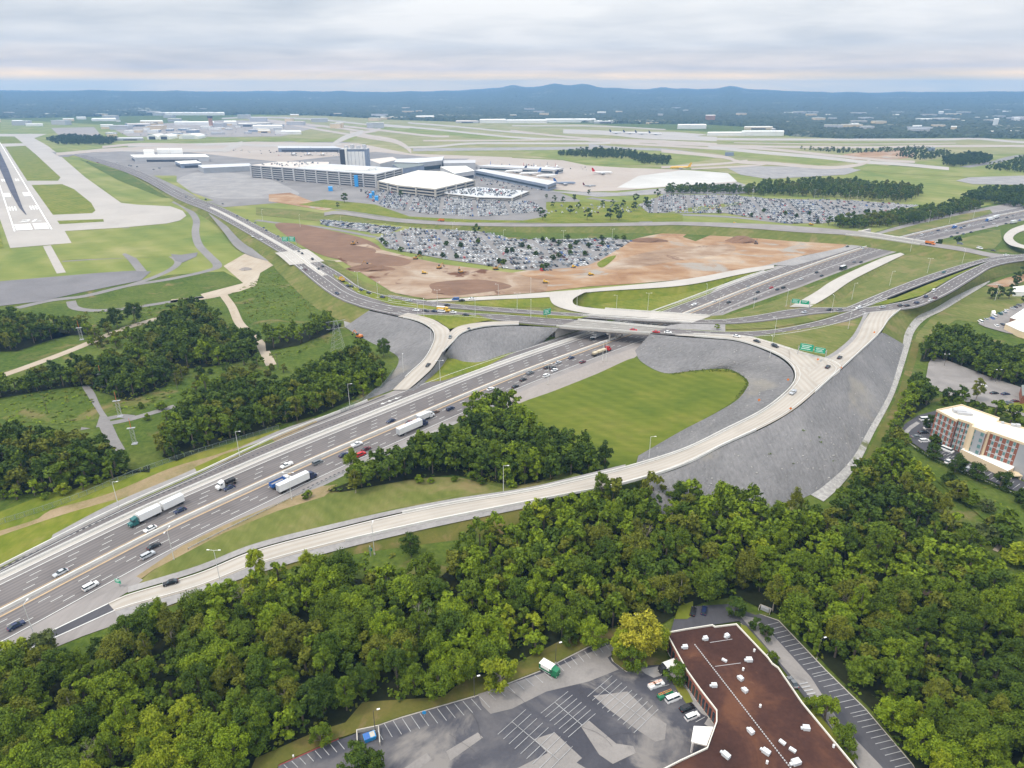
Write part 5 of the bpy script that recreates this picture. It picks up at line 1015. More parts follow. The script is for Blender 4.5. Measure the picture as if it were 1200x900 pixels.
# undergrowth: low leaf clumps under and along the woods
def undergrowth(name, polys, dens, label, h=(.8, 3.2), tints=(1, 2, 5)):
    rg = random.Random(99); V = []; F = []; MI = []
    for pts in polys:
        pl = [(p.x, p.y) for p in W3(pts)]; x0, x1 = min(p[0] for p in pl), max(p[0] for p in pl); y0, y1 = min(p[1] for p in pl), max(p[1] for p in pl)
        for _ in range(int((x1 - x0) * (y1 - y0) * dens)):
            x, y = rg.uniform(x0, x1), rg.uniform(y0, y1)
            if not in_poly(x, y, pl): continue
            mi = rg.randrange(len(tints)); R_ = rg.uniform(.8, 1.8); H_ = rg.uniform(*h)
            for _k in range(9):
                a = rg.uniform(0, 6.28); rr = R_ * math.sqrt(rg.random()); z_ = H_ * (1 - (rr / R_) ** 2) * rg.uniform(.6, 1); c = Vector((x + math.cos(a) * rr, y + math.sin(a) * rr, z_ + .1)); n_ = Vector((rg.uniform(-.7, .7), rg.uniform(-.7, .7), 1)).normalized(); t_ = n_.orthogonal().normalized() * rg.uniform(.3, .7); b_ = n_.cross(t_)
                i = len(V); V += [c - t_, c - b_, c + t_, c + b_]; F.append((i, i + 1, i + 2, i + 3)); MI.append(mi)
    me = bpy.data.meshes.new(name); me.from_pydata([tuple(v) for v in V], [], F)
    for k in tints: me.materials.append(CM[k])
    me.polygons.foreach_set('material_index', MI); o = link(name, me); o['kind'] = 'stuff'; tag(o, label, 'undergrowth')
undergrowth('undergrowth', [WA, WB, C2, C1, C3, C5], .07, 'low green undergrowth covering the floor of the woods')

undergrowth('rough_herbage', [[(0, 470), (80, 452), (105, 460), (115, 487), (95, 500), (0, 494)], [(130, 470), (200, 452), (205, 470), (130, 488)], [(210, 438), (290, 428), (320, 425), (400, 400), (395, 392), (310, 418), (200, 440)], [(270, 345), (330, 312), (395, 340), (400, 352), (395, 366), (300, 380)], [(1088, 546), (1133, 562), (1200, 594), (1240, 650), (1205, 668), (1165, 620), (1110, 590)], [(100, 365), (200, 355), (250, 352), (180, 380), (100, 400)], [(420, 636), (480, 622), (560, 606), (600, 602), (560, 625), (480, 655), (420, 660), (330, 672)]], .045, 'scattered tufts of tall weeds and brambles in the green fields', (.25, .9), (3, 5, 2))
# ================================================================== VEHICLES
PAINT = {n: plain('paint_' + n.replace(' ', '_'), c, .25, .1, .03) for n, c in dict(white=(.78, .78, .78), silver=(.45, .47, .5), grey=(.16, .17, .18), black=(.015, .015, .018), navy=(.02, .03, .08), blue=(.03, .12, .38), red=(.5, .02, .02), maroon=(.12, .015, .02), teal=(.02, .12, .12), yellow=(.7, .42, .04), orange=(.65, .2, .03), brown=(.16, .1, .07), green=(.01, .16, .07), cream=(.55, .47, .33), ochre=(.42, .22, .05)).items()}
def ring(x, w_, z0, z1, c=.12, top=.86):
    return [(x, -w_, z0), (x, w_, z0), (x, w_, z0 + (z1 - z0) * .55), (x, w_ * top, z1), (x, -w_ * top, z1), (x, -w_, z0 + (z1 - z0) * .55)]
VT = dict(sedan=(4.7, .92, [(0, .35, .75), (.04, .28, .85), (.28, .26, .93), (.72, .26, .95), (.95, .28, .88), (1, .35, .75)], [(.26, .03), (.42, .50), (.70, .50), (.90, .03)], .93),
          suv=(4.8, .96, [(0, .4, .95), (.03, .32, 1.05), (.25, .3, 1.12), (.97, .3, 1.12), (1, .4, 1.0)], [(.22, .03), (.34, .58), (.93, .58), (.99, .03)], 1.1),
          van=(5.4, 1.0, [(0, .4, .95), (.03, .32, 1.1), (.14, .3, 1.25), (.98, .3, 1.3), (1, .4, 1.2)], [(.12, .03), (.22, .75), (.97, .78), (1, .03)], 1.25),
          pickup=(5.6, .98, [(0, .45, .95), (.03, .36, 1.08), (.26, .34, 1.14), (.97, .34, 1.12), (1, .45, 1.05)], [(.24, .03), (.34, .58), (.56, .58), (.63, .03)], 1.1))
def car_parts(kind, paint):
    """meshes of one car, nose towards +X"""
    L, w_, prof, cab, zb = VT[kind]; k = 1.06
    mb = MB(); RR = [ring(L / 2 - f * L, w_ * (.9 if i in (0, len(prof) - 1) else 1), a, b) for i, (f, a, b) in enumerate(prof)]
    mb.rings([r[::-1] for r in RR]); gl = MB(); rf = MB()
    C = [(L / 2 - f * L, z) for f, z in cab]; wg, wt = w_ * .86, w_ * .70
    P4 = lambda i, w2: [(C[i][0], -w2, zb + C[i][1] - .03), (C[i][0], w2, zb + C[i][1] - .03)]
    a, b, c, d = P4(0, wg), P4(1, wt), P4(2, wt), P4(3, wg)
    gl.face([a[0], a[1], b[1], b[0]]); gl.face([d[1], d[0], c[0], c[1]]); gl.face([a[1], d[1], c[1], b[1]]); gl.face([d[0], a[0], b[0], c[0]])
    Z = .035; rf.rings([[(C[1][0] + .05, -wt - .02, zb + C[1][1] - .04), (C[1][0] + .05, wt + .02, zb + C[1][1] - .04), (C[1][0] + .05, wt, zb + C[1][1] + Z), (C[1][0] + .05, -wt, zb + C[1][1] + Z)], [(C[2][0] - .05, -wt - .02, zb + C[2][1] - .04), (C[2][0] - .05, wt + .02, zb + C[2][1] - .04), (C[2][0] - .05, wt, zb + C[2][1] + Z), (C[2][0] - .05, -wt, zb + C[2][1] + Z)]])
    # door pillars
    for sgn in (-1, 1):
        xm = (C[1][0] + C[2][0]) / 2; rf.box((xm, sgn * (wg + wt) / 2, zb + C[1][1] / 2), (.1, .08, C[1][1]), 0)
    if kind == 'pickup':
        for sgn in (-1, 1): mb.box((-L * .25, sgn * w_ * .88, 1.2), (L * .42, .1, .25))
        mb.box((-L / 2 + .1, 0, 1.2), (.1, w_ * 1.7, .25))
    out = [('body', mb.mesh('body', PAINT[paint])), ('window', gl.mesh('window', M['glass'])), ('roof', rf.mesh('roof', PAINT[paint]))]
    for sx_ in (.32, -.31):
        for sy in (-1, 1):
            wm = MB(); wm.tube((L * sx_, sy * (w_ - .24), .33), (L * sx_, sy * (w_ + .01), .33), .34, n=10); wm.tube((L * sx_, sy * (w_ - .1), .33), (L * sx_, sy * (w_ + .025), .33), .18, n=8, m=1); out.append(('wheel', wm.mesh('wheel', [M['tyre'], M['steel']])))
    for sy in (-1, 1):
        hm = MB(); hm.box((L / 2 - .06, sy * w_ * .66, zb - .22), (.16, .34, .16)); out.append(('headlight', hm.mesh('headlight', M['light_lens'])))
        hm = MB(); hm.box((-L / 2 + .06, sy * w_ * .68, zb - .18), (.14, .26, .2)); out.append(('tail_light', hm.mesh('tail_light', M['red_lens'])))
    return out
_cars = {}; _simple = {}
CARN = [0]
def put_car(kind, paint, p, rz, label, group, detail=True, cat=None):
    CARN[0] += 1; k = (kind, paint)
    if k not in _cars: _cars[k] = car_parts(kind, paint)
    name = {'suv': 'sport_utility_car', 'sedan': 'car', 'van': 'van', 'pickup': 'pickup_truck'}[kind]
    if detail:
        o = empty(name, p, rz)
        for n_, me in _cars[k]: link(n_, me, o)
    else:
        if k not in _simple:
            bm = bmesh.new(); mats = []
            for n_, me in _cars[k][:7]:
                off = len(mats); nf = len(bm.faces); bm.from_mesh(me); bm.faces.ensure_lookup_table()
                for f in bm.faces[nf:]: f.material_index += off
                mats += list(me.materials)
            me = bpy.data.meshes.new('car'); bm.to_mesh(me); bm.free()
            for k_ in mats: me.materials.append(k_)
            _simple[k] = me
        o = link(name, _simple[k], None, p, rz)
    return tag(o, label, cat or {'suv': 'car', 'sedan': 'car', 'van': 'van', 'pickup': 'pickup truck'}[kind], group)
midp = lambda a, b: Path([x.lerp(y, .5) for x, y in zip(a, b)], 5, world=True, sm=False)
PATHS = dict(ml=(ML, 'highway'), pk=(midp(pa, pb), 'airport parkway'), lc=(midp(LCs, LCn), 'front bridge road'), uc=(midp(UCs, UCn), 'rear bridge road'), rp=(midp(RPi, RPo), 'curved ramp'),
             br=(midp(BRl, BRr), 'upper ramp branch'), ca=(midp(CAs, CAn), 'divided road, upper carriageway'), cb=(midp(CBs, CBn), 'divided road, lower carriageway'), fo=(midp(FOs, FOn), 'far overpass road'), lr=(midp(LRl, LRr), 'left loop ramp'), nr=(midp(NRs, NRn), 'white link road'))
def on_path(u, v, pid, zz_=.7):
    pt = PATHS[pid][0]; z = 4
    for _ in range(6):
        w_ = P(u, v, z + zz_); d, s_, off = pt.near(w_.x, w_.y); z = pt.at(s_).z
    t = pt.dir(s_); lift = .15 if pid == 'ml' else .3
    return Vector((w_.x, w_.y, z + lift)), t, off, s_
ROADCARS = []
def rc(pid, lst, rev=None):
    for it in lst:
        u, v, colr, kind = it[:4]; p, t, off, s_ = on_path(u, v, pid)
        r = rev if rev is not None else (off > 0)
        ROADCARS.append(dict(u=u, v=v, c=colr, k=kind, p=p, rz=math.atan2(t.y, t.x) + (math.pi if r else 0), pid=pid, far=(off > 0)))
S_, U_, V_, K_ = 'sedan', 'suv', 'van', 'pickup'
rc('ml', [(18.7, 733, 'navy', S_), (106, 687, 'white', U_), (71, 671, 'silver', S_), (176, 619.5, 'white', S_), (210.7, 598, 'navy', S_), (180, 640, 'black', S_), (173, 650.7, 'silver', U_), (268.6, 571.5, 'navy', S_),
          (336, 545.3, 'white', K_), (372, 542, 'grey', U_), (402.6, 533, 'navy', S_), (418, 521, 'white', K_), (429, 526, 'maroon', S_), (422.7, 532.6, 'red', U_), (458, 493, 'navy', S_), (480, 495, 'maroon', S_), (527.7, 479, 'navy', U_), (510, 482.7, 'brown', S_), (574.6, 455.7, 'white', S_),
          (603.7, 452.7, 'black', S_), (613, 444.7, 'black', S_), (621, 437, 'grey', K_), (641, 430.4, 'black', S_), (647.5, 431, 'black', S_), (649.6, 433.6, 'white', S_), (640, 440.3, 'white', U_), (654, 424.7, 'silver', S_), (669.3, 419, 'navy', S_), (682.7, 424, 'maroon', S_), (694, 397.3, 'black', S_),
          (813, 357, 'white', K_), (837, 353, 'white', S_), (854, 354, 'black', S_), (885, 350, 'grey', S_), (888, 342, 'black', S_), (911, 339, 'black', S_), (918, 337, 'black', U_), (904, 337, 'red', S_), (939, 327, 'white', S_), (963, 323, 'black', S_), (957, 319, 'black', S_), (1001, 307, 'grey', S_), (1009, 307, 'black', S_), (1011, 291, 'white', V_), (877, 336, 'grey', S_), (993, 289, 'black', S_),
          (1080, 275.5, 'white', V_), (1092, 273, 'silver', S_), (1099.5, 270, 'navy', U_), (1109, 270, 'white', S_), (1126, 267, 'blue', S_), (1130, 265, 'black', S_), (1136, 264, 'white', S_), (1122, 273, 'black', S_), (1129, 274, 'grey', S_), (1138, 272, 'navy', S_), (1152, 266, 'grey', S_), (1165, 262, 'white', S_), (1168, 265, 'white', S_), (1179, 262, 'black', S_), (1195, 258, 'blue', S_), (1180, 255, 'black', S_), (1187, 253, 'grey', S_), (1115, 277, 'black', S_)])
rc('lc', [(742.5, 386.7, 'red', S_), (769, 389, 'red', S_), (782.6, 389.5, 'white', S_), (487.5, 363.7, 'white', S_), (499, 364.2, 'black', S_), (509, 364.7, 'navy', S_), (517.5, 365, 'white', V_), (531, 366, 'white', S_), (546, 369, 'black', S_)], rev=False)
rc('uc', [(479.5, 352.5, 'silver', S_), (524, 357.5, 'black', S_), (943, 366, 'silver', S_), (972, 363, 'black', S_), (984, 363, 'grey', S_), (1006, 361, 'white', U_)], rev=True)
rc('cb', [(1034, 360, 'silver', S_), (1055, 358, 'black', S_), (1063, 358, 'black', S_), (1074, 355, 'navy', U_), (1085, 347.7, 'navy', U_), (1094, 341, 'white', V_), (1096, 349, 'maroon', S_), (1090, 352, 'white', S_)], rev=False)
rc('ca', [(1106, 319, 'teal', S_)], rev=True); rc('nr', [(534, 351, 'blue', V_), (541, 352, 'black', S_), (552.5, 350, 'white', S_)], rev=True)
rc('rp', [(863, 394, 'white', S_), (887, 400, 'black', S_), (908, 405.7, 'black', U_), (929, 460, 'silver', K_), (200, 683, 'black', S_)], rev=False)
rc('br', [(970, 430, 'black', S_), (984, 419, 'black', S_)], rev=True); rc('lr', [(527.5, 395, 'grey', S_), (501.7, 428, 'black', S_), (549.7, 386, 'black', S_)], rev=False)
rc('fo', [(1125, 286, 'grey', V_), (1148, 291, 'white', V_), (1164, 294, 'black', S_), (1179, 299, 'white', S_)], rev=False)
rc('pk', [(407.5, 334.7, 'black', S_), (412, 335.5, 'black', S_), (423, 339.5, 'navy', S_), (432, 343, 'black', S_), (448, 348, 'navy', S_), (395, 343.7, 'navy', S_), (290, 258, 'black', S_), (299, 261, 'grey', S_), (309, 267, 'black', S_), (312, 270, 'navy', S_), (326, 277, 'grey', S_), (354, 297, 'black', S_), (350, 294.5, 'grey', S_), (366, 303.7, 'black', U_), (373, 315, 'black', S_), (378, 312, 'black', S_), (353, 314, 'white', S_), (306, 280.5, 'white', S_), (358, 316, 'maroon', S_), (296, 277, 'white', S_), (227, 233, 'white', S_), (218, 231, 'grey', S_), (204, 224.5, 'white', S_), (261, 239, 'black', S_), (278, 253, 'navy', S_), (241, 234, 'black', V_)])
NEARW = {'suv': 'SUV', 'sedan': 'car', 'van': 'van', 'pickup': 'pickup truck'}
LMR = [('the small green exit sign', 139, 687), ('the double-trailer truck', 172, 606), ('the lone white semi-trailer', 346, 566), ('the box truck and white semi', 490, 494), ('the red-cabbed flatbed', 705, 410), ('the front bridge', 700, 395), ('the near-side white on-ramp', 985, 330), ('the far overpass', 1050, 283), ('the far right highway', 1160, 258), ('the paired green gantry signs', 938, 355), ('the parkway sign', 340, 280), ('the yellow trucks', 460, 345), ('the traffic lights by the green sign', 640, 365), ('the ramp bend', 920, 440), ('the divided road', 1090, 340), ('the left end of the parkway', 225, 232)]
by = {}
for c in ROADCARS:
    lm = min(LMR, key=lambda L: math.hypot(L[1] - c['u'], (L[2] - c['v']) * 1.6)); c['far_'] = ''
    base = '%s %s on the %s @ %s %s' % (c['c'], NEARW[c['k']], PATHS[c['pid']][1].split(',')[0], direc(c['u'] - lm[1], c['v'] - lm[2]).replace('well ', 'farther ').replace('close ', 'just '), lm[0])
    by.setdefault(base, []).append(c)
for base, L in by.items():
    L.sort(key=lambda c: c['u'])
    for i, c in enumerate(L):
        lb = base.replace(' @', '' if len(L) == 1 else ', ' + ordn(i) + ' from left,')
        if len(lb.replace('-', ' ').split()) > 16: lb = lb.replace(' the ', ' ').replace(' and ', '-')
        _, _, d = Q(c['p']); put_car(c['k'], c['c'], c['p'], c['rz'], lb, 'vehicles driving on the ' + PATHS[c['pid']][1].split(',')[0], d < 520)
# ---- trucks
def truck(name, p, rz, label, cab, boxes, cat='truck', cablen=3.2, bonnet=True):
    """boxes: list of (x_back, length, height, colour, kind)"""
    o = empty(name, p, rz); tag(o, label, cat)
    m = MB(); m.rings([r[::-1] for r in [ring(cablen, 1.15, .6, 1.6 if bonnet else 2.9, top=.85), ring(cablen - 1.4, 1.2, .5, 1.9 if bonnet else 3.1, top=.9)]]); m.rings([r[::-1] for r in [ring(cablen - 1.3, 1.2, .5, 2.9, top=.9), ring(0, 1.22, .5, 3.4, top=.92)]]); m.obj('cab', PAINT[cab], o)
    m = MB(); m.box((cablen - 1.27, 0, 2.3), (.06, 2.0, .75)); m.box((cablen - 1.9, 0, 2.3), (.8, 2.47, .6)); m.obj('windscreen', M['glass'], o)
    for sy in (-1, 1): m = MB(); m.box((cablen, sy * .85, 1.0), (.1, .35, .25)); m.obj('headlight', M['light_lens'], o)
    axles = [cablen - .9, -.3, -1.6]; xmin = min(b[0] for b in boxes)
    m = MB(); m.box(((xmin + .5) / 2, 0, .85), (abs(xmin) + .5, .9, .3)); m.obj('chassis', M['tyre'], o)
    for (xb, ln, h, colr, kd) in boxes:
        m = MB(); c = xb + ln / 2
        if kd == 'box':
            m.box((c, 0, 1.1 + h / 2), (ln, 2.55, h)); b = m.obj('trailer_box' if ln > 7 else 'cargo_box', PAINT[colr], o)
            m = MB(); m.box((c, 0, 1.1 + h + .03), (ln + .05, 2.6, .08)); m.box((c, 0, 1.15), (ln + .05, 2.62, .12)); m.obj('edge_rail', M['metal_white'], b)
            m = MB(); m.box((xb - .03, -.62, 1.1 + h / 2), (.06, 1.15, h * .92)); m.obj('rear_door', PAINT['silver' if colr == 'white' else colr], b); m = MB(); m.box((xb - .03, .62, 1.1 + h / 2), (.06, 1.15, h * .92)); m.obj('rear_door', PAINT['silver' if colr == 'white' else colr], b)
        elif kd == 'dump':
            m.box((c, 0, 1.25), (ln, 2.5, .15)); 
            for sy in (-1, 1): m.box((c, sy * 1.22, 1.2 + h / 2), (ln, .1, h))
            m.box((xb, 0, 1.2 + h / 2), (.1, 2.5, h)); m.box((xb + ln, 0, 1.4 + h / 2), (.1, 2.5, h + .3)); b = m.obj('dump_body', PAINT[colr], o)
            m = MB(); m.box((c, 0, 1.1 + h * .5), (ln - .3, 2.2, .3)); m.obj('load', M['gravel'], b)
        elif kd == 'flat':
            m.box((c, 0, 1.2), (ln, 2.5, .2)); b = m.obj('flatbed', M['wood_pole'], o); m = MB()
            for j in range(3): m.box((xb + ln * (.2 + .3 * j), 0, 1.3 + h / 2), (ln * .26, 2.1, h * (.8 + .2 * (j % 2))))
            m.obj('load', PAINT[colr], b)
        axles += [xb + 1.0, xb + 2.3] if ln > 5 else [xb + .9]
    for ax in axles:
        for sy in (-1, 1): m = MB(); m.tube((ax, sy * .75, .5), (ax, sy * 1.22, .5), .5, n=10); m.obj('wheel', M['tyre'], o)
    return o
def road_truck(pid, u, v, rev, *a, **k):
    p, t, off, s_ = on_path(u, v, pid, 1.6); return truck(k.pop('name', 'semi_truck'), p, math.atan2(t.y, t.x) + (math.pi if rev else 0), *a, **k)
dbl = road_truck('ml', 160.5, 610, True, 'double-trailer truck with dark teal cab and two white trailers on the highway', 'teal', [(-8.9, 8.4, 2.7, 'white', 'box'), (-18.2, 8.4, 2.7, 'white', 'box')])
road_truck('ml', 362, 558, False, 'white semi-trailer truck with dark blue cab beside the blue dump truck', 'navy', [(-14.6, 14.2, 2.9, 'white', 'box')])
road_truck('ml', 334, 562.5, False, 'blue dump truck with white cab just behind the white semi-trailer', 'white', [(-6.6, 6.2, 1.6, 'blue', 'dump')], name='dump_truck')
road_truck('ml', 494, 496, False, 'white semi-trailer truck with navy cab next to a white box truck', 'navy', [(-14.6, 14.2, 2.9, 'white', 'box')])
road_truck('ml', 502, 486.5, False, 'white box truck in the lane beside the navy-cabbed semi', 'white', [(-6.8, 6.4, 2.5, 'white', 'box')], name='box_truck')
road_truck('ml', 711, 409, False, 'flatbed truck with bright red cab and tan load near the front bridge', 'red', [(-13.5, 13, 1.2, 'cream', 'flat')])
road_truck('ml', 697, 394, True, 'white-fronted semi truck coming out from under the front bridge', 'white', [(-12.5, 12, 2.7, 'silver', 'box')])
road_truck('ml', 262, 567.5, True, 'white tow truck cab pulling a dark load on the far lanes', 'white', [(-5.2, 4.6, 1.3, 'black', 'flat')], name='flatbed_truck')
road_truck('ml', 990, 313, False, 'black truck with dark trailer near the white on-ramp', 'grey', [(-9, 8.6, 2.4, 'black', 'box')])
road_truck('ml', 1157, 258, True, 'white box truck following a blue-cabbed truck on the far right highway', 'blue', [(-12, 11.5, 2.8, 'white', 'box')])
road_truck('ml', 1165, 255, True, 'second white-box truck on the far right highway', 'white', [(-12, 11.5, 2.8, 'white', 'box')]); road_truck('ml', 1118, 266, True, 'short blue truck on the highway beyond the far overpass', 'blue', [(-5, 4.6, 2, 'blue', 'box')], name='box_truck')
road_truck('ml', 1190, 260, False, 'long white truck on the near lanes at the far right edge', 'white', [(-12, 11.5, 2.8, 'white', 'box')])
road_truck('pk', 400, 327, True, 'yellow dump truck on the airport parkway beside the green verge', 'yellow', [(-5.5, 5.2, 1.4, 'yellow', 'dump')], name='dump_truck')
road_truck('lc', 522, 363, False, 'yellow box truck in the queue on the parkway junction', 'yellow', [(-6, 5.6, 2.3, 'yellow', 'box')], name='box_truck')
road_truck('fo', 1092, 285, False, 'orange truck crossing the far overpass', 'orange', [(-6, 5.6, 1.6, 'orange', 'dump')], name='dump_truck')
road_truck('fo', 516, 258, True, 'small orange truck on the long terminal road', 'orange', [(-5, 4.6, 1.6, 'orange', 'dump')], name='dump_truck')
# ---- office car park vehicles
def put(kind, c, u, v, rz, lb, z=0, cat=None, g='parked vehicles at the office'): put_car(kind, c, P(u, v, z + .6) * 1 - Vector((0, 0, .4)), rz, lb, g, True, cat).scale = (.86,) * 3
ox = math.atan2(*(lambda a, b: (b.y - a.y, b.x - a.x))(P(772, 789), P(811, 839)))  # along the row
pr = math.atan2(*(lambda a, b: (b.y - a.y, b.x - a.x))(P(762, 806), P(780, 799)))  # stall direction
put('pickup', 'white', 769, 803, pr, 'white pickup truck with ladder rack parked by the office')
put('pickup', 'green', 780, 815, pr, 'dark green pickup truck with orange ladders parked between white pickup and van'); put('van', 'white', 789, 819, pr, 'white van parked third in the row beside the office'); put('suv', 'black', 805, 830, pr, 'black SUV parked between the white van and the white SUV'); put('suv', 'white', 811, 840, pr, 'white SUV parked nearest the white entrance canopy')
put('suv', 'black', 812, 717, R(68), 'black SUV parked behind the office, first of two'); put('suv', 'navy', 825, 716, R(68), 'dark blue SUV parked behind the office, second of two')
put('sedan', 'grey', 929, 800, R(100), 'dark grey car parked beside the right office wall')
def ladder(u, v, z):
    p = P(u, v, z); m = MB()
    for s_ in (-.25, .25): m.tube(Vector((p.x - 2 * math.cos(pr), p.y - 2 * math.sin(pr), z)) + Vector((-math.sin(pr) * s_, math.cos(pr) * s_, 0)), Vector((p.x + 2 * math.cos(pr), p.y + 2 * math.sin(pr), z)) + Vector((-math.sin(pr) * s_, math.cos(pr) * s_, 0)), .05, n=4)
    for k in range(9):
        c = p + Vector((math.cos(pr), math.sin(pr), 0)) * (-2 + k * .5); m.tube(c + Vector((-math.sin(pr), math.cos(pr), 0)) * -.25, c + Vector((-math.sin(pr), math.cos(pr), 0)) * .25, .04, n=4)
    return m.obj('ladder', M['orange_plastic'])
tag(ladder(768, 799.5, 2.0), 'orange ladder lying on the roof of the white pickup truck', 'ladder'); tag(ladder(779.5, 811, 2.0), 'orange ladder lying on the roof of the dark green pickup truck', 'ladder')
sh = truck('shuttle_truck', P(648, 790, .3) - Vector((0, 0, .25)), math.atan2(P(650, 791).y - P(636, 783).y, P(650, 791).x - P(636, 783).x), 'white-roofed green shuttle truck parked alone by the parking bays', 'green', [(-4.3, 4.2, 1.9, 'green', 'box')], cablen=1.9, bonnet=False)
def white_roof(o, x0, x1, z):
    m = MB(); m.box(((x0 + x1) / 2, 0, z), (x1 - x0, 2.62, .12)); m.obj('roof_panel', M['roof_white'], o); m = MB(); m.box(((x0 + x1) / 2, 1.29, 2.5), ((x1 - x0) * .7, .04, 1.1)); m.obj('side_panel', M['white_wall'], o); m = MB(); m.box(((x0 + x1) / 2, -1.29, 2.5), ((x1 - x0) * .7, .04, 1.1)); m.obj('side_panel', M['white_wall'], o)
white_roof(sh, -4.35, .1, 3.12); sh.scale = (.92,) * 3
s2 = truck('shuttle_truck', P(778, 788, .3) - Vector((0, 0, .25)), pr + math.pi, 'black and green shuttle truck with white roof parked against the office', 'black', [(-4.3, 4.2, 1.9, 'black', 'box')], cablen=1.6, bonnet=False); white_roof(s2, -4.35, .1, 3.12); s2.scale = (.9,) * 3
# ---- hotel and motel cars
hr = math.atan2(*(lambda a, b: (b.y - a.y, b.x - a.x))(P(1111, 541), P(1178, 572))); hs = hr + math.pi / 2 + .2
HC = [(1084, 492, 'white', 'van'), (1092, 490, 'silver', S_), (1082, 507, 'black', S_), (1083, 517, 'white', U_), (1103, 523, 'black', S_), (1110, 528, 'white', V_), (1099, 534, 'navy', S_), (1111, 541, 'white', S_), (1123, 546, 'white', U_), (1134, 550, 'silver', S_), (1140, 553, 'grey', S_), (1149, 556, 'white', S_), (1088, 502, 'white', S_), (1074, 512, 'grey', S_)]
by = {}
for i, (u, v, c, k) in enumerate(HC): by.setdefault((c, k), []).append((u, v))
for (c, k), L in by.items():
    for i, (u, v) in enumerate(sorted(L)): put_car(k, c, P(u, v, .6) - Vector((0, 0, .4)), hs if v > 530 else hr + (0.1 if u > 1098 else 1.2), '%s %s parked in the hotel car park%s' % (c, NEARW[k], '' if len(L) == 1 else ', %s of %d from left' % (ordn(i), len(L))), 'cars parked at the hotel')
for u, v, c, k, lb in ((1165, 461, 'black', S_, 'black car parked alone left of the navy car behind the hotel'), (1178, 462, 'navy', S_, 'navy car parked behind the hotel, right of the lone black car'), (1176, 474, 'black', S_, 'black car at the left end of the dark row behind the hotel'), (1182, 472, 'grey', S_, 'dark grey car in the middle of the row behind the hotel'), (1189, 470.5, 'maroon', S_, 'maroon car at the right end of the row behind the hotel'), (1151, 453, 'white', U_, 'white SUV half hidden by the tall tree behind the hotel')): put_car(k, c, P(u, v, .6) - Vector((0, 0, .4)), .15, lb, 'cars parked behind the hotel')
mrz = R(80)
MC = [(1149, 377.5, 'white', V_), (1156, 374.6, 'silver', S_), (1163, 373, 'blue', S_), (1165, 371, 'white', V_), (1172, 368, 'teal', U_), (1177, 366.7, 'silver', U_), (1180, 364, 'white', S_), (1187, 362, 'silver', K_), (1190, 360, 'black', S_), (1194, 358, 'grey', U_), (1168, 382, 'white', S_), (1175, 380.5, 'black', S_)]
for i, (u, v, c, k) in enumerate(MC): put_car(k, c, P(u, v, .6) - Vector((0, 0, .4)), mrz, '%s %s parked beside the low motel buildings, %s from left' % (c, NEARW[k], ordn(i) if i < 10 else 'isolated ' + ordn(i - 10)), 'cars parked at the motel')
# ---- big car parks: rows of cars; nearest ones single, the rest one mesh
LOTROW = dict(economy=(('economy'), 9.0, R(12), .80), terminal=(('terminal'), 8.2, R(4), .92), strip=(('strip'), 8.5, R(-25), .85), east=(('east'), 9.0, R(-12), .82))
CW = ['white'] * 16 + ['silver'] * 13 + ['grey'] * 7 + ['black'] * 8 + ['navy', 'navy', 'blue', 'red', 'maroon', 'brown']
PK = []; rg = random.Random(5)
treesxy = [(t['x'], t['y']) for t in TREES if t['region'] == 'among the parked cars']
for k, (nm_, gap, ang, fill) in LOTROW.items():
    pl = [(p.x, p.y) for p in W3(LOTS[k])]; cx_ = sum(p[0] for p in pl) / len(pl); cy_ = sum(p[1] for p in pl) / len(pl); ca, sa = math.cos(ang), math.sin(ang); D = 420
    row = 0; y = -D
    while y < D:
        x = -D; n = 0
        while x < D:
            for jj in (0, 5.4):
                X, Y = cx_ + x * ca - (y + jj) * sa, cy_ + x * sa + (y + jj) * ca
                if in_poly(X, Y, pl) and rg.random() < fill * (.45 if (k == 'east' and X > 430) else 1) and not any(abs(X - a) < 3 and abs(Y - b) < 3 for a, b in treesxy):
                    PK.append((math.hypot(X, Y), X, Y, ang + math.pi / 2 + (math.pi if rg.random() < .5 else 0) + rg.uniform(-.04, .04), rg.choice(CW), rg.choice([S_, S_, U_, U_, K_ if rg.random() < .4 else V_]), k, row, n))
            n += 1; x += 2.9 if n % 14 else 8.0
        y += gap * 2 - .6; row += 1
PK.sort(); NSINGLE = max(0, 292 - CARN[0])
idx = {}
for d, X, Y, rz, c, k, lot, row, n in PK[:NSINGLE]:
    u, v, _ = Q((X, Y, 1)); idx.setdefault((c, k, lot, row), []).append((u, X, Y, rz))
rows = sorted({kk[3] for kk in idx})
for (c, k, lot, row), L in idx.items():
    L.sort()
    for i, (u, X, Y, rz) in enumerate(L):
        lb = '%s %s in %s row of the %s car park, %s such from left' % (c, NEARW[k], ordn(rows.index(row)), 'dirt-edge' if lot == 'economy' else lot, ordn(i)); put_car(k, c, Vector((X, Y, .25)), rz, lb, 'cars parked in the large airport car parks', False)
V = []; F = []; MI = []; cols = list(PAINT)
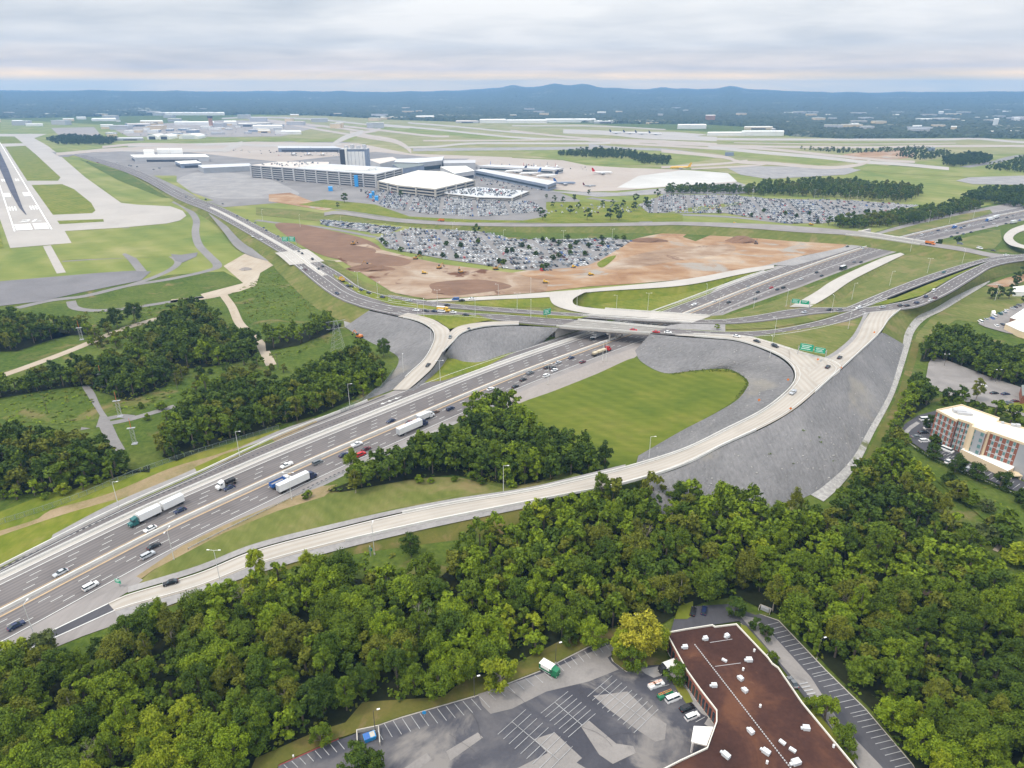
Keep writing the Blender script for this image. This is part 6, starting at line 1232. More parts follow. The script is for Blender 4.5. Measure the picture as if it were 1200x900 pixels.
def lowcar(kind):
    L, w_, prof, cab, zb = VT[kind]; v = []; f = []; mi = []
    for (x0, x1, z0, z1, ww) in ((-L / 2, L / 2, .3, zb, w_),): v += [(x, y, z) for z in (z0, z1) for x, y in ((x0, -ww), (x1, -ww), (x1, ww), (x0, ww))]
    f += [(0, 1, 5, 4), (1, 2, 6, 5), (2, 3, 7, 6), (3, 0, 4, 7), (4, 5, 6, 7)]; mi += [0] * 5
    c = [L / 2 - q_ * L for q_, _ in cab]; zt = zb + cab[1][1]; v += [(c[3], -w_ * .86, zb), (c[0], -w_ * .86, zb), (c[0], w_ * .86, zb), (c[3], w_ * .86, zb), (c[2], -w_ * .7, zt), (c[1], -w_ * .7, zt), (c[1], w_ * .7, zt), (c[2], w_ * .7, zt)]
    f += [(8, 9, 13, 12), (9, 10, 14, 13), (10, 11, 15, 14), (11, 8, 12, 15), (12, 13, 14, 15)]; mi += [1] * 4 + [0]
    return np.array(v), f, mi
DECKCARS = []
for (pl_, z_, n_) in (([(512, 225), (560, 220.5), (612, 224.5), (598, 230), (560, 229)], 5.1, 420), ([(300, 193), (326, 190.5), (380, 190.5), (345, 196)], 22.1, 60), ([(560, 208), (640, 219), (640, 223), (600, 222), (555, 216)], 0.3, 150), ([(300, 206), (440, 222), (430, 226), (300, 210)], .3, 60), ([(270, 176), (430, 178), (420, 184), (330, 184)], .4, 110), ([(560, 189), (690, 196), (690, 200), (600, 196)], .4, 60), ([(100, 190), (190, 203), (200, 198), (120, 188)], .3, 40), ([(640, 240), (760, 240), (770, 248), (640, 252)], .4, 70), ([(110, 155), (330, 146), (340, 158), (200, 162)], .2, 200)):
    q_ = [(p.x, p.y) for p in [P(u, v, z_) for u, v in pl_]]; x0, x1 = min(p[0] for p in q_), max(p[0] for p in q_); y0, y1 = min(p[1] for p in q_), max(p[1] for p in q_)
    for _ in range(n_):
        X, Y = rg.uniform(x0, x1), rg.uniform(y0, y1)
        if in_poly(X, Y, q_): DECKCARS.append((X, round(Y / 6) * 6.0, rg.uniform(-.1, .1) + 1.57, rg.choice(CW), rg.choice([S_, U_, V_]), z_))
LC = {k: lowcar(k) for k in VT}; nv = 0
for X, Y, rz, c, k, z_ in DECKCARS:
    v, f, mi = LC[k]; ca, sa = math.cos(rz), math.sin(rz); V.append(np.stack([v[:, 0] * ca - v[:, 1] * sa + X, v[:, 0] * sa + v[:, 1] * ca + Y, v[:, 2] + z_], 1)); F += [tuple(i + nv for i in q_) for q_ in f]; MI += [cols.index(c) if a == 0 else len(cols) for a in mi]; nv += len(v)
for d, X, Y, rz, c, k, lot, row, n in PK[NSINGLE:]:
    v, f, mi = LC[k]; ca, sa = math.cos(rz), math.sin(rz); V.append(np.stack([v[:, 0] * ca - v[:, 1] * sa + X, v[:, 0] * sa + v[:, 1] * ca + Y, v[:, 2] + .2], 1)); F += [tuple(i + nv for i in q_) for q_ in f]; MI += [cols.index(c) if a == 0 else len(cols) for a in mi]; nv += len(v)
me = bpy.data.meshes.new('distant_parked_cars'); me.from_pydata(np.concatenate(V).tolist(), [], F)
for k in cols: me.materials.append(PAINT[k])
me.materials.append(M['glass']); me.polygons.foreach_set('material_index', MI); me.update()
o = link('distant_parked_cars', me); o['kind'] = 'stuff'; tag(o, 'hundreds of small parked cars filling the distant airport car parks', 'cars')
print('parked', len(PK), 'single', NSINGLE, 'trees', len(TREES))
# ================================================================== OFFICE AND ITS CAR PARK
LOTP = [(300, 960), (327, 899), (397, 868), (404, 866), (420, 860), (470, 843), (560, 817), (637, 787), (690, 760), (712, 752), (727, 763), (716, 769), (716, 775), (734, 789), (748, 784), (775, 779), (800, 790), (845, 835), (840, 870), (830, 890), (800, 960)]
poly('car_park', LOTP, 'lot_asphalt', .12)
poly('worn_surface', [(560, 815), (637, 790), (700, 762), (716, 756), (722, 765), (712, 772), (716, 778), (725, 786), (690, 800), (640, 812), (600, 832), (575, 838), (565, 828)], 'old_asphalt', .14)
for k in ([(523, 882), (560, 860), (566, 866), (528, 893)], [(472, 903), (500, 884), (506, 891), (480, 912)], [(625, 868), (650, 860), (682, 890), (664, 905)], [(680, 852), (690, 846), (722, 873), (742, 876), (745, 884), (718, 897), (702, 886)], [(695, 817), (735, 812), (762, 838), (781, 850), (779, 868), (768, 871), (745, 856), (712, 832)], [(600, 905), (650, 880), (700, 910), (640, 940)]): poly('worn_surface', k, 'old_asphalt', .17)
poly('back_lane', [(786, 741), (790, 727), (812, 712), (840, 710), (857, 709), (868, 716), (885, 722), (890, 721), (912, 729), (967, 787), (1014, 833), (1068, 897), (1110, 960), (1030, 960), (1003, 898), (945, 822), (905, 770), (866, 729)], 'dark_asphalt', .12)
poly('worn_surface', [(866, 722), (886, 726), (905, 745), (950, 795), (985, 850), (1030, 897), (1050, 920), (1020, 920), (985, 870), (950, 820), (905, 768)], 'old_asphalt', .15)
VRG = [(270, 960), (300, 890), (372, 858), (405, 848), (425, 824), (520, 818), (548, 793), (580, 791), (657, 752), (700, 740), (735, 735), (735, 745), (714, 750), (690, 758), (637, 785), (560, 815), (470, 841), (405, 864), (397, 866), (327, 897), (300, 960)]
poly('dry_verge', VRG, 'verge', .10)
poly('tree_island', [(716, 765), (726, 760), (748, 755), (775, 752), (783, 775), (778, 780), (750, 782), (738, 788), (733, 787), (719, 777)], 'verge', .16)
poly('entrance_paving', [(750, 786), (756, 791), (766, 796), (784, 790), (790, 800), (800, 812), (822, 838), (830, 842), (825, 850), (838, 858), (830, 876), (800, 902), (790, 912), (815, 912), (850, 880), (850, 840), (800, 790), (778, 781)], 'gravel', .15)
poly('planting_bed', [(786, 798), (796, 800), (806, 812), (812, 824), (804, 826), (795, 813)], 'bright_grass', .19)
poly('grass_strip', [(868, 733), (874, 735), (900, 764), (898, 768), (893, 766), (868, 738)], 'bright_grass', .19)
poly('grass_strip', [(938, 822), (948, 824), (975, 858), (1000, 890), (1000, 897), (990, 893), (960, 855)], 'bright_grass', .19)
poly('grass_strip', [(795, 712), (812, 706), (812, 722), (805, 727), (790, 727)], 'bright_grass', .19)
def kerb(pts, name='kerb', mat='curb', wd=.3, h=.16):
    w3 = [p + Vector((0, 0, .1)) for p in W3(pts)]; m = MB(); T = []
    for i in range(len(w3)):
        d = w3[min(len(w3) - 1, i + 1)] - w3[max(0, i - 1)]; d.z = 0; d.normalize(); nl = Vector((-d.y, d.x, 0)) * wd / 2; T.append([w3[i] + nl, w3[i] - nl, w3[i] - nl + Vector((0, 0, h)), w3[i] + nl + Vector((0, 0, h))])
    m.rings(T); return strct(m.obj(name, M[mat]))
kerb([(300, 911), (327, 897.5), (397, 866.5)], mat='red_curb'); kerb([(420, 858.5), (470, 841.5), (560, 815.5), (637, 785.5), (690, 758.5), (712, 750)])
kerb([(790, 726), (795, 726), (812, 722)]); kerb([(890, 720.5), (912, 727.5), (967, 785.5), (1014, 831.5), (1068, 895.5), (1095, 935)]); kerb([(716, 765), (715.5, 770), (719, 777), (733, 787.5), (738, 789), (750, 784)]); kerb([(868, 731), (875, 734), (901, 765), (898, 769)])
def stripes(A, B, n, depth_a, depth_b, m, wd=.085, w0=0, w1=1):
    """n+1 stall lines from edge A-B (photo points) reaching to the line depth_a-depth_b"""
    a, b, c, d = W3([A, B, depth_a, depth_b])
    for i in range(n + 1):
        t = i / n; p, q_ = a.lerp(b, t), c.lerp(d, t); dd = (q_ - p).normalized(); nl = Vector((-dd.y, dd.x, 0)) * wd; z = Vector((0, 0, .24 + NP_[0] * .0016))
        m.face([p + nl + z, p - nl + z, q_ - nl + z, q_ + nl + z])
mk = MB()
stripes((333, 898), (396, 870), 7, (340, 905), (404, 880), mk); stripes((440, 853), (562, 818), 12, (449, 869), (574, 831), mk); stripes((572, 813), (637, 789), 6, (581, 822), (647, 798), mk); stripes((645, 783), (708, 755), 8, (653, 792), (714, 763), mk)
stripes((912, 731), (968, 788), 11, (896, 735), (951, 792), mk); stripes((970, 791), (1014, 834), 7, (953, 795), (996, 838), mk); stripes((1017, 838), (1067, 896), 9, (999, 842), (1048, 901), mk)
for (A, B, n) in (((650, 825), (682, 852), 6), ((703, 806), (757, 847), 9), ((600, 848), (655, 893), 8)):
    a, b = W3([A, B]); Path([a, b], 3, world=True, sm=False).line(mk, 0, .16, 0, (b - a).length, .6)
    d = (b - a).normalized(); nl = Vector((-d.y, d.x, 0))
    for i in range(n + 1):
        p = a.lerp(b, i / n)
        for sgn in (-1, 1): q_ = p + nl * 5.2 * sgn; mk.face([p + d * .07 + Vector((0, 0, .7)), p - d * .07 + Vector((0, 0, .7)), q_ - d * .07 + Vector((0, 0, .7)), q_ + d * .07 + Vector((0, 0, .7))])
stripes((762, 800), (815, 848), 6, (776, 797), (826, 842), mk)
for i in range(6):
    a, b = W3([(936 + i * 3, 804 + i * 4), (946 + i * 3, 802 + i * 4)]); Path([a, b], 3, world=True, sm=False).line(mk, 0, .4, 0, (b - a).length, .6)
strct(mk.obj('car_park_markings', M['faded_paint'], up=True))
mm = MB(); rgc = random.Random(4)
for _ in range(14):
    u, v = rgc.uniform(480, 780), rgc.uniform(815, 898); a = P(u, v); ang = rgc.choice([.75, 2.3]) + rgc.uniform(-.25, .25); q_ = [a]
    for k in range(rgc.randint(4, 10)): ang += rgc.uniform(-.3, .3); q_.append(q_[-1] + Vector((math.cos(ang), math.sin(ang), 0)) * 2)
    if all(in_poly(p.x, p.y, [(k.x, k.y) for k in W3(LOTP)]) for p in q_): Path(q_, 1, world=True, sm=False).line(mm, 0, .07, 0, (len(q_) - 1) * 1.9, .52, step=1.5)
strct(mm.obj('sealed_cracks', M['dark_asphalt'], up=True))
# ---- office building
OZ = 5.6
RO = [(781, 741), (803, 737), (835, 732), (838, 734), (863, 731), (900, 770), (905, 777), (912, 782), (940, 823), (1003, 899), (1040, 950), (742, 950), (772, 904), (797, 891), (829, 876), (840, 845), (840, 832), (820, 806), (805, 785)]
ro = [P(u, v, OZ) for u, v in RO]; org = Vector((ro[0].x, ro[0].y, 0))
of = empty('office_building', org); tag(of, 'low brick office building with brown stained flat roof and white roof units', 'building')
R2 = [(p.x - org.x, p.y - org.y) for p in ro]
m = MB(); m.prism(R2, 0, OZ - .5, cap=False); m.obj('wall', M['brick'], of)
m = MB(); m.cap([(x, y, OZ - .45) for x, y in R2]); rf_ = m.obj('roof', M['office_roof'], of, up=True)
m = MB(); n = len(R2)
for i in range(n):
    a, b = Vector((*R2[i], 0)), Vector((*R2[(i + 1) % n], 0)); d = b - a; c = (a + b) / 2; m.box((c.x, c.y, OZ - .2 + i * .002), (d.length + .12, .24, .5), 0, math.atan2(d.y, d.x))
m.obj('parapet', M['roof_cream'], of)
def wall_windows(parent, i0, i1, z0, z1, n, inset=.06):
    a, b = Vector((*R2[i0], 0)), Vector((*R2[i1], 0)); d = (b - a); L = d.length; wd = L / n * .55; d.normalize(); nl = Vector((d.y, -d.x, 0))
    cen = Vector((sum(x for x, _ in R2) / len(R2), sum(y for _, y in R2) / len(R2), 0)); nl = nl if nl.dot((a + b) / 2 - cen) > 0 else -nl
    for k in range(n):
        c = a + d * L * (k + .5) / n + nl * inset; m = MB(); m.box((c.x, c.y, (z0 + z1) / 2), (wd, .12, z1 - z0), 0, math.atan2(d.y, d.x)); w_ = m.obj('window', M['glass'], parent)
        m = MB(); c2 = c + nl * .05; m.box((c2.x, c2.y, z0 - .1), (wd + .3, .3, .15), 0, math.atan2(d.y, d.x)); m.obj('sill', M['curb'], w_)
wall_windows(of, 18, 17, .7, 3.9, 4); wall_windows(of, 0, 18, .7, 3.9, 6); wall_windows(of, 17, 16, .7, 3.9, 5)
for i, (u, v, sx_, sy_, rz) in enumerate([(803, 758, 1.7, 1.3, .2), (827, 748, 1.5, 1.5, .3), (852, 745, 1.5, 1.5, .6), (849, 773, 1.8, .9, -.6), (878, 773, 2, 1.6, .1), (868, 795, 1.7, 1.3, -.9), (837, 803, 1.8, 1.3, .1), (873, 809, 1.7, 1.3, -.9), (945, 853, 2, 1.6, 0), (880, 857, 2.0, 1.4, -1), (917, 869, 2.0, 1.1, -.8), (929, 878, 2.0, 1.1, -.7), (898, 881, 2.3, 1.5, -.7), (851, 885, 2.4, 1.5, -.8), (933, 893, 2.6, 1.8, .4)]):
    p = P(u, v, OZ); m = MB(); h = .5 if sy_ == 1.1 or sy_ == .9 else 1.0; rz -= .1; c = (p.x - org.x, p.y - org.y); sx_ *= .78; sy_ *= .78
    if h < .6: m.box((c[0], c[1], OZ - .2), (sx_, sy_, .5), 0, rz); m.obj('skylight', M['metal_white'], rf_)
    else:
        m.box((c[0], c[1], OZ + .05), (sx_, sy_, .9), 0, rz); m.tube((c[0] + .15, c[1] + .1, OZ + .45), (c[0] + .15, c[1] + .1, OZ + .68), sy_ * .32, sy_ * .3, 10); m.box((c[0] - sx_ * .6 * math.cos(rz), c[1] - sx_ * .6 * math.sin(rz), OZ - .15), (sx_ * .45, sy_ * .5, .45), 0, rz); u_ = m.obj('cooling_unit', M['metal_white'], rf_)
for (u, v) in ((891, 827), (899, 893), (977, 874), (884, 762), (871, 784)): p = P(u, v, OZ); m = MB(); m.tube((p.x - org.x, p.y - org.y, OZ - .5), (p.x - org.x, p.y - org.y, OZ + .35), .3, .3, 8); m.obj('vent', M['lamp'], rf_)
m = MB(); a, b = P(814, 755, OZ - .3) - org, P(928, 902, OZ - .3) - org; nseg = 60
for k in range(nseg): p = a.lerp(b, (k + .3) / nseg); d = b - a; m.box((p.x, p.y, OZ - .3), (d.length / nseg * .55, .24, .2), 0, math.atan2(d.y, d.x))
m.obj('roof_pipe', M['mid_grey'], rf_)
for (A, B) in (((832, 753), (858, 749)), ((838, 781), (868, 777))): a, b = P(*A, OZ - .4) - org, P(*B, OZ - .4) - org; m = MB(); m.tube((a.x, a.y, OZ - .38), (b.x, b.y, OZ - .38), .07, n=5); m.obj('roof_pipe', M['mid_grey'], rf_)
m = MB(); cp_ = [P(u, v, 4.2) - org for u, v in ((813, 851), (836, 852), (828, 874), (810, 869))]; m.prism([(p.x, p.y) for p in cp_], 3.9, 4.3, bottom=True); m.obj('canopy', M['roof_white'], of)
for p in (cp_[0], cp_[3]): m = MB(); m.box((p.x + .4, p.y, 1.95), (.4, .4, 3.9)); m.obj('canopy_post', M['white_wall'], of)
# ---- dumpster, shed, lamp posts, small signs
p = P(432, 868); o = empty('dumpster_enclosure', p, .25); tag(o, 'low concrete pen around the blue dumpster at the verge corner', 'enclosure')
for (x, y, a, b, l_) in ((0, 2.6, 5.6, .25, 'rear_wall'), (-2.7, 0, .25, 5, 'side_wall'), (2.7, 0, .25, 5, 'side_wall')): m = MB(); m.box((x, y, .8), (a, b, 1.6)); m.obj(l_, M['curb'], o)
m = MB(); m.box((0, 0, .14), (5.6, 5.2, .12)); m.obj('slab', M['curb'], o)
o = empty('dumpster', p + Vector((.3, .2, .2)), .45); tag(o, 'open blue steel dumpster in the concrete pen', 'dumpster')
m = MB(); m.rings([[(-1.3, -.8, .15), (1.3, -.8, .15), (1.3, .8, .15), (-1.3, .8, .15)], [(-1.5, -1, 1.5), (1.5, -1, 1.5), (1.5, 1, 1.5), (-1.5, 1, 1.5)]]); m.obj('container', M['sign_blue'], o)
m = MB(); m.box((-.7, 0, 1.56), (1.35, 2, .07)); m.obj('lid', PAINT['blue'], o); m = MB(); m.box((.7, 0, 1.53), (1.2, 1.6, .06)); m.obj('rubbish', M['curb'], o)
p = P(896, 716); o = empty('waste_shelter', p, -.6); o.scale = (.7,) * 3; tag(o, 'low tan brick shelter at the upper corner of the right-hand parking bays', 'shed')
m = MB(); m.box((0, 1.2, .9), (5, .25, 1.8)); m.box((-2.4, 0, .9), (.25, 2.4, 1.8)); m.box((2.4, 0, .9), (.25, 2.4, 1.8)); m.obj('wall', M['curb'], o); m = MB(); m.box((0, .2, 1.0), (3.6, 1.4, 1.5)); m.obj('bin', M['grey_wall'], o)
p = P(973, 806); o = strct(sheet('bed_kerb', [p + Vector((-2, .9, .25)), p + Vector((2.2, .6, .25))], [p + Vector((-2, -.9, .25)), p + Vector((2.2, -.9, .25))], 'brown_dirt', 1)) 
def lamp(u, v, h, label, dark=True, arms=1, grp='lamp posts round the office car park', rz=0, z=0, arm=1.0, r=.11):
    p = P(u, v, z); o = empty('lamp_post', p, rz); tag(o, label, 'lamp post', grp)
    m = MB(); m.tube((0, 0, -.2), (0, 0, h), r, r * .6, 8); m.obj('pole', M['dark_pole' if dark else 'pole'], o)
    m = MB(); m.tube((0, 0, -.2), (0, 0, .7), r * 2.2, n=8); m.obj('base', M['curb'], o)
    for k in range(arms):
        a = k * 2 * math.pi / max(1, arms); m = MB(); m.tube((0, 0, h - .1), (math.cos(a) * arm, math.sin(a) * arm, h + .1), r * .5, n=5); m.obj('arm', M['dark_pole' if dark else 'pole'], o)
        m = MB(); m.box((math.cos(a) * (arm + .3), math.sin(a) * (arm + .3), h + .1), (.8, .35, .16), 0, a); m.obj('lamp_head', M['lamp'], o)
for u, v, lb in ((440, 858, 'dark lamp post behind the dumpster pen'), (556, 818, 'dark lamp post on the verge left of the yellow young tree'), (651, 778, 'dark lamp post behind the parked shuttle truck'), (739, 745, 'dark lamp post in the trees above the big golden tree'), (838, 698, 'dark lamp post in the wood above the back lane'), (957, 772, 'dark lamp post at the wood edge beside the right-hand parking bays'), (652, 815, 'dark lamp post low in the middle of the office car park')):
    if v != 815: lamp(u, v, 7.5, lb, rz=.3)
p = P(497.5, 842); o = empty('parking_sign', p); tag(o, 'small round blue sign on a post on the verge', 'sign'); m = MB(); m.tube((0, 0, 0), (0, 0, 2.0), .05, n=6); m.obj('post', M['steel'], o); m = MB(); m.tube((0, -.06, 2.1), (0, .06, 2.1), .55, n=14); m.obj('face', M['sign_blue'], o)
p = P(344, 888); m = MB(); m.tube((p.x, p.y, 0), (p.x, p.y, .9), .25, .2, 8); tag(m.obj('utility_marker', M['lamp']), 'small white utility marker standing on the dry verge', 'marker')
# ---- hotel
HZ = 15.5
HR = [(1098, 480), (1127, 474), (1171, 489.5), (1169, 493), (1200, 501), (1255, 518), (1248, 537), (1196, 517.5), (1158, 504.5), (1156, 506), (1140, 499.5), (1141, 496.5), (1123, 490.5), (1121, 492)]
h3 = [P(u, v, HZ) for u, v in HR]; org = Vector((h3[0].x, h3[0].y, 0)); H2 = [(p.x - org.x, p.y - org.y) for p in h3]
ho = empty('hotel', org); tag(ho, 'five-storey hotel of red brick panels, cream pilasters and a white roof', 'building')
m = MB(); m.prism(H2, 0, HZ - .6, cap=False); m.obj('wall', M['brick'], ho)
m = MB(); m.cap([(x, y, HZ - .5) for x, y in H2]); hrf = m.obj('roof', M['roof_cream'], ho, up=True)
m = MB(); n = len(H2)
for i in range(n): a, b = Vector((*H2[i], 0)), Vector((*H2[(i + 1) % n], 0)); d = b - a; c = (a + b) / 2; m.box((c.x, c.y, HZ - .45 + i * .003), (d.length + .3, .4, 1.0), 0, math.atan2(d.y, d.x))
m.obj('parapet', M['cream_wall'], ho)
cenH = Vector((sum(x for x, _ in H2) / n, sum(y for _, y in H2) / n, 0))
def hface(i0, i1): 
    a, b = Vector((*H2[i0], 0)), Vector((*H2[i1], 0)); d = b - a; L = d.length; d.normalize(); nl = Vector((-d.y, d.x, 0)); nl = nl if nl.dot((a + b) / 2 - cenH) > 0 else -nl
    return a, d, L, nl
def hbox(f, s0, s1, z0, z1, out_, th, name, mat, parent):
    a, d, L, nl = f; c = a + d * (s0 + s1) / 2 + nl * out_; m = MB(); m.box((c.x, c.y, (z0 + z1) / 2), (s1 - s0, th, z1 - z0), 0, math.atan2(d.y, d.x)); return m.obj(name, M[mat], parent)
def hcols(f, ncol, s0, s1, fl0=0, fl1=5, band=True, wmat='teal_glass'):
    st = (s1 - s0) / ncol; wn = .85
    for k in range(ncol):
        c = s0 + st * (k + .5)
        hbox(f, c - wn / 2 - .12, c + wn / 2 + .12, .8 + fl0 * 2.9, HZ - 1.1, .06, .14, 'panel_strip', 'mid_grey', ho)
        for fl in range(fl0, fl1):
            z = 1.3 + fl * 2.9; hbox(f, c - wn / 2, c + wn / 2, z, z + 1.5, .14, .12, 'window', wmat, ho)
    if band:
        for fl in range(fl0, fl1): hbox(f, s0, s1, 3.35 + fl * 2.9 - .28, 3.35 + fl * 2.9, .05, .11, 'band', 'mid_grey', ho)
fA = hface(0, 13); fB = hface(12, 11); fC = hface(10, 9); fD = hface(8, 7); fE = hface(7, 6)
hcols(fA, 4, .3, fA[2] - .2); hcols(fB, 3, .2, fB[2] - .9); hcols(hface(13, 12), 1, .2, hface(13, 12)[2] - .2); 
hbox(fC, 0, fC[2], 0, HZ - .9, .08, .2, 'grey_panel', 'grey_wall', ho)
for k in range(2):
    for fl in range(5): c = fC[2] * (.2 + .6 * k); hbox(fC, c - .6, c + .6, 1.3 + fl * 2.9, 2.9 + fl * 2.9, .24, .12, 'window', 'teal_glass', ho)
hbox(fC, -.2, 1.4, 0, HZ + .1, .3, .8, 'pilaster', 'cream_wall', ho); hbox(fD, -.8, 1.1, 0, HZ + .1, .3, .8, 'pilaster', 'cream_wall', ho); hbox(fB, fB[2] - 1.2, fB[2] + .3, 0, HZ + .1, .3, .8, 'pilaster', 'cream_wall', ho)
hcols(fD, 4, 1.6, fD[2] - .4, 1, 5); hbox(fE, 0, fE[2], 0, HZ - .8, .05, .15, 'grey_panel', 'grey_wall', ho)
pd = [P(u, v, 4.2) - org for u, v in ((1126, 526), (1136, 522), (1192, 541), (1188, 548), (1181, 551.5))]; m = MB(); m.prism([(p.x, p.y) for p in pd], 0, 4.0, cap=False); m.obj('podium_wall', M['cream_wall'], ho); m = MB(); m.cap([(p.x, p.y, 4.05) for p in pd]); m.obj('podium_roof', M['roof_white'], ho, up=True)
pt_ = P(1186, 560, 0) - org; m = MB(); m.box((pt_.x, pt_.y, 2.0), (5, 4, .5)); m.obj('porch_roof', M['cream_wall'], ho)
for sx_ in (-2, 2): m = MB(); m.box((pt_.x + sx_, pt_.y - 1.6, 1), (.6, .6, 2.0)); m.obj('porch_post', M['cream_wall'], ho)
for (u, v, a, b, h) in ((1124, 482, 5, 3, 1.4), (1130, 484, 6, 3, 1.1), (1188, 498, 2, 1.5, 1), (1193, 499, 1.5, 1.5, 1.3), (1175, 495, 1, 1, .8)): p = P(u, v, HZ) - org; m = MB(); m.box((p.x, p.y, HZ + h / 2 - .5), (a, b, h), 0, -.3); m.obj('roof_unit', M['mid_grey'], hrf)
poly('hotel_car_park', [(1050, 507), (1060, 498), (1075, 488), (1096, 482), (1104, 484), (1104, 500), (1098, 518), (1115, 526), (1128, 531), (1180, 556), (1200, 566), (1260, 590), (1260, 606), (1200, 581), (1130, 552), (1090, 534), (1075, 524)], 'dark_asphalt', .12)
poly('footpath', [(1058, 507), (1066, 500), (1074, 495), (1078, 497), (1068, 504), (1061, 512)], 'gravel', .17)
kerb([(1051, 510), (1075, 526), (1090, 536), (1130, 554), (1200, 583)])
mk = MB(); stripes((1100, 538), (1200, 580), 16, (1108, 533.5), (1208, 574), mk, .12); stripes((1104, 527), (1126, 537), 4, (1098, 530), (1120, 540), mk, .12); strct(mk.obj('car_park_markings', M['faded_paint'], up=True))
def hedge(name, pts, h, wd, label, tint=1, seed=0):
    rg = random.Random(seed); pt = Path(pts, .6); m = MB()
    for p, nl in zip(pt.p, pt.nl):
        for k in range(10):
            c = p + nl * rg.uniform(-wd / 2, wd / 2) + Vector((rg.uniform(-.3, .3), rg.uniform(-.3, .3), rg.uniform(.15, h))); n_ = Vector((rg.uniform(-1, 1), rg.uniform(-1, 1), rg.uniform(.2, 1))).normalized(); t_ = n_.orthogonal().normalized() * rg.uniform(.2, .4); b_ = n_.cross(t_); m.face([c - t_, c - b_, c + t_, c + b_])
    return tag(m.obj(name, CM[tint]), label, 'hedge')
hedge('hedge', [(1072, 526), (1090, 538), (1130, 556), (1165, 571), (1200, 586)], 1.2, 1.6, 'clipped dark hedge along the lower edge of the hotel drive', 0, 1)
hedge('hedge', [(1110, 518), (1127, 528), (1150, 541), (1178, 553)], 1.0, 1.2, 'low hedge at the foot of the hotel podium wall', 1, 2)
poly('hotel_lawn', [(1088, 546), (1110, 550), (1133, 560), (1200, 592), (1280, 630), (1280, 700), (1205, 670), (1165, 620), (1130, 590), (1098, 565)], 'rough_grass', .09)
track('dirt_path', [(1210, 598), (1196, 612), (1183, 627), (1171, 640), (1166, 646)], 1.6, 'track', .16)
poly('dirt_clearing', [(1072, 693), (1086, 690), (1098, 693), (1092, 699), (1078, 699)], 'dirt', .14)
poly('rear_car_park', [(1088, 426), (1094, 418), (1112, 424), (1155, 441), (1200, 456), (1270, 478), (1270, 500), (1200, 489), (1165, 478), (1128, 471), (1094, 456), (1085, 443)], 'old_asphalt', .13)
for (u, v, lb) in ((1106, 430, 'lamp post at the top left of the rear hotel car park'), (1166, 449, 'lamp post at the tree edge in the middle of the rear hotel car park'), (1085, 470, 'lamp post hidden in the trees left of the hotel')): lamp(u, v, 8, lb, True, 2, 'lamp posts of the hotel car parks')
poly('grass_strip', [(1170, 475), (1200, 470), (1260, 480), (1260, 495), (1200, 485), (1180, 481)], 'bright_grass', .18)
def simple_building(name, roofpx, h, wall, roof, label, cat='building', par=.3, win=None, units=()):
    w3 = [P(u, v, h) for u, v in roofpx]; og = Vector((w3[0].x, w3[0].y, 0)); o = empty(name, og); tag(o, label, cat); b = [(p.x - og.x, p.y - og.y) for p in w3]
    m = MB(); m.prism(b, 0, h - .05, cap=False); m.obj('wall', M[wall], o); m = MB(); e = 1.01
    cx_, cy_ = sum(p[0] for p in b) / len(b), sum(p[1] for p in b) / len(b); bb = [(cx_ + (x - cx_) * e, cy_ + (y - cy_) * e) for x, y in b]; m.prism(bb, h - .05, h + par); r_ = m.obj('roof', M[roof], o)
    if win:
        zs, mat, fr = win
        for i in range(len(b)):
            a, c = Vector((*b[i], 0)), Vector((*b[(i + 1) % len(b)], 0)); d = c - a; L = d.length
            if L < 8: continue
            d.normalize(); nl = Vector((d.y, -d.x, 0)); mid_ = (a + c) / 2
            if nl.dot(mid_ - Vector((cx_, cy_, 0))) < 0: nl = -nl
            if (mid_ + og).y * 0 + nl.y > .35: continue
            for (z0, z1) in zs: m = MB(); q_ = mid_ + nl * .12; m.box((q_.x, q_.y, (z0 + z1) / 2), (L * fr, .25, z1 - z0), 0, math.atan2(d.y, d.x)); m.obj('window_band' if mat != 'dark_void' else 'opening', M[mat], o)
    for (u, v, a, c, hh) in units: p = P(u, v, h) - og; m = MB(); m.box((p.x, p.y, h + hh / 2 + par), (a, c, hh)); m.obj('roof_unit', M['metal_white'], r_)
    return o
poly('motel_pavement', [(1146, 380), (1160, 372), (1200, 355), (1290, 330), (1290, 420), (1205, 395), (1180, 391), (1155, 384)], 'old_asphalt', .12)
simple_building('motel_wing', [(1184, 372.5), (1200, 362), (1235, 358), (1225, 380), (1200, 377)], 4.5, 'brick_band', 'roof_white', 'upper white-roofed brick motel wing at the right edge')
simple_building('motel_wing', [(1178, 380), (1192, 375), (1200, 378), (1225, 384), (1222, 396), (1195, 388)], 4.0, 'cream_wall', 'roof_cream', 'lower cream motel wing with porch at the right edge')
simple_building('motel_shed', [(1187, 336.5), (1200, 335), (1232, 336), (1230, 343.5), (1188, 342)], 3.5, 'white_wall', 'roof_white', 'long white-roofed building among the dark trees above the motel')
simple_building('brick_house', [(1197, 452), (1222, 448), (1230, 462), (1198, 464)], 5, 'brick', 'roof_dark', 'brick building at the right edge behind the hotel'); tag(simple_building('storage_shed', [(1162, 364.5), (1166, 364), (1167, 367), (1163, 367.5)], 2.6, 'white_wall', 'roof_white', 'tiny white shed standing on the lawn above the parked cars'))
poly('bare_patch', [(1155, 335), (1180, 326), (1200, 322), (1200, 330), (1185, 336), (1165, 338)], 'dirt', .15)
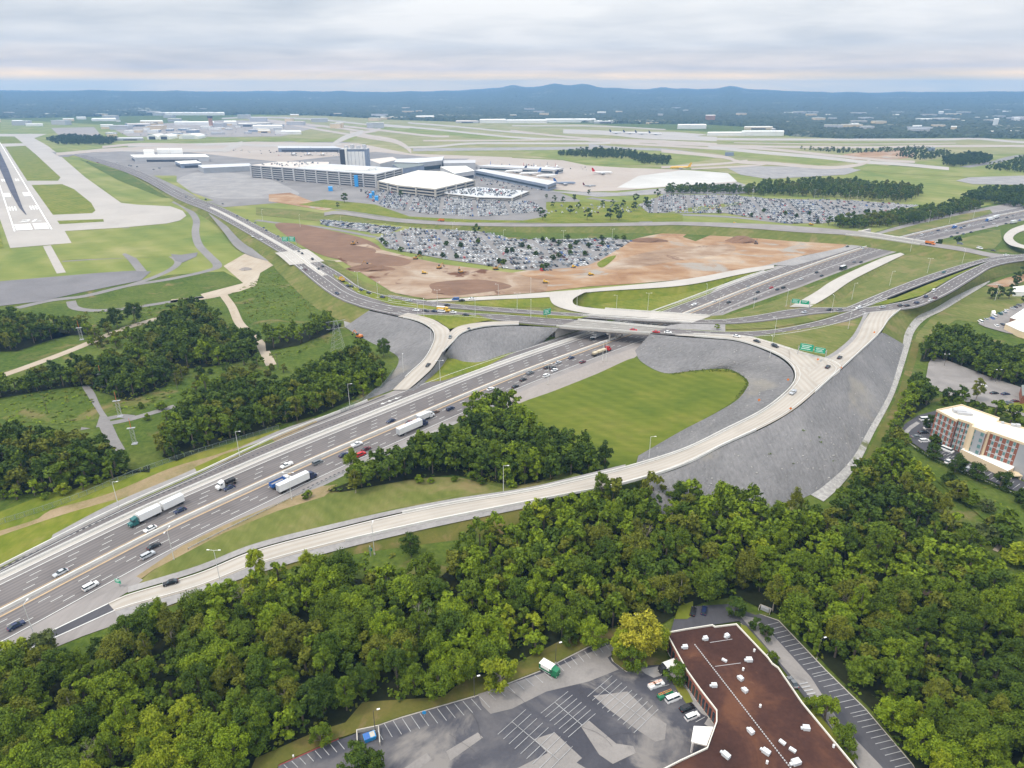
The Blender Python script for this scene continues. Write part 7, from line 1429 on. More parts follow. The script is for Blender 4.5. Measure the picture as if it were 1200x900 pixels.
# ================================================================== AIRPORT BUILDINGS
def garage(name, roof, h, label, floors, roofmat, wall='mid_grey', cols_=14):
    w3 = [P(u, v, h) for u, v in roof]; og = Vector((w3[0].x, w3[0].y, 0)); o = empty(name, og); tag(o, label, 'parking garage'); b = [(p.x - og.x, p.y - og.y) for p in w3]
    cx_, cy_ = sum(p[0] for p in b) / len(b), sum(p[1] for p in b) / len(b)
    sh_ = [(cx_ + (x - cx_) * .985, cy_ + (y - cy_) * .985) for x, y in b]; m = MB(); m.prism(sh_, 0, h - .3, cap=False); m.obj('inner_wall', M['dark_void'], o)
    for f in range(floors): z = h / floors * (f + 1); m = MB(); m.prism(b, z - h / floors * .42, z, cap=(f == floors - 1)); m.obj('parapet_band', M[wall], o)
    m = MB(); m.cap([(cx_ + (x - cx_) * .99, cy_ + (y - cy_) * .99, h + .06) for x, y in b]); m.obj('roof', M[roofmat], o, up=True)
    for i in range(len(b)):
        a, c = Vector((*b[i], 0)), Vector((*b[(i + 1) % len(b)], 0)); L = (c - a).length
        k = max(1, int(L / 26))
        for j in range(k): q_ = a.lerp(c, j / k); m = MB(); m.box((q_.x, q_.y, h / 2), (2.4, 2.4, h + .5), 0, math.atan2((c - a).y, (c - a).x)); m.obj('column', M[wall], o)
    return o, og
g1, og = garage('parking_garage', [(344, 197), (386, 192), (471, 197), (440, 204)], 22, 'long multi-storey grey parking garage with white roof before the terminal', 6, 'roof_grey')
for (u, v, a, c, hh) in ((418, 200, 40, 12, 3), (430, 199, 30, 14, 4), (400, 199, 24, 8, 2)): p = P(u, v, 22) - og; m = MB(); m.box((p.x, p.y, 22 + hh / 2), (a, c, hh)); m.obj('roof_canopy', M['roof_white'], g1)
p = P(418, 207, 16) - og; m = MB(); m.box((p.x, p.y - 6, 10), (6, 4, 18)); m.obj('stair_tower', M['blue_panel'], g1)
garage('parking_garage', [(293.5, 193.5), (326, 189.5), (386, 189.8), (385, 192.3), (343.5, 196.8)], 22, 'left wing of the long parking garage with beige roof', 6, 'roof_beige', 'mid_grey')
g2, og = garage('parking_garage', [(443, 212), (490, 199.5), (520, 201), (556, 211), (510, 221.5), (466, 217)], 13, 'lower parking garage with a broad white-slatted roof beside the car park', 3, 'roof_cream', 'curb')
m = MB(); ctr = [P(u, v, 13) - og for u, v in ((450, 211.5), (490, 200.5), (520, 202), (548, 210.5), (510, 219.5), (468, 215.5))]
m.rings([[(p.x, p.y, 13.1) for p in ctr], [(sum(q_.x for q_ in ctr) / 6 + (p.x - sum(q_.x for q_ in ctr) / 6) * .75, sum(q_.y for q_ in ctr) / 6 + (p.y - sum(q_.y for q_ in ctr) / 6) * .75, 16) for p in ctr]]); m.obj('upper_roof', M['roof_cream'], g2)
simple_building('entrance_hall', [(440, 212), (447, 211), (464, 218), (458, 220)], 7, 'mid_grey', 'roof_white', 'white-roofed entrance hall between the two big garages', win=([(1, 5)], 'dark_void', .8))
garage('parking_deck', [(510, 225), (560, 219), (620, 224), (600, 232), (560, 231)], 5, 'low open parking deck of tan concrete behind the big car park', 2, 'roof_grey', 'curb')
# office tower slab
def tower():
    rp = [(398, 173.5), (404, 172), (430, 172.5), (431, 175), (426, 176.5), (404, 176.5)]; h = 44
    w3 = [P(u, v, h) for u, v in ((398, 175), (430.5, 175))]; a, b = w3; og = Vector((a.x, a.y, 0)); L = b.x - a.x; o = empty('tower_building', og); tag(o, 'tall white-fronted slab block with dark ends rising behind the garage', 'building')
    m = MB(); m.box((L * .09, 10, h / 2), (L * .18, 26, h)); m.obj('stair_wing', M['dark_void'], o); m = MB(); m.box((L * .22, 8, h / 2 + 1), (L * .07, 22, h + 2)); m.obj('shaft', M['roof_white'], o)
    m = MB(); m.box((L * .62, 12, h / 2), (L * .72, 24, h)); m.obj('block', M['blue_grey'], o)
    for k in range(5):
        m = MB(); m.box((L * (.33 + k * .137), -.4, h * .49), (L * .125, .8, h * .84)); m.obj('facade_panel', M['white_wall'], o)
    m = MB(); m.box((L * .94, -.5, h * .5), (L * .1, 1, h)); m.obj('stair_wing', M['blue_grey'], o)
    for k in range(4): m = MB(); m.box((L * (.2 + k * .22), 10, h + 3 + (k % 2) * 2), (L * .12, 10, 6)); m.obj('plant_room', M['mid_grey'], o)
    m = MB(); m.box((L * .5, 11, h + .5), (L * .98, 25, 1)); m.obj('roof', M['roof_grey'], o)
tower()
SB_ = simple_building
SB_('terminal_hall', [(460, 192.5), (490, 189.5), (497, 193.5), (470, 198)], 16, 'blue_grey', 'roof_dark', 'dark-roofed terminal hall immediately behind the white garage roof', win=([(2, 7)], 'glass', .9))
SB_('terminal_hall', [(465, 186.5), (500, 185), (520, 183.5), (518, 188), (490, 191), (462, 190)], 18, 'grey_wall', 'roof_grey', 'wavy grey-roofed terminal hall behind the dark-roofed hall', win=([(3, 10)], 'glass', .9))
SB_('terminal_hall', [(516, 195.5), (546, 194.5), (556, 200), (533, 203.5)], 14, 'mid_grey', 'roof_white', 'white-roofed terminal hall right of the white garage', win=([(2, 7)], 'dark_void', .9))
SB_('terminal_hall', [(519, 188), (557, 187.5), (557, 191), (520, 191.5)], 14, 'mid_grey', 'mid_grey', 'plain grey box hall at the apron edge')
SB_('terminal_hall', [(432, 187), (460, 184), (466, 187), (445, 192)], 12, 'mid_grey', 'roof_beige', 'low beige-roofed hall right of the white tower slab')
SB_('concourse', [(556, 199.5), (566, 198), (652, 213), (642, 216.5)], 10, 'blue_grey', 'roof_grey', 'long grey-roofed concourse running diagonally to the apron', 'concourse', win=([(3, 6)], 'glass', .95))
SB_('concourse', [(560, 194.5), (575, 193), (660, 197), (650, 199)], 9, 'mid_grey', 'roof_grey', 'rear concourse crowded with white planes', 'concourse', win=([(3, 6)], 'glass', .95))
SB_('concourse', [(326, 171.5), (392, 171.5), (400, 173.5), (326, 173.5)], 10, 'blue_grey', 'roof_grey', 'left concourse with a row of dark gates behind the garage', 'concourse', win=([(1, 6)], 'dark_void', .9))
SB_('service_hall', [(153, 181.5), (240, 181), (245, 184), (158, 184.5)], 10, 'mid_grey', 'roof_white', 'long low white-roofed service hall by the parkway', win=([(0, 5)], 'dark_void', .7))
for i, (u0, u1, v, h) in enumerate(((168, 180, 175.5, 18), (184, 198, 174, 20), (199, 213, 174, 20))): SB_('storage_hall', [(u0, v), (u1, v), (u1 + .5, v + 1.6), (u0, v + 1.6)], h, 'white_wall', 'roof_white', '%s white windowless cube above the long service hall' % ('left', 'middle', 'right')[i])
SB_('service_hall', [(205, 189), (230, 188), (236, 191), (212, 192)], 9, 'blue_grey', 'roof_white', 'small dark hall with white roof by the parkway', win=([(0, 5)], 'dark_void', .7)); SB_('service_hall', [(232, 193.5), (292, 191.5), (295, 194.5), (238, 197)], 10, 'grey_wall', 'roof_grey', 'grey service hall attached to the left garage wing')
for i, (u0, u1, v) in enumerate(((172, 184, 160.5), (186, 198, 160.5), (209, 232, 160))):
    h = 14; a, b = P(u0, v, 8), P(u1, v, 8); og = Vector((a.x, a.y, 0)); L = b.x - a.x; o = empty('aircraft_hangar', og); tag(o, ('%s arched white aircraft hangar on the left of the airport' % ('first', 'second', 'wide third')[i]), 'hangar')
    m = MB(); T = []
    for yy in (0, 60): T.append([(L * (.5 - .5 * math.cos(t * math.pi / 10)), yy, 7 + 8 * math.sin(t * math.pi / 10)) for t in range(11)] + [(L, yy, 0), (0, yy, 0)])
    m.rings(T); m.obj('vault', M['roof_white'], o); m = MB(); m.box((L / 2, -.4, 5), (L * .6, .8, 9)); m.obj('hangar_door', M['dark_void' if i < 2 else 'metal_white'], o)
rgf = random.Random(3); WH = ['white', 'pale', 'broad white', 'narrow pale', 'low white']
def wh(u0, u1, v, h, wall, roof, lb, dpx=1.2): SB_('warehouse', [(u0, v), (u1, v - .2), (u1 + 1, v + dpx), (u0 - 1, v + dpx)], h, wall, roof, lb, win=([(1, h * .6)], 'dark_void', .5) if wall != 'white_wall' else None)
FAR = [(205, 250, 142.2, 12, 'white_wall', 'roof_white', 'long white warehouse left of the brick control tower'), (263, 276, 141.5, 14, 'white_wall', 'roof_white', 'white block just right of the brick control tower'), (280, 300, 144, 12, 'mid_grey', 'roof_cream', 'cream warehouse right of the control tower'), (297, 330, 146.5, 11, 'white_wall', 'roof_white', 'white hangar at the right end of the left industrial strip'), (303, 316, 152, 8, 'cream_wall', 'roof_cream', 'small tan-roofed hall in the left industrial strip'), (330, 352, 153, 10, 'white_wall', 'roof_white', 'white low hall nearest the far runway start'),
       (165, 190, 141, 12, 'cream_wall', 'roof_white', 'white-roofed hall on the mound left of the warehouses'), (150, 175, 144.5, 9, 'mid_grey', 'roof_beige', 'beige hall left of the mound hall'), (108, 135, 138.5, 9, 'white_wall', 'roof_white', 'white row of stores near the left forest edge'), (183, 262, 131.5, 12, 'white_wall', 'roof_white', 'very long white warehouse inside the left far forest'), (137, 167, 161, 7, 'grey_wall', 'roof_grey', 'flat grey hangar left of the arched ones'),
       (447, 475, 136.5, 10, 'cream_wall', 'roof_cream', 'beige terminal at the forest edge behind the airfield, left one'), (488, 508, 135.5, 14, 'cream_wall', 'roof_white', 'white-roofed beige block at the forest edge behind the airfield'), (535, 560, 141, 8, 'mid_grey', 'roof_beige', 'low beige hall at the forest edge near the long white row'), (563, 592, 139.5, 14, 'white_wall', 'roof_white', 'curved white hangar at the left of the long white row'), (594, 640, 140, 12, 'white_wall', 'roof_white', 'first long hall of the white cargo row'), (640, 697, 139, 13, 'white_wall', 'roof_white', 'second long hall of the white cargo row'), (697, 722, 141, 10, 'mid_grey', 'roof_white', 'third short hall of the white cargo row'), (745, 756, 141.5, 8, 'cream_wall', 'roof_white', 'small pale hall between cargo row and domed hangar'), (758, 772, 142, 8, 'cream_wall', 'roof_cream', 'second small pale hall beside the domed hangar'),
       (795, 827, 145.5, 14, 'white_wall', 'roof_white', 'domed white hangar left of the brick tower block'), (830, 872, 154.5, 10, 'white_wall', 'roof_white', 'low white hangar with dark doors'), (870, 918, 153, 14, 'white_wall', 'roof_white', 'large white hangar with one black doorway at the forest edge'), (873, 905, 148, 9, 'cream_wall', 'roof_cream', 'cream hall behind the large white hangar'), (905, 935, 150, 7, 'mid_grey', 'roof_beige', 'flat beige hall behind the large white hangar')]
for a in FAR: wh(*a)
SB_('brick_tower_block', [(827, 134.5), (838, 134.5), (838.5, 135.5), (827, 135.5)], 30, 'tower_brick', 'roof_beige', 'tall brown brick block rising from the forest edge'); 
p = P(248, 150); o = empty('control_tower', p); tag(o, 'brown brick control tower rising behind the arched hangars', 'control tower'); m = MB(); m.prism([(-6, -6), (6, -6), (6, 6), (-6, 6)], 0, 38); m.obj('shaft', M['tower_brick'], o); m = MB(); m.rings([[(-8 * a, -8 * a, z), (8 * a, -8 * a, z), (8 * a, 8 * a, z), (-8 * a, 8 * a, z)] for a, z in ((.8, 38), (1.1, 42), (1, 47))]); m.obj('cab', M['dark_void'], o)
for i, (u, v, w_, h) in enumerate(((1001, 144.5, 22, 12), (1075, 147, 22, 14), (1083, 139, 40, 12), (1118, 148, 14, 18), (1168, 139, 12, 34), (1192, 138, 14, 20), (1163, 153.5, 20, 10), (1190, 153, 24, 10), (1103, 130.5, 12, 22), (1150, 137, 30, 10), (925, 131.5, 24, 10), (970, 134, 20, 10), (568, 119, 24, 20), (505, 122, 30, 14), (705, 131, 20, 16), (712, 119, 60, 12), (730, 118, 40, 10), (205, 112, 10, 40), (80, 139, 26, 10), (40, 145, 40, 8), (95, 137, 22, 10), (60, 133, 30, 10), (150, 133, 20, 10), (125, 146, 30, 8), (1050, 134, 16, 12), (870, 121.5, 40, 10), (815, 116.5, 40, 14), (345, 134, 20, 8), (1180, 130, 20, 14), (1126, 141, 18, 10), (20, 141, 24, 9), (690, 133.5, 26, 9))):
    du = w_ / 2; hh = h; SB_('distant_building', [(u - du * .5, v - .25), (u + du * .5, v - .25), (u + du * .5, v + .5), (u - du * .5, v + .5)], hh, 'white_wall' if i % 3 else 'cream_wall', 'roof_white', 'tiny pale building in the far forest, %s from left' % ordn(sorted(range(32), key=lambda k: ((1001, 1075, 1083, 1118, 1168, 1192, 1163, 1190, 1103, 1150, 925, 970, 568, 505, 705, 712, 730, 205, 80, 40, 95, 60, 150, 125, 1050, 870, 815, 345, 1180, 1126, 20, 690)[k])).index(i)))
for (u, v) in ((855, 177.8), (1091, 172.5)): SB_('runway_equipment_hut', [(u - 5, v), (u + 5, v), (u + 5, v + 1), (u - 5, v + 1)], 8, 'blue_grey', 'roof_dark', 'small dark equipment building on the airfield %s' % ('right of the yellow plane' if u < 900 else 'before the right forest'))
for (u, v, c, w_) in ((437, 224, 'sign_blue', 3), (434, 227, 'blue_panel', 3), (387, 218.5, 'blue_panel', 5), (441, 229.5, 'blue_panel', 4)): SB_('blue_pavilion', [(u - w_ / 2, v), (u + w_ / 2, v), (u + w_ / 2, v + 1.2), (u - w_ / 2, v + 1.2)], 6, c, c, 'small bright blue pavilion near the garages, at %s' % {437: 'the car park corner', 434: 'the drive edge', 387: 'the left garage corner', 441: 'the first car row'}[u])
# ---- aircraft
def plane(u, v, rz, tail, label, s=1.0, body='white_wall', z=0):
    p = P(u, v, z); o = empty('airliner', p, rz); o.scale = (s,) * 3; tag(o, label, 'airplane')
    m = MB(); T = []
    for x, r_, zc in ((19, .3, 3.3), (17.5, 1.2, 3.4), (15, 1.9, 3.6), (8, 2.0, 3.7), (-8, 2.0, 3.7), (-14, 1.4, 4.2), (-19, .3, 4.9)): T.append([(x, r_ * math.cos(a * math.pi / 5), zc + r_ * math.sin(a * math.pi / 5)) for a in range(10)])
    m.rings(T); m.obj('fuselage', M[body], o, smooth=True)
    for sy in (-1, 1):
        m = MB(); m.rings([[(4, sy * 1.5, 2.8), (-3, sy * 1.5, 2.8), (-3, sy * 1.5, 3.3), (4, sy * 1.5, 3.3)], [(-5, sy * 17, 3.6), (-7, sy * 17, 3.6), (-7, sy * 17, 3.8), (-5, sy * 17, 3.8)]]); m.obj('wing', M['mid_grey'], o)
        m = MB(); m.tube((3, sy * 5.5, 2.0), (-1, sy * 5.5, 2.0), 1.0, .8, 8); m.obj('engine', M['grey_wall'], o)
        m = MB(); m.rings([[(-15, sy * .6, 4.8), (-18.5, sy * .6, 4.8), (-18.5, sy * .6, 5), (-15, sy * .6, 5)], [(-18, sy * 6.5, 5.2), (-19.5, sy * 6.5, 5.2), (-19.5, sy * 6.5, 5.3), (-18, sy * 6.5, 5.3)]]); m.obj('tailplane', M[body], o)
        m = MB(); m.tube((-1, sy * 3, 0), (-1, sy * 3, 2.8), .4, n=6); m.obj('landing_gear', M['tyre'], o)
    m = MB(); m.rings([[(-13, -.2, 5), (-19, -.2, 5), (-19, .2, 5), (-13, .2, 5)], [(-18, -.15, 12), (-21, -.15, 12), (-21, .15, 12), (-18, .15, 12)]]); m.obj('tail_fin', tail, o)
    m = MB(); m.tube((14, 0, 0), (14, 0, 2), .3, n=6); m.obj('nose_gear', M['tyre'], o)
    return o
PT_ = PAINT
plane(706, 204.5, 0.15, PT_['red'], 'white airliner with red tail alone on the beige apron', 1.05); plane(604, 203, math.pi + .3, PT_['navy'], 'white airliner with dark blue tail at the concourse, leftmost of three', 1.15); plane(621, 205.5, math.pi + .3, PT_['blue'], 'airliner with light blue tail at the concourse, middle of three', 1.1); plane(641, 208.5, math.pi + .3, PT_['navy'], 'airliner with dark tail at the concourse end, rightmost of three', 1.1)
plane(662, 217, .2, PT_['blue'], 'blue-bodied airliner parked at the near edge of the apron', 1.0, 'blue_grey'); plane(691, 219, .2, PT_['maroon'], 'small dark plane parked right of the blue airliner', .6, 'grey_wall')
plane(797, 198.5, math.pi, PT_['yellow'], 'bright yellow cargo plane at the top of the new apron', 1.1, 'roof_white'); 
for n_, o_ in list(bpy.data.objects.items()):
    pass
yp = [o_ for o_ in bpy.data.objects if o_.get('label', '').startswith('bright yellow cargo')][0]
for c_ in yp.children:
    if c_.name.split('.')[0] in ('fuselage', 'tailplane'): c_.data.materials[0] = PAINT['yellow']
for i, (u, v) in enumerate(((573, 196), (590, 196.5), (612, 197.5), (627, 196.5), (640, 197), (652, 196.5))): plane(u, v + .8, R(80 if i % 2 else -100), PT_[('blue', 'navy', 'red')[i % 3]], 'white airliner beside the rear concourse, %s from left' % ordn(i), .95)
for i, (u, v) in enumerate(((338, 176.5), (352, 176), (366, 176.5), (380, 176), (344, 181), (362, 181), (378, 181.3))): plane(u, v + 1, R(95), PT_[('yellow', 'navy', 'blue')[i % 3]], 'white airliner parked behind the garage, %s in the %s row' % (ordn(i % 4), 'rear' if i < 4 else 'front'), .95)
for i, u in enumerate((717, 733, 747, 763)): plane(u + 5, 156.8 + i * .5, 0.1, PT_['navy'], 'purple-tailed cargo plane on the far apron, %s of four' % ordn(i), 1.25)
poly('apron', [(690, 153.5), (790, 155), (830, 158), (800, 162), (740, 160), (690, 156)], 'runway_concrete', .3)
# ================================================================== POLES, SIGNS, MASTS, FENCES
def hpole(u, v, rz=0, h=12.5, z=0, arms=1, lb='', r=.13): lamp(u, v, h, lb, False, arms, 'tall pale light poles along the roads', rz, z, 1.6, r)
HP = [(140, 597, 'on the green bank left of the double-trailer truck', 0), (204, 656, 'beside the near highway edge above the ramp start', 0), (281, 535, 'on the dirt bank above the far lanes', 0), (342, 586, 'in front of the lone white semi-trailer', 0), (41, 747, 'at the gore by the merge lane', 0), (258, 681, 'on the lower shoulder of the ramp', 0), (439, 650, 'beside the low middle of the ramp', 0), (410, 476, 'at the wood edge by the left rock slope', 0), (516, 447, 'in the grass wedge right of the loop ramp', 0), (473, 440, 'standing on the left rock slope foot', 0), (505, 402, 'on the outside bend of the loop ramp', 5), (642, 451, 'beside the near highway shoulder before the bridge', 0), (710, 424, 'first of the close pair near the red-cabbed flatbed', 0), (706, 424, 'second of the close pair near the red-cabbed flatbed', 0), (590, 578, 'at the front of the wood beside the ramp', 3), (760, 542, 'on the inner slope of the ramp bend', 3), (902, 419, 'on top of the inner rock slope near the gantry', 10), (907, 395, 'in the brown grass between road and ramp', 8), (983, 440, 'on the outer rim of the ramp branch', 10), (994, 385, 'on the grass below the divided road', 9), (974, 367, 'at the junction behind the two dark cars', 8), (921, 359, 'near the green gantry at the on-ramp foot', 8), (883, 362, 'in the verge beside the near lanes past the bridge', 0), (842, 366, 'with a base box beside the near lanes', 0), (998, 351, 'in the grass right of the on-ramp', 5), (1042, 336, 'on the mown slope above the divided road', 5), (1086, 322, 'higher on the mown slope', 5), (1127, 310, 'near the top of the mown slope', 6), (1066, 297, 'beside the near lanes before the far overpass', 0), (827, 352, 'in the median past the bridges', 0), (759, 363, 'in the bright infield of the north loop', 2), (722, 366, 'left in the bright infield', 4), (676, 360, 'inside the bend of the white loop', 8), (622, 373, 'in the queue road median', 8), (606, 364, 'right of the yellow truck', 8), (622, 345, 'behind the white link road', 4), (584, 352, 'on the dirt side of the link road', 4), (557, 370, 'on the green island right end', 8), (513, 360, 'on the green island middle', 8), (490, 372, 'tallest by the loop ramp start', 8), (497, 372, 'twin by the loop ramp start', 8), (443, 350, 'on the narrow green island', 8), (420, 337, 'at the left end of the narrow green island', 8), (373, 322, 'beside the parkway after its bridge', 7), (352, 266, 'between the dirt field and the road bank', 0), (308, 259, 'at the edge of the loop road', 0), (400, 268, 'in the strip car park left half', 0), (451, 277, 'at the corner of the strip car park', 0), (590, 285, 'at the rear of the dirt-edge car park', 0), (660, 286, 'at the right rear of the dirt-edge car park', 0), (717, 284, 'at the right end of the dirt-edge car park', 0), (531, 275, 'on the bank behind the dirt-edge car park', 0), (543, 258, 'by the terminal road', 0), (964, 262, 'at the corner of the east car park', 5), (954, 234, 'in the middle of the east car park', 0), (882, 230, 'at the back of the east car park', 0), (994, 236, 'behind the east car park, left of two', 0), (1004, 235, 'behind the east car park, right of two', 0), (1112, 262, 'on the grass bank above the far right highway', 3), (1140, 257, 'right on the grass bank above the far right highway', 3), (1088, 261, 'left on the grass bank above the far right highway', 3), (829, 226, 'at the back of the gravel bank', 0), (1166, 352, 'on the lawn near the motel', 0)]
for u, v, wh_, z in HP:
    if z >= 5 or v < 300 or True: hpole(u, v, random.Random(u).choice([0, 1.57, 3.1]), 12.5 if v > 330 else 14, z, 2 if (u * 7) % 3 == 0 else 1, 'tall pale light pole ' + wh_)
def gantry(p, rz, panels, label, h=6.0, single=False):
    o = empty('overhead_sign', p, rz); tag(o, label, 'road sign')
    w_ = sum(a for a, b in panels) + .8 * (len(panels) - 1); xs = [-w_ / 2 - .6, w_ / 2 + .6] if not single else [0]
    for x in xs: m = MB(); m.tube((x, .3, 0), (x, .3, h + 2.2), .22, n=8); m.obj('post', M['steel'], o)
    if not single: m = MB(); m.box((0, .3, h + 1.2), (w_ + 1.2, .25, .5)); m.obj('beam', M['steel'], o)
    x = -w_ / 2
    for (a, b) in panels:
        m = MB(); m.box((x + a / 2, 0, h + b / 2), (a, .14, b)); f = m.obj('sign_panel', M['sign_green'], o)
        m = MB()
        for k, (fx, ww) in enumerate(((.1, .75), (.16, .55), (.1, .7))[:max(2, int(b / 1.0))]): m.box((x + a * (fx + ww / 2), -.09, h + b * (.76 - k * .24)), (a * ww, .03, b * .09))
        for zz_ in (.05, b - .05): m.box((x + a / 2, -.09, h + zz_), (a * .96, .03, .07))
        m.obj('lettering', M['sign_white'], f); x += a + .8
    return o
gantry(P(950, 421, 10.5), R(-30), [(7, 4), (5.5, 3.2)], 'large pair of green overhead signs at the ramp fork', 4.5)
gantry(P(937, 360, 8), R(-22), [(5, 3.2), (5.5, 2.8)], 'pair of green overhead signs at the top of the white on-ramp', 2.5)
gantry(P(339, 287, 7), R(-10), [(6.5, 4.5), (6.5, 5)], 'pair of bright green overhead signs above the parkway bridge', 3.5)
gantry(P(641, 372, 8), R(35), [(6, 4)], 'single tilted green road sign before the rear bridge', 2.0, True)
gantry(P(140, 688, 0), R(-20), [(2.4, 1.5)], 'small green exit sign on the gravel at the ramp split', 1.6, True)
gantry(P(435, 651, 1), R(160), [(1.2, 1.2)], 'tiny green marker sign on the ramp shoulder', 2.0, True)
for i, (u, v, z) in enumerate(((923, 448, 12), (889, 472, 11), (926, 482, 12), (1024, 392, 9.6), (985, 434, 11.5), (958, 424, 12.2))):
    p = P(u, v, z); o = empty('work_zone_sign', p); tag(o, 'small orange work sign at the ramp, ' + ('inner rim near the bend top', 'inner slope', 'outer rim below the fork', 'top of the branch', 'right of the dark cars', 'tip of the fork')[i], 'sign'); m = MB(); m.tube((0, 0, 0), (0, 0, 1.4), .05, n=5); m.obj('post', M['steel'], o); m = MB(); a = .75; m.face([(0, -.05, 1.2 - a + .3), (a, -.05, 1.5), (0, -.05, 1.5 + a), (-a, -.05, 1.5)]); m.face([(0, .05, 1.2 - a + .3), (-a, .05, 1.5), (0, .05, 1.5 + a), (a, .05, 1.5)]); m.obj('panel', M['orange_plastic'], o)
def approach_tower(u, v, h, label):
    p = P(u, v); o = empty('approach_light_tower', p, .3); tag(o, label, 'light tower'); m = MB()
    for z in range(0, int(h), 2):
        for a in range(4):
            A = [(math.cos(a * 1.5708 + .78) * 1.0, math.sin(a * 1.5708 + .78) * 1.0, z), (math.cos((a + 1) * 1.5708 + .78) * 1.0, math.sin((a + 1) * 1.5708 + .78) * 1.0, z + 2)]; m.tube(A[0], A[1], .04, n=4); m.tube(A[0], (A[0][0], A[0][1], z + 2), .06, n=4)
    m.obj('lattice', M['mid_grey'], o); m = MB(); m.box((0, 0, h + .1), (3.4, 1.2, .18)); m.box((0, 0, .1), (2.4, 2.4, .3)); m.obj('platform', M['grey_wall'], o); m = MB(); m.tube((0, 0, h), (0, 0, h + 5), .14, .1, 6); m.obj('mast', M['mast_red'], o)
approach_tower(122, 455, 8.5, 'lattice light tower with red mast in front of the tree belt'); approach_tower(141, 488, 8.5, 'lattice light tower with red mast at the path spur'); approach_tower(158, 520, 8, 'lattice light tower with red mast nearest the lower wood'); approach_tower(96, 398, 8, 'small lattice light tower with red mast near the dirt track')
def pylon(u, v, h, label):
    p = P(u, v); o = empty('power_pylon', p, .5); tag(o, label, 'pylon'); m = MB(); w0 = 4
    C4_ = [(-1, -1), (1, -1), (1, 1), (-1, 1)]; nS = 8
    for k in range(nS):
        a0, a1 = w0 * (1 - k / nS * .8) , w0 * (1 - (k + 1) / nS * .8); z0, z1 = h * k / nS, h * (k + 1) / nS
        for i in range(4): x, y = C4_[i]; x2, y2 = C4_[(i + 1) % 4]; m.tube((x * a0, y * a0, z0), (x * a1, y * a1, z1), .07, n=4); m.tube((x * a0, y * a0, z0), (x2 * a1, y2 * a1, z1), .03, n=4); m.tube((x2 * a0, y2 * a0, z0), (x * a1, y * a1, z1), .03, n=4)
    m.obj('lattice', M['steel'], o)
    for z in (h * .75, h * .97): m = MB(); m.tube((-6, 0, z), (6, 0, z), .12, n=4); m.obj('cross_arm', M['steel'], o)
pylon(397, 413, 21, 'grey lattice power pylon at the left foot of the rock slope')
for u, v, lb in ((56, 485, 'in the left meadow'), (208, 456, 'in front of the middle tree clump'), (326, 432, 'by the grove beside the dirt track'), (284, 407, 'at the track bend')):
    p = P(u, v); o = empty('utility_pole', p, .4); tag(o, 'thin dark wooden utility pole ' + lb, 'utility pole'); m = MB(); m.tube((0, 0, -.3), (0, 0, 9.5), .16, .1, 6); m.obj('pole', M['wood_pole'], o); m = MB(); m.box((0, 0, 9), (2.2, .12, .14)); m.obj('crossarm', M['wood_pole'], o)
def fence(pts, h, label):
    pt = Path(pts, 3.0); og = pt.p[0]; o = empty('chain_fence', og); tag(o, label, 'fence'); m = MB()
    for a, b in zip(pt.p, pt.p[1:]):
        A, B = a - og, b - og; m.tube((A.x, A.y, h), (B.x, B.y, h), .06, n=4, caps=False); m.tube((A.x, A.y, .2), (B.x, B.y, .2), .04, n=4, caps=False)
        for k in range(6): q_ = A.lerp(B, k / 6); q2 = A.lerp(B, (k + 1) / 6); m.tube((q_.x, q_.y, .1), (q2.x, q2.y, h), .025, n=3, caps=False); m.tube((q2.x, q2.y, .1), (q_.x, q_.y, h), .025, n=3, caps=False)
    m.obj('mesh', M['fence'], o); m = MB()
    for a in pt.p: A = a - og; m.tube((A.x, A.y, 0), (A.x, A.y, h + .15), .08, n=5)
    q_ = m.obj('posts', M['fence'], o); q_['kind'] = 'stuff'
fence([(-40, 629), (0, 615), (50, 599), (100, 581), (167, 553), (230, 532), (280, 517), (327, 503)], 2.2, 'long grey-green mesh fence between the left wood and the highway bank')
fence([(400, 484), (430, 468), (448, 455), (462, 436)], 2.2, 'short mesh fence curving round the wood beside the rock slope')
# ---- construction machines
def excavator(u, v, rz, label, s=1.0, col='orange'):
    p = P(u, v); o = empty('excavator', p, rz); o.scale = (s,) * 3; tag(o, label, 'excavator')
    for sy in (-1, 1): m = MB(); m.rings([[(x, sy * 1.4 - .35, z) for x, z in ((-2, .1), (2, .1), (2.3, .5), (2, .95), (-2, .95), (-2.3, .5))], [(x, sy * 1.4 + .35, z) for x, z in ((-2, .1), (2, .1), (2.3, .5), (2, .95), (-2, .95), (-2.3, .5))]]); m.obj('track', M['tyre'], o)
    m = MB(); m.box((-.4, 0, 1.7), (3.6, 2.6, 1.2)); m.obj('house', PAINT[col], o); m = MB(); m.box((.6, .8, 2.8), (1.5, 1.0, 1.2)); m.obj('cab', M['glass'], o)
    m = MB(); m.tube((1, -.2, 1.8), (4, -.2, 4.6), .35, .28, 6); m.obj('boom', PAINT[col], o); m = MB(); m.tube((4, -.2, 4.6), (6, -.2, 1.8), .26, .2, 6); m.obj('stick', PAINT[col], o); m = MB(); m.rings([[(5.7, -.8, 1.8), (6.6, -.8, 1.5), (5.9, -.8, .8)], [(5.7, .4, 1.8), (6.6, .4, 1.5), (5.9, .4, .8)]]); m.obj('bucket', M['tyre'], o)
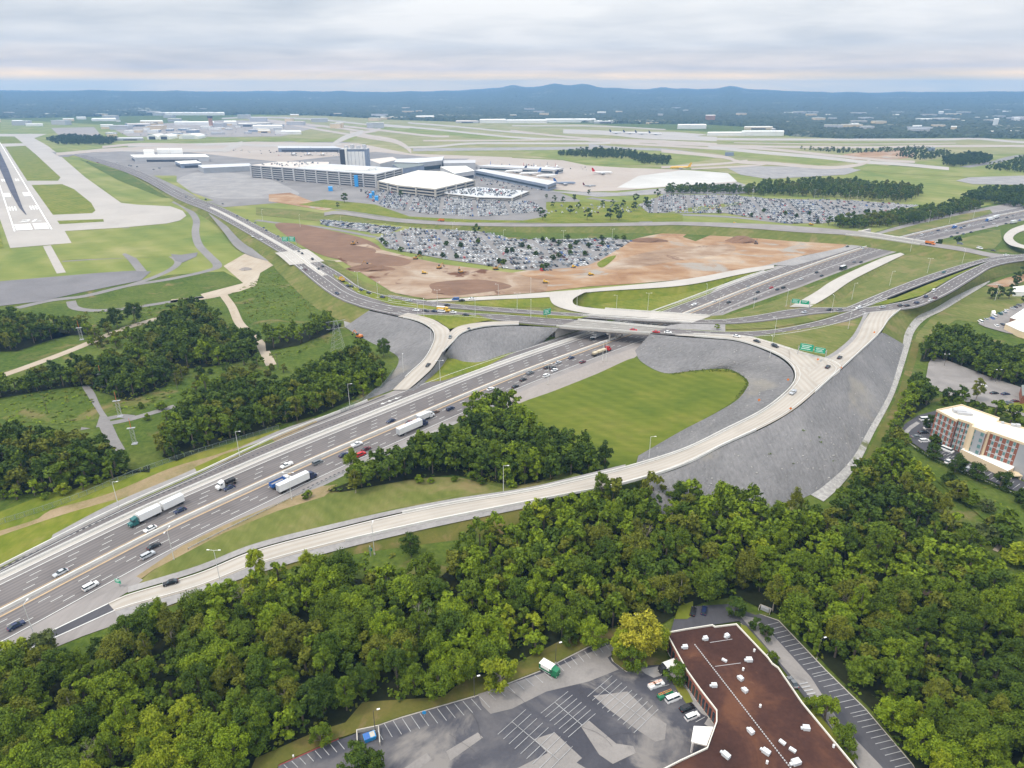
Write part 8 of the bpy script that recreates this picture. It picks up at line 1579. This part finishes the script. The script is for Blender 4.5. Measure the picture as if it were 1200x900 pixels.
def dozer(u, v, rz, label, col='yellow'):
    p = P(u, v); o = empty('bulldozer', p, rz); tag(o, label, 'bulldozer')
    for sy in (-1, 1): m = MB(); m.rings([[(x, sy * 1.1 - .3, z) for x, z in ((-1.8, .1), (1.8, .1), (2.1, .6), (1.5, 1.1), (-1.6, 1.1), (-2.1, .6))], [(x, sy * 1.1 + .3, z) for x, z in ((-1.8, .1), (1.8, .1), (2.1, .6), (1.5, 1.1), (-1.6, 1.1), (-2.1, .6))]]); m.obj('track', M['tyre'], o)
    m = MB(); m.box((.6, 0, 1.5), (2.4, 1.6, 1.1)); m.obj('engine_hood', PAINT[col], o); m = MB(); m.box((-1.0, 0, 2.1), (1.4, 1.5, 1.8)); m.obj('cab', PAINT[col], o); m = MB(); m.rings([[(2.6, -1.9, .2), (2.9, -1.9, .2), (2.8, -1.9, 1.4), (2.5, -1.9, 1.4)], [(2.6, 1.9, .2), (2.9, 1.9, .2), (2.8, 1.9, 1.4), (2.5, 1.9, 1.4)]]); m.obj('blade', PAINT[col], o)
excavator(421, 396, 2.6, 'orange and black excavator at the foot of the left rock slope', 1.0)
for u, v, rz, lb in ((487, 304, 0, 'orange excavator at the edge of the dirt-edge car park rows'), (515, 315, 1, 'yellow excavator on the pale dirt left of the middle'), (540, 320, 2, 'yellow excavator on the middle of the pale dirt'), (581, 316, .5, 'orange excavator with red load near the right pale dirt'), (432, 312, 3, 'yellow excavator on the dark spoil heap by the parkway'), (414, 287, 1, 'small orange excavator on the brown dirt field'), (886, 286, 1.2, 'big brown excavator on the orange dirt by the haul road')): excavator(u, v, rz, lb, 1.05, 'brown' if 'brown exc' in lb else 'ochre')
for u, v, rz, lb in ((497, 321, 0, 'yellow bulldozer on the pale dirt below the car rows'), (639, 332, 0, 'yellow bulldozer at the bottom of the dirt field'), (672, 314, 1, 'yellow bulldozer near the grassy corner'), (692, 323, .4, 'yellow bulldozer right on the haul road'), (861, 263, .2, 'yellow bulldozer on the terminal road'), (950, 264, .1, 'yellow bulldozer beside the far overpass start'), (862, 272, .2, 'orange bulldozer on the dirt under the terminal road'), (884, 266, .3, 'second orange bulldozer on the dirt under the terminal road')): dozer(u, v, rz, lb, 'yellow' if 'yellow' in lb else 'orange')
# spoil heaps
def heap(u, v, a, b, h, label, mat='brown_dirt', sd=1):
    rg = random.Random(sd); p = P(u, v); m = MB(); n = 18; T = []
    for k in range(6):
        f = 1 - k / 5.5; T.append([Vector((p.x + a * f * math.cos(t * 6.283 / n) * rg.uniform(.85, 1.15), p.y + b * f * math.sin(t * 6.283 / n) * rg.uniform(.85, 1.15), h * (1 - f * f) + (rg.uniform(-.2, .2) if k else 0))) for t in range(n)])
    m.rings(T); return tag(m.obj('spoil_heap', M[mat]), label, 'spoil heap')
heap(433, 316, 22, 9, 5, 'long dark spoil heap below the yellow excavator by the parkway', sd=2); heap(525, 342, 14, 10, 3, 'dark red spoil heap at the bottom of the pale dirt field', sd=3); heap(868, 283, 16, 12, 6, 'brown spoil heap on the orange dirt under the terminal road', sd=4); heap(760, 283, 22, 8, 4, 'low dark heap behind the orange dirt field', sd=5); heap(288, 316, 6, 5, 2, 'small grey heap on the parkway side dirt', 'grey_dirt', 6)

def weeds(name, quads, n, label, tint=(1, 2, 5), s=(.4, 1.2), seed=5):
    rg = random.Random(seed); V = []; F = []; MI = []
    for (a, b, cnt) in quads:
        for _ in range(cnt):
            i = rg.uniform(0, len(a) - 1.001); k = int(i); f = i - k; t = rg.uniform(.08, .97)
            c0 = a[k].lerp(a[k + 1], f).lerp(b[k].lerp(b[k + 1], f), t)
            R_ = rg.uniform(*s)
            for _k in range(7):
                an = rg.uniform(0, 6.28); c = c0 + Vector((math.cos(an) * R_ * rg.random(), math.sin(an) * R_ * rg.random(), rg.uniform(.1, .5))); n_ = Vector((rg.uniform(-.8, .8), rg.uniform(-.8, .8), 1)).normalized(); t_ = n_.orthogonal().normalized() * rg.uniform(.15, .4); b_ = n_.cross(t_); i0 = len(V); V += [c - t_, c - b_, c + t_, c + b_]; F.append((i0, i0 + 1, i0 + 2, i0 + 3)); MI.append(rg.randrange(len(tint)))
    me = bpy.data.meshes.new(name); me.from_pydata([tuple(v) for v in V], [], F)
    for k in tint: me.materials.append(CM[k])
    me.polygons.foreach_set('material_index', MI); o = link(name, me); o['kind'] = 'stuff'; tag(o, label, 'weeds')
ea, eb = paired(OUT_TOP, OUT_TOE); ia, ib = paired(INN_TOP, INN_TOE)
weeds('weeds', [(ea[30:], eb[30:], 12), (ib[20:52], [p + Vector((0, 0, 0)) for p in resample(catmull(W3([(779, 440), (814, 437), (850, 435), (866, 441), (873, 449), (869, 458), (858, 470)]), 6), 32)], 120)], 0, 'sparse green weeds on the grey rock slopes of the curved ramp')
# boulders sprinkled over the slopes
rgb = random.Random(8); mm = MB()
for (a, b, cnt) in ((ea, eb, 150), (ia, ib, 90)):
    for _ in range(cnt):
        i = rgb.uniform(0, len(a) - 1.001); k = int(i); f = i - k; c = a[k].lerp(a[k + 1], f).lerp(b[k].lerp(b[k + 1], f), rgb.uniform(.05, 1) ** .7); r_ = rgb.uniform(.12, .38); mm.box((c.x, c.y, c.z + r_ * .2), (r_ * 2, r_ * 1.4, r_ * 1.1), 0, rgb.uniform(0, 3))
o = mm.obj('loose_rocks', M['rock_light']); o['kind'] = 'stuff'; tag(o, 'loose pale rocks lying on the grey slopes of the curved ramp', 'rocks')

rgd = random.Random(21); mw = MB(); n_far = 0
for _ in range(110):
    u = rgd.uniform(-20, 1220); v = rgd.choice([rgd.uniform(126, 146), rgd.uniform(130, 158), rgd.uniform(116, 128)])
    if u < 480: v = rgd.uniform(128, 152)
    elif u > 930: v = rgd.uniform(126, 157)
    else: v = rgd.uniform(116, 138)
    if u > 480 and u < 930 and rgd.random() < .7: continue
    c = P(u, v); a = rgd.uniform(25, 90); d = rgd.uniform(20, 50); h = rgd.uniform(13, 20); o = empty('distant_building', (c.x, c.y, 0), rgd.uniform(-.3, .3)); mm = MB(); mm.box((0, 0, h / 2), (a, d, h)); mm.obj('wall', M[rgd.choice(['cream_wall', 'mid_grey', 'mid_grey'])], o); mm = MB(); mm.box((0, 0, h + .4), (a * 1.02, d * 1.04, .8)); mm.obj('roof', M[rgd.choice(['roof_beige', 'roof_cream', 'roof_grey'])], o)
    o['label'] = 'tiny pale building far off %s' % min([('above the runway start', 60), ('left of the control tower', 200), ('above the left industrial strip', 300), ('over the long parking garage', 400), ('above the tower slab', 480), ('over the white cargo row', 640), ('above the domed hangar', 810), ('behind the large white hangar', 920), ('over the far right taxiways', 1010), ('above the airfield mound trees', 1100), ('at the far right end of the forest', 1190)], key=lambda k: abs(k[1] - u))[0]; o['category'] = 'building'; o['group'] = 'tiny far buildings in the haze'
for _ in range(46):
    u = rgd.uniform(110, 350); v = rgd.uniform(142, 161) if u < 300 else rgd.uniform(146, 158)
    c = P(u, v); a = rgd.uniform(14, 50); d = rgd.uniform(12, 30); h = rgd.uniform(5, 10); o = empty('industrial_shed', (c.x, c.y, 0), rgd.uniform(-.3, .3)); mm = MB(); mm.box((0, 0, h / 2), (a, d, h)); mm.obj('wall', M[rgd.choice(['white_wall', 'cream_wall', 'mid_grey', 'blue_grey'])], o); mm = MB(); mm.box((0, 0, h + .4), (a * 1.02, d * 1.04, .8)); mm.obj('roof', M[rgd.choice(['roof_white', 'roof_cream', 'roof_grey', 'roof_white'])], o)
    o['label'] = 'small pale shed among the left industrial strip'; o['category'] = 'building'; o['group'] = 'small sheds in the left industrial strip'
# ================================================================== FAR FOREST, HILLS, HAZE
def edge_v(u):
    T = [(-500, 142), (0, 139), (100, 137), (200, 135), (262, 135), (300, 134), (380, 136), (470, 141), (560, 143.5), (640, 142), (720, 145), (830, 146), (905, 150), (935, 160), (1000, 163), (1130, 162), (1200, 163), (1700, 166)]
    for (a, x), (b, y) in zip(T, T[1:]):
        if a <= u <= b: return x + (y - x) * (u - a) / (b - a)
    return 150
def hill_h(x, y):
    r = math.hypot(x, y); th = math.atan2(x, y)
    rise = max(0, min(1, (r - 5200) / 5000)) ** 1.5
    a = .5 + .5 * math.sin(th * 9 + 1.1) ; b = .5 + .5 * math.sin(th * 23 + r * .0006); c = .5 + .5 * math.sin(th * 51 + 2 + r * .0011)
    mid = max(0, min(1, (th + .08) / .05)) * max(0, min(1, (.42 - th) / .12))
    prof = .72 + .30 * mid + .30 * math.exp(-((th - .07) / .05) ** 2) * mid + .12 * math.exp(-((th + .43) / .10) ** 2) + .10 * math.exp(-((th + .62) / .05) ** 2)
    c = .5 + .5 * math.sin(th * 61 + 2 + 1.4 * math.sin(th * 27)); c *= .6 + .4 * math.sin(th * 133 + 1)
    c = c * (.5 + .9 * mid)
    band = .7 + .3 * math.sin(r * .0016 + th * 3)
    return rise * (112 * prof + 34 * prof * a * .6 + 14 * b + 34 * c) * (.86 + .14 * band)
rg = np.random.default_rng(11)
NTH = 900; ths = np.linspace(-.95, .95, NTH)
rr = []
r = 0.0; k = 0
levels = [0.0]
while levels[-1] < 1.0: levels.append(levels[-1] + .0032 * (1 + 3.5 * levels[-1]))
NR = len(levels)
V = []; 
for j, f in enumerate(levels):
    f = min(f, 1)
    for i, th in enumerate(ths):
        u = 600 + 800 * math.tan(th) / cp * 1.0
        ve = edge_v(u); w_ = P(u, ve); r0 = math.hypot(w_.x, w_.y); r_ = r0 * (13600 / r0) ** f
        x, y = r_ * math.sin(th), r_ * math.cos(th)
        cell = r_ * .0021
        x += rg.uniform(-.4, .4) * cell; y += rg.uniform(-.8, .8) * cell * 1.5
        hh = (0 if j == 0 else 5 + 9 * rg.random()) + hill_h(x, y)
        V.append((x, y, hh))
F = [(j * NTH + i, j * NTH + i + 1, (j + 1) * NTH + i + 1, (j + 1) * NTH + i) for j in range(NR - 1) for i in range(NTH - 1)]
me = bpy.data.meshes.new('far_forest'); me.from_pydata(V, [], F)
m_, t_, b_ = new_mat('far_forest'); geo = t_.nodes.new('ShaderNodeNewGeometry')
c1 = ramp(t_, tnoise(t_, geo.outputs['Position'], .02, 6, .75), [(.3, (.008, .018, .008)), (.5, (.022, .038, .012)), (.72, (.06, .08, .022))])
c2 = t_.nodes.new('ShaderNodeMapRange'); t_.links.new(tnoise(t_, geo.outputs['Position'], .0016, 5, .6), c2.inputs[0]); c2.inputs[1].default_value = .58; c2.inputs[2].default_value = .66
c3 = t_.nodes.new('ShaderNodeMapRange'); t_.links.new(tnoise(t_, geo.outputs['Position'], .03, 2, .5), c3.inputs[0]); c3.inputs[1].default_value = .55; c3.inputs[2].default_value = .6
ff = mth('MULTIPLY', c2.outputs[0], c3.outputs[0], tree=t_)
t_.links.new(mixc(t_, ff, c1, (.30, .30, .24)), b_.inputs['Base Color']); b_.inputs['Roughness'].default_value = .95
me.materials.append(m_); me.update(); o = link('far_forest', me); o['kind'] = 'stuff'; tag(o, 'blue-hazed forest stretching to the low hills on the horizon', 'forest')
# haze
m = MB(); HZT = 330
m.box((0, 4000, (HZT - 1) / 2 - .5), (29000, 29000, HZT + 1)); hz = m.obj('haze', []); hz['kind'] = 'stuff'
hm = bpy.data.materials.new('haze'); hm.use_nodes = True; t = hm.node_tree; t.nodes.clear(); o_ = t.nodes.new('ShaderNodeOutputMaterial'); pv = t.nodes.new('ShaderNodeVolumePrincipled')
pv.inputs['Color'].default_value = (.30, .58, 1.0, 1); pv.inputs['Density'].default_value = 1.1e-4; pv.inputs['Anisotropy'].default_value = .1
t.links.new(pv.outputs[0], o_.inputs['Volume']); hz.data.materials.append(hm)
# labels: keep each one single
seen = {}
for o in COL.objects:
    if o.parent is None and o.get('label'): seen.setdefault(o['label'], []).append(o)
for k, L in seen.items():
    if len(L) > 1: print('DUP', len(L), k)

for (txt) in ('tiny pale building far off', 'small pale shed among'):
    G_ = {}
    for o in COL.objects:
        if o.get('label', '').startswith(txt): G_.setdefault(o['label'], []).append(o)
    for k, L in G_.items():
        L.sort(key=lambda o: Q(o.location)[0])
        for i, o in enumerate(L): o['label'] = ordn(i) + ' ' + k + ', from left'
